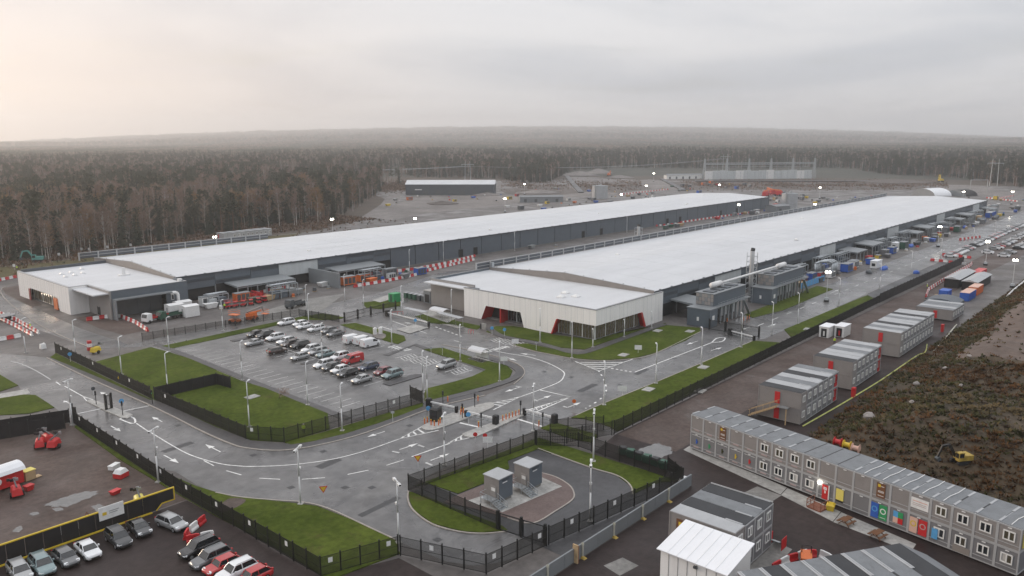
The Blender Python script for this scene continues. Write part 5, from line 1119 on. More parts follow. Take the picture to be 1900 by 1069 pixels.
# lit floodlight towers
FT = thing('floodlight_tower', 'x', 'floodlight', (0, 0, 0))
MB().tube((0, 0, .5), (0, 0, 8.6), .09, .06, 6).build('mast', 'pole', FT); MB().frus((-1.1, 1.1, -.6, .6), (-.8, .8, -.5, .5), .3, 1.2).build('generator_body', 'steel', FT)
for s_ in (-1, 1): MB().tube((s_ * .9, -.7, .32), (s_ * .9, .7, .32), .3, n=8).build('wheel', 'tyre', FT)
MB().box(-.12, .12, -.95, .95, 8.45, 8.6).build('cross_bar', 'pole', FT)
for s_ in (-1, 1):
    hd = MB().tube((-.1, s_ * .42, 8.85), (.15, s_ * .42, 8.85), .36, .2, 12).build('lamp_head', 'steel_dark', FT); MB().tube((-.13, s_ * .42, 8.85), (-.101, s_ * .42, 8.85), .33, n=12).build('lens', 'lamp_lit', hd)
for i, (px, py, lab) in enumerate(((616, 407, 'in front of the forest corner behind the rear hall'), (770, 406, 'at the edge of the excavation behind the rear hall'), (937, 369, 'in the middle of the excavation'), (973, 342, 'beside the dark shed'), (1153, 361, 'right of the round white tank'), (1199, 345, 'on the haul road behind the rear hall'), (1213, 322, 'far up the haul road at the wood'), (1335, 343, 'behind the far end of the rear hall'), (1371, 380, 'against the rear hall wall'), (1512, 379, 'between the far ends of the halls'), (1522, 348, 'in the storage area behind the halls'), (1744, 421, 'among the canopies of the front hall'), (1788, 356, 'behind the white dome tent'), (1879, 356, 'farthest right by the wood'), (1833, 449, 'in the far car park'), (1884, 483, 'beside the red container'), (398, 440, 'left of the cabins at the forest edge'), (1537, 505, 'by the blue screen near the plant blocks'))):
    x, y = g(px, py, 8.8); rz = math.atan2(y, x); lab = 'lit floodlight tower ' + lab
    if i == 0: FT.location = (x, y, 0); FT.rotation_euler = (0, 0, rz); FT['label'] = lab
    else: copy_tree(FT, (x, y, 0), rz, lab)

# ------------------------------------------------------------------ vehicles
def sharpen(o):
    o.data.set_sharp_from_angle(angle=math.radians(42)); return o
def car_proto(kind):
    t = thing('car', 'x', 'car', (0, 0, 0))
    L, Wd, Ht = {'sedan': (4.65, 1.82, 1.44), 'suv': (4.65, 1.88, 1.68), 'estate': (4.75, 1.84, 1.50), 'hatch': (4.25, 1.80, 1.50)}[kind]
    h2, w = L / 2, Wd / 2; belt = .95 if kind != 'suv' else 1.05; hood = belt - .12
    def ring(x, ww, zb, zt, sh=.12): return [(x, -ww * .86, zb), (x, -ww, zb + .16), (x, -ww, zt - sh), (x, -ww * .9, zt), (x, ww * .9, zt), (x, ww, zt - sh), (x, ww, zb + .16), (x, ww * .86, zb)]
    nose = [(-h2, w * .74, .36, .60), (-h2 + .12, w * .86, .24, .74), (-h2 + .45, w * .97, .2, hood - .05), (-h2 + 1.15, w, .2, hood + .03), (-h2 + 1.45, w, .2, belt)]
    tail = {'sedan': [(h2 - .95, w, .2, belt + .02), (h2 - .35, w * .97, .22, belt), (h2 - .08, w * .88, .28, belt - .12), (h2, w * .8, .38, belt - .3)], 'suv': [(h2 - .5, w, .2, belt + .02), (h2 - .1, w * .95, .24, belt), (h2, w * .86, .36, belt - .15)]}['sedan' if kind == 'sedan' else 'suv']
    b = MB(); b.loft([ring(*q) for q in nose + tail])
    rx0, rx1 = {'sedan': (-.35, 1.05), 'suv': (-.45, 1.75), 'estate': (-.40, 1.75), 'hatch': (-.42, 1.35)}[kind]
    gx0 = -h2 + 1.25; gx1 = {'sedan': h2 - .75, 'suv': h2 - .12, 'estate': h2 - .12, 'hatch': h2 - .1}[kind]
    # roof skin and pillars belong to the painted body
    b.loft([[(rx0 - .08, -w * .70, Ht - .09), (rx0 - .08, w * .70, Ht - .09)] + [(rx0 + .1, w * .69, Ht - .02), (rx0 + .1, -w * .69, Ht - .02)], [(rx1 + .06, -w * .70, Ht - .09), (rx1 + .06, w * .70, Ht - .09), (rx1 - .1, w * .68, Ht), (rx1 - .1, -w * .68, Ht)]])
    for s_ in (-1, 1):
        for (xa, xb) in ((gx0 + .05, rx0 - .02), (.32, .30), (gx1 - .06, rx1 + .02)): b.bar((xa, s_ * w * .875, belt - .02), (xb, s_ * w * .715, Ht - .06), .07, .09)
    sharpen(b.build('body', 'paint_white', t, True))
    gl = MB().frus((gx0, gx1, -w * .86, w * .86), (rx0, rx1, -w * .70, w * .70), belt - .04, Ht - .07).build('windows', 'car_glass', t)
    for sx in (-1, 1):
        for sy in (-1, 1):
            wx = -h2 + .88 if sx < 0 else h2 - .92
            wh = MB().tube((wx, sy * (w - .2), .33), (wx, sy * (w + .012), .33), .335, n=14).build('wheel', 'tyre', t); MB().tube((wx, sy * (w + .0), .33), (wx, sy * (w + .022), .33), .21, n=10).build('rim', 'rim', wh)
    for sy in (-1, 1):
        MB().loft([[(-h2 + .08, sy * w * .42, .56), (-h2 + .08, sy * w * .82, .58), (-h2 + .05, sy * w * .80, .70), (-h2 + .05, sy * w * .45, .68)], [(-h2 + .3, sy * w * .5, .60), (-h2 + .32, sy * w * .97, .62), (-h2 + .42, sy * w * .95, .80), (-h2 + .42, sy * w * .5, .80)]]).build('headlight', 'head_lamp', t)
        zt = belt - .2 if kind == 'sedan' else belt + .0; MB().box(h2 - .16, h2 + .015, sy * w * .72 - .12, sy * w * .72 + .12, zt - .16, zt + .08).build('tail_light', 'tail_lamp', t)
        MB().box(gx0 + .35, gx0 + .52, sy * (w + .09) - .09, sy * (w + .09) + .09, belt - .02, belt + .14).build('mirror', 'paint_white', t)
    MB().box(-h2 - .012, -h2 + .1, -w * .5, w * .5, .30, .48).build('grille', 'black_plastic', t); MB().box(h2 - .05, h2 + .02, -.26, .26, .52, .64).build('number_plate', 'plate', t)
    if kind in ('suv', 'estate'):
        for s_ in (-1, 1): MB().bar((rx0 + .2, s_ * w * .66, Ht + .045), (rx1 - .1, s_ * w * .66, Ht + .035), .035, .035).build('roof_rail', 'steel', t)
    return t
def van_proto():
    t = thing('van', 'x', 'van', (0, 0, 0)); w = .95
    rg = lambda x, zb, zt, ww, wt: [(x, -ww, zb), (x, -ww, zb + (zt - zb) * .62), (x, -wt, zt - .08), (x, -wt * .85, zt), (x, wt * .85, zt), (x, wt, zt - .08), (x, ww, zb + (zt - zb) * .62), (x, ww, zb)]
    MB().loft([rg(-2.45, .35, .75, .8, .72), rg(-2.3, .25, .98, .9, .82), rg(-1.65, .22, 1.18, w, .86), rg(-1.05, .22, 1.72, w, .84), rg(-.7, .22, 1.95, w, .86), rg(2.2, .22, 2.02, w, .88), rg(2.42, .28, 1.9, .92, .84)]).build('body', 'paint_white', t)
    MB().face([(-1.66, -.80, 1.21), (-1.66, .80, 1.21), (-1.00, .74, 1.80), (-1.00, -.74, 1.80)]).build('windscreen', 'car_glass', t)
    for s_ in (-1, 1):
        MB().loft([[(-1.35, s_ * .945, 1.22), (-.15, s_ * .945, 1.22), (-.2, s_ * .9, 1.72), (-.85, s_ * .9, 1.72)], [(-1.35, s_ * .975, 1.22), (-.15, s_ * .975, 1.22), (-.2, s_ * .93, 1.72), (-.85, s_ * .93, 1.72)]]).build('side_window', 'car_glass', t)
        MB().box(-2.42, -2.2, s_ * .68 - .16, s_ * .68 + .16, .72, .9).build('headlight', 'head_lamp', t); MB().box(2.36, 2.45, s_ * .84 - .06, s_ * .84 + .06, .8, 1.3).build('tail_light', 'tail_lamp', t); MB().box(-1.3, -1.15, s_ * 1.05 - .1, s_ * 1.05 + .1, 1.18, 1.45).build('mirror', 'black_plastic', t)
        for x in (-1.6, 1.45):
            wh = MB().tube((x, s_ * .75, .34), (x, s_ * .965, .34), .34, n=14).build('wheel', 'tyre', t); MB().tube((x, s_ * .96, .34), (x, s_ * .98, .34), .2, n=10).build('rim', 'rim', wh)
    MB().box(-2.47, -2.3, -.55, .55, .35, .55).build('grille', 'black_plastic', t); MB().box(.1, .13, -.97, -.953, .4, 1.7).build('door_seam', 'black_plastic', t)
    return t
CARS = {k: car_proto(k) for k in ('sedan', 'suv', 'estate', 'hatch')}; CARS['van'] = van_proto()
_cu = set()
def car(kind, paint, x, y, rz, label, group=None, name=None):
    p = CARS[kind]
    if kind in _cu: o = copy_tree(p, (x, y, .055), rz, label, group, None, {'paint_white': 'paint_' + paint})
    else:
        _cu.add(kind)          # the prototype itself stands first; it must be a white one
        o = p; o.location = (x, y, .055); o.rotation_euler = (0, 0, rz); o['label'] = label
        if group: o['group'] = group
    return o
J = random.Random(4)
# parked nose to -X or +X; (kind, paint, x, y, flip, label)
ZA = math.pi
PK = [('suv', 'white', 110.9, 178.4, 0, 'white sport utility car alone at the back left of the back row'), ('hatch', 'white', 112.6, 174.4, 0, 'white hatchback behind the dark red car'), ('sedan', 'maroon', 111.6, 171.2, 0, 'dark red saloon car in the back row'), ('estate', 'silver', 112.1, 166.6, 0, 'silver estate car in the back row right of the dark red one'), ('hatch', 'grey', 113.0, 162.4, 0, 'dark grey hatchback half hidden in the back row'), ('sedan', 'grey', 112.1, 158.6, 0, 'dark grey saloon at the right end of the back row'),
 ('van', 'white', 111.1, 150.4, ZA, 'white panel van nearest the grey saloon, first of three'), ('van', 'white', 112.0, 147.5, ZA, 'white panel van between the two other white vans'), ('van', 'white', 111.5, 144.4, ZA, 'white panel van nearest the zebra crossing'),
 ('hatch', 'black', 98.8, 173.3, 0, 'black hatchback at the left end of the middle row'), ('suv', 'black', 99.9, 170.6, 0, 'black sport utility car second in the middle row'), ('suv', 'white', 100.1, 166.4, 0, 'white sport utility car beside the two black cars in the middle row'), ('estate', 'white', 100.0, 161.6, 0, 'white estate car between the white and brown cars in the middle row'), ('estate', 'brown', 99.3, 158.6, 0, 'dark brown estate car in the middle row'), ('suv', 'black', 100.0, 155.7, 0, 'black sport utility car right of the brown estate'), ('suv', 'white', 99.7, 150.6, 0, 'white sport utility car left of the silver one in the middle row'), ('estate', 'silver', 99.7, 147.9, 0, 'pale silver estate car near the lamp in the middle row'), ('sedan', 'teal', 99.4, 144.7, 0, 'dark green-grey saloon next to the pale estate'), ('suv', 'white', 100.0, 140.5, 0, 'white sport utility car left of the red van'), ('van', 'red', 100.5, 136.2, 0, 'red panel van with white lettering in the car park'), ('estate', 'blue', 99.4, 129.4, 0, 'dark blue estate car right of the red van'), ('hatch', 'maroon', 99.3, 124.4, 0, 'dark maroon hatchback behind the blue-grey sport utility car'), ('suv', 'teal', 99.3, 121.4, 0, 'blue-grey sport utility car at the right end beside the island'),
 ('sedan', 'silver', 94.3, 166.0, 0, 'silver saloon alone at the left of the front row'), ('estate', 'brown', 94.0, 155.4, ZA, 'dark brown estate car alone in the front row'), ('hatch', 'silver', 94.3, 147.1, 0, 'silver hatchback alone in the front row beside the small island'), ('suv', 'white', 94.2, 138.0, 0, 'white sport utility car below the white one beside the red van'), ('hatch', 'dark', 94.3, 135.2, 0, 'dark grey hatchback between two white cars in the front row'), ('hatch', 'white', 94.3, 132.2, 0, 'white hatchback in front of the red van'), ('estate', 'black', 93.8, 129.2, 0, 'black estate car next to the white hatchback'), ('sedan', 'silver', 93.2, 123.6, 0, 'silver saloon at the near end of the front row'),
 ('suv', 'silver', 111.1, 118.1, 0, 'silver sport utility car alone by the curved lawn'),
 ]
for k, p, x, y, rz, lab in PK: car(k, p, x + J.uniform(-.15, .15), y + J.uniform(-.08, .08), rz + J.uniform(-.02, .02), lab, 'vehicles in the main car park')
rv = [o for o in bpy.data.objects if o.get('label', '').startswith('red panel van')][0]
MB().box(.1, 1.3, -.975, -.953, 1.25, 1.4).box(.2, .4, -.975, -.953, 1.42, 1.55).build('lettering', 'white_plastic', rv); MB().box(-.5, 2.1, .5, .56, 2.04, 2.08).box(-.5, 2.1, -.56, -.5, 2.04, 2.08).build('ladder_rack', 'white_plastic', rv)
HP = math.pi / 2
LOT = [('estate', 'silver', 23.5, 95.0, HP, 'silver estate car at the left end by the black hoarding'), ('suv', 'teal', 25.6, 94.4, HP, 'grey-green sport utility car second from left by the hoarding'), ('hatch', 'grey', 28.0, 94.2, HP, 'grey hatchback third from left by the hoarding'), ('sedan', 'white', 30.4, 94.2, HP, 'white saloon fourth from left by the hoarding'), ('suv', 'dark', 33.9, 94.2, HP, 'dark grey sport utility car by the hoarding left of the white sign'), ('sedan', 'dark', 36.7, 95.0, HP, 'dark saloon below the white sign board'), ('estate', 'silver', 40.0, 93.2, HP + .12, 'silver estate car alone at the hoarding end'),
 ('suv', 'black', 39.2, 84.6, .05, 'black sport utility car next to the red and white barriers'), ('suv', 'grey', 39.0, 81.4, .05, 'grey sport utility car beside the black one'), ('hatch', 'red', 39.1, 79.0, .05, 'red hatchback between grey and white cars in the lower lot'), ('suv', 'white', 39.5, 76.6, .05, 'white sport utility car right of the red hatchback'), ('hatch', 'red', 40.1, 74.2, .05, 'red hatchback cut by the bottom edge of the picture')]
for k, p, x, y, rz, lab in LOT: car(k, p, x, y, rz + J.uniform(-.05, .05), lab, 'vehicles in the lower car lot')
# far car park on the right: small simple cars
FC = {}
def far_car(paint):
    b = MB(); b.loft([[(x, -w_, zb), (x, -w_, zt), (x, w_, zt), (x, w_, zb)] for x, w_, zb, zt in ((-2.2, .75, .35, .7), (-1.9, .9, .2, .85), (-.9, .92, .2, .95), (1.9, .92, .2, 1.0), (2.2, .8, .35, .9))]); b.frus((-1.0, 1.9, -.82, .82), (-.4, 1.4, -.66, .66), .96, 1.42, 1); b.box(-.42, 1.42, -.66, .66, 1.425, 1.48)
    for x in (-1.4, 1.35):
        for s_ in (-1, 1): b.tube((x, s_ * .8, .32), (x, s_ * .94, .32), .32, n=8, m=2)
    return b.mesh('car', ['paint_' + paint, 'car_glass', 'tyre'])
for p in ('white', 'silver', 'dark', 'red', 'black', 'blue'): FC[p] = far_car(p)
pal = ['white'] * 7 + ['silver'] * 3 + ['dark', 'black', 'red', 'blue']
for y, x0, x1, step, n_ in ((77.5, 352, 505, 2.9, 1), (68.5, 372, 500, 2.9, 2), (61.5, 366, 460, 2.9, 3)):
    x = x0
    while x < x1:
        if J.random() < (.86 if n_ == 1 else .7):
            p = J.choice(pal); tag(obj('car', FC[p], None, (x, y + J.uniform(-.3, .3), .02), HP + J.uniform(-.05, .05)), {'white': 'small white', 'silver': 'small silver', 'dark': 'small dark grey', 'red': 'small red', 'black': 'small black', 'blue': 'small dark blue'}[p] + ' car in the ' + ('row beside the far right road', 'middle row of the far car park', 'row nearest the far containers')[n_ - 1], 'car', 'cars in the far car park')
        x += step

# ------------------------------------------------------------------ red and white barriers
def barrier_mesh(m):
    b = MB(); prof = [(-.28, 0), (-.28, .22), (-.14, .42), (-.11, .95), (.11, .95), (.14, .42), (.28, .22), (.28, 0)]
    b.loft([[(x, y, z) for y, z in prof] for x in (-.72, .72)]); b.box(.72, .80, -.08, .08, .2, .8); b.box(-.5, .5, -.09, .09, .95, 1.0); return b.mesh('traffic_barrier', m)
BAR = [barrier_mesh('red_plastic'), barrier_mesh('white_plastic')]
def barriers(pix, label, group, step=1.62, metres=False, pat=2, jit=.06):
    pts = pix if metres else gp(pix); acc = 0; k = 0
    for (x0, y0), (x1, y1) in zip(pts[:-1], pts[1:]):
        L = math.hypot(x1 - x0, y1 - y0); a = math.atan2(y1 - y0, x1 - x0); d = step / 2
        while d < L:
            c = k % 2
            tag(obj('traffic_barrier', BAR[c], None, (x0 + (x1 - x0) * d / L, y0 + (y1 - y0) * d / L, .05), a + J.uniform(-jit, jit)), ('red' if c == 0 else 'white') + ' plastic traffic barrier ' + label, 'barrier', group); d += step; k += 1
barriers([(468, 549), (500, 541), (536, 534)], 'in the row before the left loading canopy', 'barriers by the left canopy')
barriers([(631, 520), (700, 509), (774, 501)], 'in the row before the right loading canopy', 'barriers by the right canopy')
barriers([(656, 534), (720, 523), (776, 511)], 'in the front row across the hall yard', 'barriers across the hall yard')
barriers([(774, 501), (830, 490), (880, 477)], 'in the row towards the open hall door', 'barriers towards the hall door'); barriers([(790, 505), (835, 494), (878, 484)], 'in the second row towards the hall door', 'second row barriers to the hall door')
barriers([(160, 596), (194, 591), (225, 590), (252, 601), (275, 616)], 'in the curved row by the left planting bed', 'barriers by the left planting bed')
barriers([(-20, 576), (30, 596), (73, 621)], 'in the left row beside the service road', 'barriers beside the service road'); barriers([(-10, 588), (25, 605), (60, 624)], 'in the outer left row beside the service road', 'outer barriers beside the service road')
barriers([(-20, 526), (33, 515)], 'left of the far white office', 'barriers left of the far office'); barriers([(-15, 636), (33, 627)], 'on bare soil above the entrance road', 'barriers above the entrance road')
barriers([(1718, 552), (1722, 540), (1750, 522), (1800, 494), (1803, 490)], 'in the curved row beside the screened fence', 'barriers beside the screened fence'); barriers([(1726, 484), (1760, 488), (1792, 492)], 'closing the dark bank', 'barriers closing the dark bank'); barriers([(1748, 474), (1800, 480)], 'at the near end of the far car park', 'barriers at the far car park')
barriers([(1262, 414), (1330, 404), (1410, 393)], 'in the far row along the rear hall wall', 'far barriers along the rear hall', 2.2); barriers([(1200, 422), (1262, 416)], 'lying along the rear hall wall', 'barriers along the rear hall', 3)
barriers([(1432, 1062), (1460, 1046), (1490, 1036), (1520, 1034), (1545, 1046)], 'in the ring at the bottom right', 'barriers in the bottom right ring'); barriers([(343, 1004), (352, 990), (378, 970)], 'in the angled row beside the black car', 'barriers beside the black car'); barriers([(345, 1009), (392, 999)], 'in the short row against the black car', 'short barrier row at the black car')
barriers([(1780, 446), (1820, 441)], 'among the canopies of the front hall', 'barriers among the canopies'); barriers([(1830, 368), (1890, 375)], 'at the far right below the wood', 'far right barriers', 2.0)
barriers([(1150, 362), (1240, 352)], 'behind the rear hall by the haul road', 'barriers by the haul road', 2.6); barriers([(1850, 370), (1880, 364)], 'beside the far right floodlight', 'barriers by the far floodlight', 2)
# concrete guard row on the right track
t = thing('pipe_guard', 'pale pipe guard lying along the right edge of the far track', 'guard', (0, 0, 0)); MB().path([(*g(1868, 552), .3), (*g(1880, 540), .3), (*g(1905, 520), .3), (*g(1930, 500), .3)], .28, 6).build('pipe', 'white_plastic', t)

# ------------------------------------------------------------------ kiosks
def kiosk(x, y, label):
    t = thing('kiosk', label, 'kiosk', (x, y, .12)); t.scale = (1, 1, .76)
    MB().box(0, 2.7, 0, 2.7, .55, 4.5).build('body', 'cab_warm', t); MB().box(-.002 + .05, 2.702, -.03, .0 - .003, .55, 4.5).build('shade_side', 'clad_grey', t)  # warm body, blue-grey side: sunlit and shaded faces put into the colours
    MB().box(-.12, 2.82, -.12, 2.82, 4.5, 4.65).build('roof', 'cab_roof_pale', t); MB().box(.1, 2.6, .1, 2.6, 0, .54).build('plinth', 'concrete_dark', t)
    d = MB().box(-.05, -.003, .5, 1.5, 1.0, 3.1).build('door', 'clad_warm', t); MB().box(-.09, -.051, .6, 1.3, 2.1, 2.7).build('notice', 'white_plastic', d); MB().box(-.1, -.051, .55, .62, 1.8, 2.0).build('handle', 'steel', d)
    MB().box(.6, 2.0, -.07, -.031, 3.9, 4.3).build('grille', 'clad_dark', t); MB().box(.7, 1.6, -.06, -.031, 3.55, 3.7).build('lettering', 'white_plastic', t)
    MB().box(-1.3, -.1, .2, 2.2, .92, .99).build('landing', 'galvanised', t)
    st = MB()
    for k in range(5): st.box(-1.3, -.15, -.15 - k * .32, .15 - k * .32, .75 - k * .18, .80 - k * .18)
    for xx in (-1.32, -.12): st.bar((xx, .2, .92), (xx, -1.6, -.02), .05, .2)
    st.build('stair', 'galvanised', t)
    for xx in (-1.32, -.1):
        r = MB(); r.bar((xx, .2, 2.0), (xx, -1.6, 1.05), .05, .05); r.bar((xx, .2, 1.5), (xx, -1.6, .55), .04, .04)
        for k in range(4): r.bar((xx, .2 - k * .6, .9 - k * .31), (xx, .2 - k * .6, 2.0 - k * .32), .05, .05)
        if xx < -1:
            r.bar((-1.32, .2, 2.0), (-1.32, 2.2, 2.0), .05, .05); r.bar((-1.32, .2, 1.5), (-1.32, 2.2, 1.5), .04, .04); r.bar((-1.32, 2.2, 2.0), (-.1, 2.2, 2.0), .05, .05)
            for yy in (.8, 1.5, 2.2): r.bar((-1.32, yy, .95), (-1.32, yy, 2.0), .05, .05)
        r.build('railing', 'galvanised', t)
    for (a, b_) in ((-1.3, .3), (-1.3, 2.1)): MB().box(a, a + .08, b_, b_ + .08, 0, .92).build('landing_post', 'galvanised', t)
kiosk(71.6, 66.4, 'grey kiosk with stair and white notice, the one nearer the crescent lawn'); kiosk(77.1, 65.8, 'grey kiosk with stair and white notice, the one deeper in the enclosure')

# ------------------------------------------------------------------ barrier gate
for i, (poly, lab) in enumerate((([(782, 795), (790, 788), (845, 765), (905, 748), (917, 753), (908, 760), (865, 778), (812, 797), (790, 799)], 0), ([(857, 808), (868, 802), (940, 776), (972, 764), (977, 769), (945, 784), (885, 811), (868, 812)], 0), ([(160, 746), (175, 744), (240, 768), (244, 773), (225, 776)], 0))):
    sheet('traffic_island', smooth_line(gp(poly + poly[:1]), 3), .17, 'concrete', .15)
def arm_barrier(a, b, label):
    (x0, y0), (x1, y1) = g(*a), g(*b); L = math.hypot(x1 - x0, y1 - y0); t = thing('arm_barrier', label, 'barrier', (x0, y0, .02), math.atan2(y1 - y0, x1 - x0))
    MB().box(-.5, .3, -.45, .45, 0, 1.6).frus((-.5, .3, -.45, .45), (-.35, .2, -.3, .3), 1.6, 1.75).build('cabinet', 'black_plastic', t)
    MB().box(.3, L, -.09, .09, .95, 1.2).build('arm', 'white_plastic', t); MB().box(.5, L, -.06, .06, .35, .45).build('skirt_rail', 'steel', t)
    for k in range(int(L / .9)): MB().box(.6 + k * .9, .64 + k * .9, -.03, .03, .45, .95).build('hanger', 'steel', t)
    MB().box(L - .1, L + .35, -.25, .25, 0, 1.3).build('rest_post', 'black_plastic', t)
arm_barrier((797, 756), (846, 767), 'white arm barrier on the far lane next to the street lamp'); arm_barrier((919, 788), (866, 775), 'white arm barrier across the middle lane'); arm_barrier((1028, 786), (974, 771), 'white arm barrier on the near lane beside the fence pen')
arm_barrier((719, 587), (795, 606), 'long white arm barrier at the double gate'); arm_barrier((1355, 622), (1398, 633), 'white arm barrier with yellow tip before the right gate')
def box_thing(name, label, cat, px, py, parts, rz=0, z=.05, group=None, xy=None):
    x, y = xy or g(px, py); t = thing(name, label, cat, (x, y, z), rz, group)
    for pn, pm, b in parts:
        b.build(pn, pm, t)
    return t
box_thing('guard_booth', 'black guard booth on the concrete island of the barrier gate', 'booth', 809, 781, [('body', 'black_plastic', MB().box(-.9, .9, -.7, .7, .1, 2.2)), ('roof', 'black_plastic', MB().frus((-1, 1, -.8, .8), (-.6, .9, -.6, .6), 2.2, 2.45)), ('window', 'glass_dark', MB().box(-.92, -.903, -.5, .5, 1.1, 1.9))], .3)
BO = thing('bollard', 'x', 'bollard', (0, 0, 0)); MB().tube((0, 0, 0), (0, 0, .95), .1, n=8).build('shaft', 'orange', BO); MB().tube((0, 0, .95), (0, 0, 1.05), .11, .06, 8).build('cap', 'yellow', BO)
bl = [(788, 788), (793, 785), (800, 790), (806, 792), (814, 791), (817, 787), (855, 771), (860, 768), (856, 766), (887, 745), (831, 746)] + [(933 + i * 6, 782 - i * 2.2) for i in range(6)] + [(1000, 792), (888, 794), (1380, 596), (1386, 594), (1390, 592), (1349, 598)]
for i, (px, py) in enumerate(bl):
    x, y = g(px, py); grp = 'bollards at the barrier gate' if i < 19 else 'bollards at the right gate'
    lab = 'orange bollard on the traffic islands of the barrier gate' if i < 19 else 'orange bollard beside the right gate'
    if i == 0: BO.location = (x, y, .15); BO['label'] = lab; BO['group'] = grp
    else: copy_tree(BO, (x, y, .12), 0, lab, grp)
def sign(name, label, px, py, h, shape, m, rz=None, back='steel', z=.05, edge=None, size=.45):
    x, y = g(px, py); t = thing(name, label, 'sign', (x, y, z), (math.atan2(y, x)) if rz is None else rz); MB().tube((0, 0, 0), (0, 0, h), .04, n=6).build('post', 'pole', t)
    if shape == 'round': pts = [(size * math.cos(a), h - size + size * math.sin(a)) for a in np.linspace(0, 2 * math.pi, 17)[:-1]]
    elif shape == 'tri': pts = [(-size * 1.1, h), (0, h - size * 1.9), (size * 1.1, h)]
    else: pts = [(-size, h - size * 1.3), (size, h - size * 1.3), (size, h), (-size, h)]
    MB().loft([[(-.06, a, b_) for a, b_ in pts], [(-.045, a, b_) for a, b_ in pts]]).build('plate', edge or m, t)
    if edge:
        cy = sum(p[1] for p in pts) / len(pts); MB().loft([[(-.072, a * .68, cy + (b_ - cy) * .68) for a, b_ in pts], [(-.062, a * .68, cy + (b_ - cy) * .68) for a, b_ in pts]]).build('face', m, t)
    return t
for px, py, lab in ((601, 931, 'on the kerb of the lower lawn'), (776, 872, 'beside the road fence of the kiosk enclosure')): sign('give_way_sign', 'red-edged yellow give way sign ' + lab, px, py, 2.2, 'tri', 'yellow', edge='red', size=.52)
for px, py, lab in ((795, 776, 'left of the guard booth'), (869, 788, 'right of the concrete island'), (227, 762, 'at the left entrance island'), (131, 672, 'on the left fence verge'), (913, 622, 'before the office entrance'), (936, 625, 'on the lawn right of the office entrance'), (771, 607, 'at the double gate')): sign('keep_sign', 'small blue round sign ' + lab, px, py, 2.2, 'round', 'blue_sky', size=.42)
for px, py, lab, s in ((905, 832, 'on a dark post above the road fence', .75), (956, 644, 'beside the path to the office', .8), (1155, 734, 'at the road mouth of the right lawn', .85), (1184, 656, 'on the outer lawn by the hatched triangle', .8), (935, 678, 'at the tip of the curved lawn', .75)): sign('notice_board', 'white square notice board ' + lab, px, py, 1.9, 'sq', 'white_plastic', size=s)
for px, py, lab, m in ((882, 820, 'red round sign lying by the near lane', 'red'), (900, 822, 'small red sign beside the near lane', 'red'), (1065, 757, 'orange round sign on the lane beyond the barriers', 'orange'), (223, 712, 'yellow round sign on the left fence verge', 'yellow'), (174, 733, 'grey round sign back at the left entrance', 'steel_dark')): sign('round_sign', lab, px, py, 1.6, 'round', m, size=.36)
for px, py, lab in ((729, 785, 'below the fence on the verge'), (800, 661, 'by the marked bays of the car park'), (821, 660, 'on the curved lawn'), (995, 651, 'on the outer lawn beside the junction')): sign('small_sign', 'small grey sign post ' + lab, px, py, 2.1, 'sq', 'cab_roof_pale', size=.3)
for px, py, lab in ((822, 752, 'beside the footpath before the barriers'), (881, 757, 'on the concrete island'), (858, 777, 'between the orange bollards'), (893, 795, 'by the middle lane stop line'), (966, 771, 'by the near cabinet'), (1007, 794, 'at the near lane stop line'), (179, 752, 'on the left entrance island'), (228, 772, 'at the right end of the left island'), (283, 750, 'with green light beside the left fence')):
    x, y = g(px, py); t = thing('traffic_signal', 'black traffic signal post ' + lab, 'signal', (x, y, .05), math.atan2(y, x)); MB().tube((0, 0, 0), (0, 0, 2.6), .07, n=6).build('post', 'black_plastic', t); hd = MB().box(-.18, .08, -.15, .15, 1.9, 2.7).build('head', 'black_plastic', t)
    for k, m in enumerate(('green' if 'green' in lab else 'glass_dark', 'glass_dark')): MB().tube((-.2, 0, 2.1 + k * .35), (-.181, 0, 2.1 + k * .35), .1, n=8).build('lens', m, hd)
# ------------------------------------------------------------------ shelters
def arch_shelter(px, py, w, d, label, rz=0):
    x, y = g(px, py); t = thing('bike_shelter', label, 'shelter', (x, y, .15), rz); pr = [(-d / 2 * math.cos(a), 1.9 + .75 * math.sin(a)) for a in np.linspace(.05, math.pi * .92, 8)]
    MB().loft([[(p, q, z) for p, z in pr] + [(p, q, z - .06) for p, z in reversed(pr)] for q in (-w / 2, w / 2)]).build('roof', 'roof_white', t)
    for yy in (-w / 2, 0, w / 2): MB().tube((d / 2 - .3, yy, 0), (d / 2 - .3, yy, 2.1), .05, n=6).build('post', 'galvanised', t)
    MB().box(d / 2 - .32, d / 2 - .28, -w / 2, w / 2, .3, 1.5).build('back_panel', 'panel_pale', t); MB().box(-d / 2, d / 2, -w / 2 - .3, w / 2 + .3, -.12, -.02).build('slab', 'concrete', t)
    for k in range(int(w / .8)): MB().tube((-.3, -w / 2 + .4 + k * .8, 0), (-.3, -w / 2 + .4 + k * .8, .8), .03, n=5).build('bike_stand', 'galvanised', t)
arch_shelter(817, 590, 5.5, 3.2, 'white arched bike shelter beside the grey office wall'); arch_shelter(888, 668, 4.2, 2.6, 'white arched bus shelter on the curved lawn beside the zebra crossing')
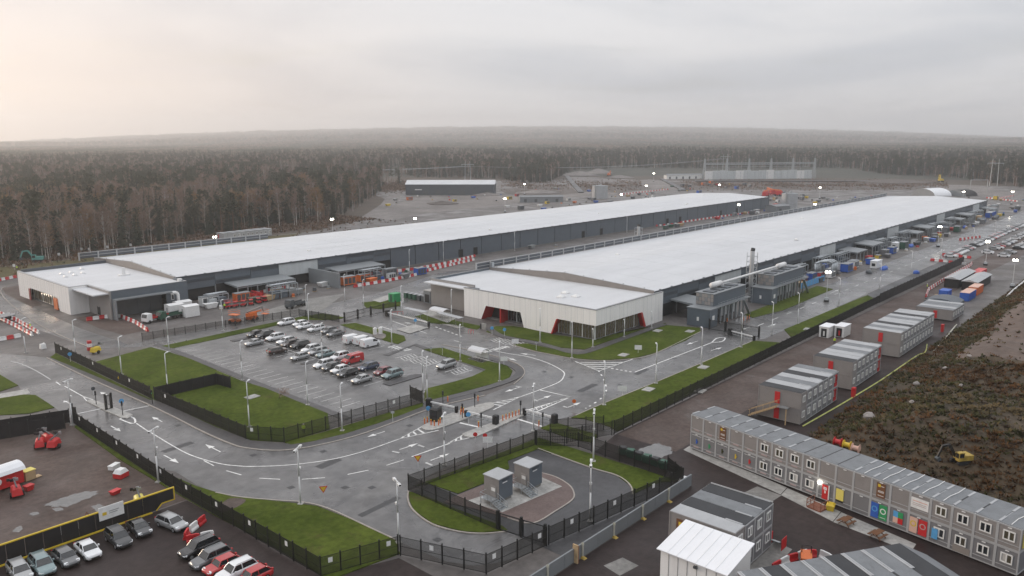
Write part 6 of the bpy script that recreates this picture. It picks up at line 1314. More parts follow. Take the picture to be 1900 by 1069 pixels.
def flat_shelter(a, b, label):
    (x0, y0), (x1, y1) = g(*a), g(*b); L = math.hypot(x1 - x0, y1 - y0); t = thing('bike_rack_shelter', label, 'shelter', (x0, y0, .15), math.atan2(y1 - y0, x1 - x0)); MB().box(0, L, -.9, .9, 2.3, 2.42).build('roof', 'cab_roof_pale', t)
    for k in range(4): MB().tube((.2 + k * (L - .4) / 3, .7, 0), (.2 + k * (L - .4) / 3, .7, 2.3), .05, n=6).build('post', 'galvanised', t)
    for k in range(int(L / .7)): MB().bar((.4 + k * .7, -.5, .1), (.4 + k * .7, .5, .9), .05, .05).build('bike_stand', 'steel_dark', t)
    MB().box(-.2, L + .2, -1.2, 1.2, -.1, -.03).build('slab', 'concrete', t)
flat_shelter((752, 588), (790, 596), 'flat roofed bike rack shelter nearest the double gate'); flat_shelter((815, 597), (856, 608), 'flat roofed bike rack shelter nearest the office entrance')
box_thing('red_rack', 'red steel rack beside the bike shelters', 'rack', 738, 585, [('frame', 'red', MB().box(-1.5, 1.5, -.05, .05, .9, 1.0).box(-1.5, -1.4, -.05, .05, 0, .9).box(1.4, 1.5, -.05, .05, 0, .9).box(-.05, .05, -.05, .05, 0, .9))], -.6)
for px, py, lab in ((876, 619, 'red cycle stand pair on the paving before the office'), ): box_thing('cycle_stand', lab, 'stand', px, py, [('hoop', 'red', MB().path([(-.5, 0, 0), (-.5, 0, .8), (.5, 0, .8), (.5, 0, 0)], .05)), ('hoop', 'red', MB().path([(-.5, .8, 0), (-.5, .8, .8), (.5, .8, .8), (.5, .8, 0)], .05))])
box_thing('stone_sign', 'pale stone sign beside the office entrance path', 'sign', 898, 612, [('slab', 'concrete', MB().box(-.15, .15, -.7, .7, 0, 1.6)), ('case', 'black_plastic', MB().box(-.1, .2, .75, 1.3, 0, 1.3))], 0)
for px, py in ((696, 621), (706, 620)): box_thing('storage_tank', 'small white upright tank on the van island, ' + ('left' if px < 700 else 'right') + ' of two', 'tank', px, py, [('body', 'white_plastic', MB().tube((0, 0, 0), (0, 0, 1.5), .5, n=12)), ('lid', 'white_plastic', MB().tube((0, 0, 1.5), (0, 0, 1.7), .3, .25, 10))], z=.13)
box_thing('green_container', 'green switch container behind the double gate', 'container', 733, 560, [('body', 'green', MB().box(-1.5, 1.5, -1.2, 1.2, .1, 2.6)), ('door', 'green_dark', MB().box(-1.53, -1.503, -.5, .5, .2, 2.3))], 0)
for k in range(5): box_thing('utility_cabinet', 'dark green utility cabinet %s in the row behind the bike shelters' % ('first', 'second', 'third', 'fourth', 'fifth')[k], 'cabinet', 0, 0, [('body', 'green_dark' if k < 3 else 'steel_dark', MB().box(-.8, .8, -.6, .6, .05, 1.7)), ('top', 'cab_roof_pale', MB().box(-.85, .85, -.65, .65, 1.7, 1.78))], xy=(154.6 + k * 0, 181 - k * 2.0))
box_thing('annex_block', 'pale grey annex block at the corner of the grey office wall', 'annex', 0, 0, [('body', 'clad_mid', MB().box(0, 5, 0, 3, 0, 3.6)), ('roof', 'concrete', MB().box(-.1, 5.1, -.1, 3.1, 3.6, 3.75)), ('opening', 'void', MB().box(-.03, -.003, .5, 2.4, .2, 2.6))], xy=(153.5, 169.2))
# manhole slabs on the lawns
for px, py, lab in ((468, 738, 'on the big lawn'), (1203, 724, 'on the near end of the right lawn'), (1305, 683, 'in the middle of the right lawn'), (1157, 660, 'on the outer lawn by the junction'), (1280, 616, 'at the far end of the outer lawn'), (1299, 727, 'behind the right fence'), (1499, 612, 'on the far right lawn'), (1220, 615, 'beside the office path')):
    box_thing('manhole_slab', 'pale concrete manhole slab ' + lab, 'slab', px, py, [('slab', 'concrete', MB().box(-1.2, 1.2, -.9, .9, -.05, .12)), ('cover', 'steel', MB().box(-.35, .35, -.35, .35, .12, .15))], .1, .13)
# ------------------------------------------------------------------ background buildings
def at(px, py, z=0): return g(px, py, z)
t = thing('dark_shed', 'long dark shed with white roof below the forest', 'shed', (445.7, 519.4, 0), math.atan2(459.7 - 519.4, 493.3 - 445.7))
MB().box(0, 76, 0, 22, 0, 9.0).build('wall', 'clad_dark', t); MB().loft([[(x, -.4, 9.0), (x, 11, 12.2), (x, 22.4, 9.0)] for x in (-.5, 76.5)]).build('roof', 'roof_white', t); MB().box(8, 14, -.06, -.003, 4.2, 5.0).build('lettering', 'white_plastic', t)
for k in range(7): MB().box(5 + k * 10.5, 9 + k * 10.5, -.08, -.062 + .06, .2, 4.0).build('door', 'steel_dark', t)
def tank(x, y, r, h, label):
    t = thing('storage_tank', label, 'tank', (x, y, 0)); MB().tube((0, 0, 0), (0, 0, h), r, n=28).build('shell', 'cab_roof_pale', t, False); MB().tube((0, 0, h), (0, 0, h + .5), r * 1.01, r * .3, 28).build('roof', 'clad_mid', t); MB().box(-r - .3, -r + .1, -.4, .4, 0, h + 1.0).build('ladder', 'steel', t); MB().box(-1, 1, -1, 1, h + .4, h + 1.4).build('hatch', 'steel', t)
x, y = g(1113, 368); tank(x, y, 6.2, 10, 'round pale water tank behind the middle of the rear hall'); x, y = g(1464, 388); tank(x, y, 5.2, 10.5, 'round pale water tank past the far end of the rear hall')
for i, (a, b, h, lab) in enumerate((((965, 376), (1045, 375), 5, 'long low grey shed behind the rear hall'), ((1237, 333), (1303, 332), 6, 'long low white building left of the substation'), ((1440, 395), (1466, 393), 5, 'low grey plant shed before the far round tank'))):
    (x0, y0), (x1, y1) = g(*a), g(*b); L = math.hypot(x1 - x0, y1 - y0); t = thing('low_shed', lab, 'shed', (x0, y0, 0), math.atan2(y1 - y0, x1 - x0)); MB().box(0, L, 0, 9, 0, h * .8).build('wall', 'clad_mid' if i != 1 else 'white_paint', t); MB().loft([[(q, -.4, h * .8), (q, 4.5, h), (q, 9.4, h * .8)] for q in (-.4, L + .4)]).build('roof', 'cab_roof', t)
    for k in range(int(L / 8)): MB().box(3 + k * 8, 5 + k * 8, -.06, -.003, .2, h * .5).build('door', 'steel_dark', t)
# substation
(x0, y0), (x1, y1) = g(1312, 334), g(1512, 332); L = math.hypot(x1 - x0, y1 - y0); sa = math.atan2(y1 - y0, x1 - x0)
t = thing('substation', 'outdoor substation with pale screen wall and grey steel gantries', 'substation', (x0, y0, 0), sa)
n = 14
for i in range(n): MB().box(i * L / n + .1, (i + 1) * L / n - .1, 8, 8.6, 0, 9.5 + (i % 3) * .4).build('wall_panel', 'panel_pale' if i % 4 else 'white_paint', t)
for i in range(6):
    x = 4 + i * (L + 16) / 5.4
    b = MB()
    for s_ in (-1, 1): b.tube((x + s_ * 1.6, 20, 0), (x + s_ * .3, 20, 23), .5, .3, 5); b.tube((x + s_ * 1.6, 23, 0), (x + s_ * .3, 21.5, 23), .5, .3, 5)
    for z in range(2, 22, 4): b.bar((x - 1.5 + z * .05, 20, z), (x + 1.5 - z * .05, 20, z + 3), .2, .2)
    b.tube((x, 20.8, 23), (x, 20.8, 27), .12, .05, 5); b.build('gantry_tower', 'galvanised', t)
b = MB()
for z in (16.5, 18): b.bar((4, 20, z), (4 + (L + 16) * 5 / 5.4, 20, z), .55, .55); b.bar((4, 22, z), (4 + (L + 16) * 5 / 5.4, 22, z), .55, .55)
for k in range(40): b.bar((4 + k * (L + 12) / 42, 20, 16.5), (4 + (k + 1) * (L + 12) / 42, 20, 18), .15, .15)
b.build('gantry_beam', 'galvanised', t)
for i in range(16): MB().tube((8 + i * L / 16, 2, 0), (8 + i * L / 16, 2, 6.5), .22, .15, 5).tube((8 + i * L / 16, 2, 6.5), (8 + i * L / 16, 2, 8.5), .35, .35, 6).build('insulator', 'galvanised', t)
for i in range(9): MB().tube((16 + i * L / 9, 12, 0), (16 + i * L / 9, 12, 21), .14, .06, 5).build('lightning_rod', 'galvanised', t)
b = MB(); b.bar((0, 12, 14), (L, 12, 14), .12, .12); b.bar((0, 15, 14), (L, 15, 14), .12, .12); b.build('busbar', 'galvanised', t)
# pylons and wires
def pylon(px, py, h, label):
    x, y = g(px, py); t = thing('power_pylon', label, 'pylon', (x, y, terrain_h(x, y)), math.atan2(y, x))
    for s_ in (-1, 1): MB().tube((0, s_ * 3.2, 0), (0, s_ * 2.6, h), .32, .2, 6).build('pole', 'galvanised', t)
    MB().bar((0, -7, h * .84), (0, 7, h * .84), .4, .5).build('cross_arm', 'galvanised', t)
    for s_ in (-6.5, 0, 6.5): MB().tube((0, s_, h * .84), (0, s_, h * .84 - 2), .15, .15, 5).build('insulator', 'cab_frame', t)
    return x, y, h
p1 = pylon(868, 336, 22, 'grey twin-pole power pylon standing above the dark shed'); p2 = pylon(1843, 345, 26, 'grey twin-pole power pylon at the far right by the wood'); p3 = pylon(330, 330, 22, 'power pylon far left deep in the forest') ; p4 = pylon(1345, 318, 24, 'grey twin-pole power pylon behind the substation')
def wire(a, b, off, lab, sag=6):
    A = Vector((a[0], a[1], a[2] * .84 - 2)); B = Vector((b[0], b[1], b[2] * .84 - 2)); A.y += off; B.y += off; pts = []
    for i in range(17):
        q = i / 16; P_ = A.lerp(B, q); P_.z -= sag * 4 * q * (1 - q); pts.append(P_)
    m = MB().path(pts, .09, 3).build('power_line', 'galvanised'); tag(m, lab, 'cable')
for k, o_ in enumerate((-6, 0, 6)): wire(p3, p1, o_, 'overhead power line left of the pylon, %s of three' % ('nearest', 'middle', 'farthest')[k]); wire(p1, p4, o_, 'overhead power line right of the pylon, %s of three' % ('nearest', 'middle', 'farthest')[k])
# dome tent and dark tent at the far end of the front hall
x, y = g(1712, 364); 
for (dx_, dy_, r, L, m, lab) in ((0, 0, 11, 20, 'white_tent', 'white domed storage tent past the far end of the front hall'), (18, -20, 9, 14, 'black_screen', 'dark domed storage tent beside the white one')):
    t = thing('dome_tent', lab, 'tent', (x + dx_, y + dy_, 0), -.4); pr = [(r * math.cos(a), r * .55 * math.sin(a)) for a in np.linspace(0, math.pi, 15)]
    MB().loft([[(q, a, b_) for a, b_ in pr] for q in (0, L)]).build('cover', m, t); MB().face([(-.03, a, b_) for a, b_ in pr]).build('end_panel', 'clad_mid', t)
# goal-post height gauge
x, y = g(1815, 358); t = thing('height_gauge', 'pale goal-post height gauge over the far road', 'gauge', (x, y, 0), -.9)
for q in (-7, 7): MB().tube((q, 0, 0), (q, 0, 11), .35, n=6).build('post', 'cab_frame', t)
MB().bar((-7, 0, 11), (7, 0, 11), .5, .5).build('beam', 'cab_frame', t)
# forest edge cabins behind the rear hall
(x0, y0) = g(409, 447)
bt = block(x0, y0 - 3, 11, 1, 'row of pale grey cabins at the forest edge behind the rear hall', ['cab_roof_pale', 'cab_roof'], 6, 3)
for ch in bt.children:
    if ch.name.startswith('module'): ch.data.materials[0] = M('cab_frame')
bt.rotation_euler = (0, 0, .05); bt.scale = (1.0, 1, 1.25)
# spoil heaps
def heap(px, py, r, h, label, m='gravel_pale'):
    x, y = g(px, py); q = random.Random(px); rings = []
    for k in range(6):
        f = k / 5; rings.append([(x + r * (1 - f) * math.cos(a) * (1 + .15 * math.sin(3 * a + px)), y + r * (1 - f) * math.sin(a) * (1 + .15 * math.cos(2 * a + px)), h * f * (1 + q.uniform(-.05, .05))) for a in np.linspace(0, 2 * math.pi, 15)[:-1]])
    tag(MB().loft(rings).build('spoil_heap', m, None, True), label, 'heap')
heap(1075, 326, 28, 6, 'wide pale spoil heap at the edge of the wood'); heap(1110, 322, 22, 7, 'pale spoil heap behind the excavation'); heap(905, 362, 14, 2.5, 'low gravel heap by the excavation floodlight'); heap(1000, 358, 20, 3, 'low gravel heap left of the round tank')
heap(1150, 330, 20, 3.5, 'flat spoil heap beside the haul road'); heap(1660, 338, 40, 3, 'long low spoil bank right of the substation', 'ground_dirt'); heap(820, 378, 12, 2.2, 'small dark heap in the excavation', 'ground_dirt')
# ------------------------------------------------------------------ machines
def excavator(px, py, rz, m, label, s=1.0):
    x, y = g(px, py) if not isinstance(px, tuple) else px; z = mound_h(x, y)
    t = thing('excavator', label, 'excavator', (x, y, max(0, z)), rz); t.scale = (s, s, s)
    for q in (-1, 1): MB().loft([[(xx, q * 1.15 - .3, zz), (xx, q * 1.15 + .3, zz)] for xx, zz in ((-1.9, .4), (-1.6, .05), (1.6, .05), (1.9, .4), (1.6, .85), (-1.6, .85))] and [[(xx, q * 1.15 + o_, zz) for xx, zz in ((-1.9, .4), (-1.6, .05), (1.6, .05), (1.9, .4), (1.6, .85), (-1.6, .85))] for o_ in (-.3, .3)]).build('track', 'tyre', t)
    bd = MB().box(-2.2, 1.0, -1.3, 1.3, 1.0, 2.2).build('body', m, t); cb = MB().box(.2, 1.7, .2, 1.3, 1.0, 3.0).build('cab', m, t); MB().box(1.5, 1.72, .3, 1.2, 1.7, 2.8).box(.4, 1.5, 1.29, 1.32, 1.8, 2.8).build('cab_window', 'glass_dark', cb)
    MB().bar((1.2, -.3, 1.6), (3.2, -.3, 4.6), .4, .6).bar((3.2, -.3, 4.6), (4.9, -.3, 4.4), .36, .5).build('boom', 'black_plastic' if m == 'yellow_worn' else m, t); MB().bar((4.9, -.3, 4.6), (6.0, -.3, 2.0), .3, .45).build('stick', 'black_plastic' if m == 'yellow_worn' else m, t); MB().loft([[(5.7, q, 2.1), (6.5, q, 1.7), (6.1, q, .9), (5.3, q, 1.2)] for q in (-.8, .2)]).build('bucket', 'steel_dark', t)
excavator(70, 486, 2.6, 'teal', 'turquoise excavator with raised boom at the forest edge'); excavator((g(1755, 893)[0] + 3, g(1755, 893)[1] - 1), 0, 2.5, 'yellow_worn', 'yellow excavator standing in the scrub behind the cabin row', .62)
excavator(1745, 338, .5, 'yellow', 'yellow excavator far off on the gravel by the wood', 1.6); excavator(1130, 327, .4, 'orange', 'orange excavator far off on the spoil heaps', 1.4)
def lift(x, y, rz, label, boom=True, m='orange', col='clad_beige', s=1):
    t = thing('boom_lift' if boom else 'scissor_lift', label, 'lift', (x, y, .03), rz); t.scale = (s, s, s)
    MB().box(-1.3, 1.3, -.9, .9, .5, 1.1).build('chassis', m, t)
    for a in (-.9, .9):
        for q in (-1, 1): MB().tube((a, q * .75, .45), (a, q * 1.1, .45), .45, n=12).build('wheel', 'tyre', t)
    if boom:
        MB().box(-1.6, 1.2, -.75, .75, 1.15, 2.2).build('turret', m, t); MB().bar((-1.4, .35, 2.5), (4.6, .35, 2.9), .35, .45).build('boom', col, t); MB().bar((-1.4, -.2, 2.3), (3.4, -.2, 2.1), .3, .35).build('lower_boom', m, t); MB().bar((4.6, .35, 2.9), (5.2, .35, 1.4), .2, .25).build('jib', col, t)
        k = MB(); 
        for zz in (.7, 1.25, 1.8): k.bar((5.0, -.6, zz), (6.4, -.6, zz), .06, .06).bar((5.0, 1.2, zz), (6.4, 1.2, zz), .06, .06).bar((5.0, -.6, zz), (5.0, 1.2, zz), .06, .06).bar((6.4, -.6, zz), (6.4, 1.2, zz), .06, .06)
        k.box(5.0, 6.4, -.6, 1.2, .62, .7); k.build('basket', m, t)
    else:
        k = MB()
        for i in range(4): k.bar((-1.1, .4, 1.1 + i * .28), (1.1, .4, 1.38 + i * .28), .08, .08); k.bar((1.1, -.4, 1.1 + i * .28), (-1.1, -.4, 1.38 + i * .28), .08, .08)
        k.build('scissors', 'steel_dark', t); b = MB().box(-1.3, 1.3, -.85, .85, 2.25, 2.4)
        for zz in (2.9, 3.4): b.bar((-1.3, -.85, zz), (1.3, -.85, zz), .06, .06).bar((-1.3, .85, zz), (1.3, .85, zz), .06, .06).bar((-1.3, -.85, zz), (-1.3, .85, zz), .06, .06).bar((1.3, -.85, zz), (1.3, .85, zz), .06, .06)
        b.build('platform', m, t)
lift(*g(468, 595), .35, 'orange boom lift with cream boom behind the car park'); lift(*g(436, 600), 2.0, 'orange scissor lift left of the boom lift', False)
for i, (px, py, b_) in enumerate(((423, 572, 0), (437, 570, 0), (452, 568, 0), (466, 566, 0), (480, 563, 0), (490, 560, 0), (482, 553, 1), (470, 556, 1))): lift(*g(px, py), .3 + i * .25, 'red %s lift, %s in the row before the rear hall' % ('boom' if b_ else 'scissor', ('first', 'second', 'third', 'fourth', 'fifth', 'sixth', 'seventh', 'eighth')[i]), bool(b_), 'red', 'red', .68)
for i, (px, py) in enumerate(((1420, 366), (1432, 362), (1444, 364))): lift(*g(px, py), .8 * i, 'red boom lift far off past the rear hall, ' + ('left', 'middle', 'right')[i] + ' of three', True, 'red', 'orange', 1.9)
# light tower trailers in the dirt yard
def tower_trailer(px, py, rz, m, label):
    x, y = g(px, py); t = thing('light_tower_trailer', label, 'trailer', (x, y, .03), rz); MB().frus((-1.1, 1.1, -.65, .65), (-.9, .9, -.55, .55), .5, 1.35).build('body', m, t); MB().frus((-.9, .9, -.55, .55), (-.6, .6, -.35, .35), 1.35, 1.6).build('hood', m, t)
    for q in (-1, 1): MB().tube((0, q * .62, .38), (0, q * .85, .38), .38, n=12).build('wheel', 'tyre', t)
    MB().bar((1.1, 0, .5), (2.3, 0, .35), .1, .1).build('drawbar', 'steel', t); MB().bar((-1.0, 0, 1.75), (1.5, 0, 1.85), .16, .16).build('mast', 'steel_dark', t)
    for i, (a, b_) in enumerate(((1.5, -.5), (1.5, .1), (1.9, -.3), (1.9, .45))): MB().box(a, a + .12, b_, b_ + .4, 1.7, 2.1).build('lamp_head', 'black_plastic' if i % 2 else 'steel', t)
for a in ((75, 832, 1.2, 'red', 'red light tower trailer, left of the three by the screened fence'), (90, 822, 1.6, 'red', 'red light tower trailer, middle of the three by the screened fence'), (101, 832, .8, 'red', 'red light tower trailer, right of the three by the screened fence'), (32, 922, 1.4, 'red', 'red light tower trailer below the red hut'), (260, 941, 1.3, 'yellow_pale', 'yellow light tower trailer beside the hoarding end'), (178, 656, .5, 'yellow', 'yellow light tower trailer behind the left fence')): tower_trailer(*a)
# red hut with white curved roof
x, y = g(46, 898); t = thing('red_hut', 'red hut with white curved roof at the left edge', 'hut', (x, y, 0), math.radians(10)); 
MB().box(-7, 0, 0, 2.6, .35, 2.4).build('wall', 'red', t); pr = [(-.35, 2.3), (-.1, 2.75), (.6, 3.15), (1.3, 3.25), (2.0, 3.15), (2.7, 2.75), (2.95, 2.3)]; MB().loft([[(q, a, b_) for a, b_ in pr] for q in (-7.2, .25)]).build('roof', 'white_tent', t); MB().tube((-3.4, -.06, 1.5), (-3.4, -.003, 1.5), .5, n=18).build('round_sign', 'white_plastic', t)
for a in (-6.5, -.8): MB().box(a, a + .5, .2, 2.4, 0, .35).build('skid', 'steel_dark', t)
box_thing('timber_crate', 'pale timber crate beside the red hut', 'crate', 54, 890, [('body', 'wood', MB().box(-.7, .7, -.6, .6, .05, 1.4)), ('lid', 'yellow_pale', MB().box(-.78, .78, -.68, .68, 1.4, 1.48)), ('ramp', 'wood', MB().box(.7, 1.6, -.5, .5, .02, .1))], .2)
box_thing('red_crate', 'small red tub on the dirt near the hut', 'tub', 54, 910, [('body', 'red', MB().frus((-.4, .4, -.35, .35), (-.55, .55, -.45, .45), 0, .7)), ('rim', 'red', MB().box(-.6, .6, -.5, .5, .7, .76))], .3); box_thing('red_crate', 'small red tub on the dirt in the middle of the yard', 'tub', 214, 917, [('body', 'red', MB().frus((-.5, .5, -.3, .3), (-.65, .65, -.4, .4), 0, .5)), ('rim', 'red', MB().box(-.7, .7, -.45, .45, .5, .56))], .3)
box_thing('site_box', 'red and white site box near the yard fence', 'box', 225, 886, [('body', 'red', MB().box(-.8, .8, -.7, .7, .05, .75)), ('lid', 'white_plastic', MB().frus((-.8, .8, -.7, .7), (-.5, .5, -.5, .5), .75, 1.3))], .4); box_thing('plastic_crate', 'white plastic crate near the yard fence', 'crate', 212, 870, [('body', 'white_plastic', MB().box(-.8, .8, -.4, .4, .03, .6)), ('lid', 'white_plastic', MB().box(-.85, .85, -.45, .45, .6, .66))], .5)
box_thing('metal_trough', 'white metal trough behind the black hoarding', 'trough', 119, 989, [('body', 'white_paint', MB().box(-1.7, 1.7, -.5, .5, .05, .8)), ('lid', 'steel', MB().box(-1.75, 1.75, -.3, .55, .8, .86))], .05)
box_thing('spill_frame', 'rusty red steel frame leaning behind the hoarding', 'frame', 163, 973, [('bar', 'rust', MB().bar((-1, 0, .1), (0, 0, 1.6), .07, .07)), ('bar', 'rust', MB().bar((1, 0, .1), (0, 0, 1.6), .07, .07)), ('cross_bar', 'rust', MB().bar((-.6, 0, .6), (.6, 0, .6), .06, .06))], .3)
# ------------------------------------------------------------------ clutter along the halls
R3 = random.Random(21)
def skip(x, y, m, label):
    t = thing('waste_skip', label, 'skip', (x, y, .03), R3.uniform(-.3, .3)); MB().frus((-1.3, 1.3, -.9, .9), (-1.9, 1.9, -1.0, 1.0), .1, 1.4).build('body', m, t); MB().box(-1.95, 1.95, -1.06, 1.06, 1.4, 1.5).build('rim', m, t)
def genset(x, y, m, label, s=1.0):
    t = thing('generator_cabinet', label, 'generator', (x, y, .03), 0); t.scale = (s, s, s); MB().box(-2.2, 2.2, -1.1, 1.1, .2, 2.5).build('body', m, t); MB().box(-2.25, 2.25, -1.15, 1.15, 2.5, 2.6).build('roof', 'clad_mid', t); MB().box(-2.0, 2.0, -.9, .9, 0, .2).build('skid', 'steel_dark', t)
    for k in range(3): MB().box(-1.9 + k * 1.35, -.8 + k * 1.35, -1.13, -1.103, .5, 2.2).build('door', 'steel_dark', t)
def pallet(x, y, m, label):
    t = thing('pallet_stack', label, 'pallet', (x, y, .03), R3.uniform(0, 3)); MB().box(-.6, .6, -.5, .5, 0, .14).build('pallet', 'wood', t); MB().frus((-.55, .55, -.45, .45), (-.45, .45, -.4, .4), .14, R3.uniform(.7, 1.3)).build('load', m, t)
    MB().bar((-.57, 0, .5), (.57, 0, .5), .93, .05).build('strap', 'black_plastic', t)
spots = []
def free(x, y, d=3.0):
    if any(math.hypot(x - a, y - b_) < d for a, b_ in spots): return False
    spots.append((x, y)); return True
cols = ['blue', 'blue', 'steel_dark', 'steel_dark', 'white_plastic', 'white_plastic', 'red', 'green_dark', 'steel', 'steel', 'cab_grey', 'cab_grey', 'orange', 'wood', 'steel_dark', 'yellow']
names = {'blue': 'blue', 'steel_dark': 'dark grey', 'white_plastic': 'white', 'red': 'red', 'green_dark': 'dark green', 'steel': 'grey', 'yellow': 'yellow', 'cab_grey': 'mid grey', 'orange': 'orange', 'wood': 'tan'}
def scatter(n, x0, x1, y0, y1, where, grp):
    k = 0; tries = 0
    while k < n and tries < n * 20:
        tries += 1; x, y = R3.uniform(x0, x1), R3.uniform(y0, y1)
        if not free(x, y, 3.6): continue
        c = R3.choice(cols); u = R3.random(); k += 1
        if u < .3: skip(x, y, c, names[c] + ' waste skip ' + where)
        elif u < .58: genset(x, y, c, names[c] + ' generator cabinet ' + where, R3.uniform(.7, 1.2))
        else: pallet(x, y, c, names[c] + ' loaded pallet ' + where)
        bpy.data.objects  # noqa
    for o in COL.objects:
        if o.get('label', '').endswith(where) and 'group' not in o: o['group'] = grp
scatter(44, 250, 420, 95.5, 101, 'beside the canopies of the front hall', 'site goods beside the front hall'); scatter(34, 420, 570, 95, 101, 'at the far end of the front hall', 'site goods at the far end')
scatter(26, 106, 186, 208, 217, 'in the loading yard of the rear hall', 'site goods in the loading yard'); scatter(70, 525, 660, 190, 310, 'in the storage area past the rear hall', 'site goods past the rear hall'); scatter(48, 400, 580, 300, 375, 'behind the rear hall near the round tank', 'site goods near the tank')
scatter(34, 580, 700, 80, 170, 'in the far right storage area', 'site goods far right'); scatter(9, 250, 262, 58, 62, 'beside the peach-roofed container', 'site goods by the containers')
scatter(26, 360, 500, 410, 500, 'in the excavation below the dark shed', 'site goods in the excavation'); scatter(36, 560, 780, 330, 480, 'far off between the halls and the wood', 'site goods before the wood'); scatter(16, 255, 500, 215, 224, 'along the wall of the rear hall', 'site goods along the rear hall')
# steel racks with plant between the canopies of the front hall
def rack(x, y, L, h, label, grp, m='steel_dark'):
    t = thing('equipment_rack', label, 'rack', (x, y, .03), 0, grp); n = max(2, int(L / 2.4))
    for i in range(n + 1):
        for yy in (0, 3.2): MB().box(i * L / n - .1, i * L / n + .1, yy - .1, yy + .1, 0, h).build('post', 'galvanised', t)
        MB().bar((i * L / n, 0, h), (i * L / n, 3.2, h), .16, .2).build('cross_beam', 'galvanised', t)
    for yy in (0, 3.2):
        for zz in (h * .5, h): MB().bar((0, yy, zz), (L, yy, zz), .16, .2).build('beam', 'galvanised', t)
    for i in range(n): MB().box(i * L / n + .3, (i + 1) * L / n - .3, .5, 2.7, .1, h * R3.uniform(.35, .75)).build('plant_box', R3.choice((m, 'steel', 'clad_mid', 'clad_grey', 'panel_pale')), t)
    MB().tube((0, 1.0, h + .3), (L, 1.0, h + .3), .22, n=8).tube((0, 2.0, h + .3), (L, 2.0, h + .3), .18, n=8).build('pipe', 'galvanised', t, True)
for i, (x, L, h) in enumerate(((258, 10, 4.6), (280, 9, 5.2), (297, 12, 4.4), (345, 10, 5.0), (362, 9, 4.2), (376, 12, 5.4), (425, 10, 5.0), (442, 10, 4.4), (458, 11, 5.2), (508, 11, 5.0), (524, 10, 4.6), (566, 9, 5.0))):
    rack(x, 102.5, L, h, 'steel rack of grey plant beside the front hall, %s from the near end' % ('first', 'second', 'third', 'fourth', 'fifth', 'sixth', 'seventh', 'eighth', 'ninth', 'tenth', 'eleventh', 'twelfth')[i], 'plant racks beside the front hall', 'blue' if i % 3 == 1 else 'steel_dark')
rack(126, 209.5, 9, 4.0, 'steel rack of grey plant before the left loading canopy', None); rack(163, 212.5, 8, 3.6, 'steel rack of grey plant before the right loading canopy', None); rack(108, 213.5, 6, 3.4, 'small steel rack of grey plant beside the white containers', None)
# blue screen and tarps
t = thing('screen_fence', 'bright blue screen fence beside the second plant block', 'screen', (0, 0, 0))
for k in range(8): MB().box(246 + k * 2.5, 248.4 + k * 2.5, 95.9 + .02 * (k % 2), 96.0 + .02 * (k % 2), .1, 2.0).build('panel', 'blue_sky', t); MB().box(248.4 + k * 2.5, 248.5 + k * 2.5, 95.85, 96.05, 0, 2.1).build('post', 'steel', t)
for i, (px, py, s, m) in enumerate(((1640, 500, 3.2, 'blue'), (1690, 458, 3.0, 'blue'), (1790, 423, 3.5, 'blue'), (1700, 508, 1.4, 'blue'), (1612, 507, 2.0, 'steel_dark'))):
    x, y = g(px, py); t = thing('covered_load', ('low blue', 'blue', 'blue', 'small blue', 'dark grey')[i] + ' sheeted load ' + ('lying beside the front hall road', 'under the third canopy', 'far along the front hall', 'beside the road lamp', 'next to the low blue one')[i], 'load', (x, y, .03), .1 * i); q = random.Random(i)
    MB().loft([[((s + q.uniform(-.2, .2)) * f * math.cos(a), 1.1 * f * math.sin(a), z) for a in np.linspace(0, 6.283, 11)[:-1]] for f, z in ((1.0, 0), (.96, .6), (.75, 1.0), (.35, 1.15))]).build('sheet', m, t); MB().box(-s * .8, s * .8, -.06, .06, 1.0, 1.2).build('ridge', m, t)
for i, (px, py) in enumerate(((1662, 462), (1625, 497))):
    x, y = g(px, py); t = thing('site_office', 'white site box with dark window ' + ('between the canopies of the front hall', 'beside the dark grey load')[i], 'cabin', (x, y, 0)); MB().box(-3, 3, -1.2, 1.2, .15, 2.8).build('body', 'white_paint', t); MB().box(-3.03, -3.003, -.6, .6, 1.0, 2.0).build('window', 'glass_dark', t); MB().box(-3.1, 3.1, -1.3, 1.3, 2.8, 2.9).build('roof', 'white_tent', t)
# silver pipes near the second canopy
t = thing('pipe_loop', 'shiny silver pipe bends above the second canopy of the front hall', 'pipes', (0, 0, 0)); 
for k in range(3): MB().path([(272 + k * 2, 101.5, .3), (272 + k * 2, 101.5, 4.5), (273 + k * 2, 100.5, 5.2), (276 + k * 2, 98.5, 5.2), (277 + k * 2, 97.5, 4.5), (277 + k * 2, 97.5, .3)], .4, 8).build('pipe', 'galvanised', t, True)
# hoses beside the cabins
for i, (pts, m, lab) in enumerate((([(1490, 792), (1560, 752), (1590, 734), (1640, 703), (1700, 662), (1716, 655), (1720, 640)], 'hose_yellow', 'yellow hose running beside the cabin blocks'), ([(1530, 806), (1580, 774), (1640, 728), (1690, 692), (1740, 645), (1775, 603)], 'hose_pale', 'pale hose running beside the hillside, outer of two'), ([(1546, 800), (1600, 762), (1660, 716), (1730, 655), (1772, 606)], 'hose_pale', 'pale hose running along the hillside foot, inner of two'))):
    q = smooth_line(gp(pts), 5); t = MB().path([(x, y, .14) for x, y in q], .13, 6).build('supply_hose', m, None, True); tag(t, lab, 'hose')
for i, (px, py, lab) in enumerate(((1583, 738, 'red fire point box beside the yellow hose'), (1748, 616, 'red fire point box far along the cabin blocks'))):
    box_thing('fire_point', lab, 'fire point', px, py, [('cabinet', 'red', MB().box(-.5, .5, -.3, .3, .5, 1.9)), ('leg', 'red', MB().box(-.45, -.35, -.25, .25, 0, .5)), ('leg', 'red', MB().box(.35, .45, -.25, .25, 0, .5))], 0)
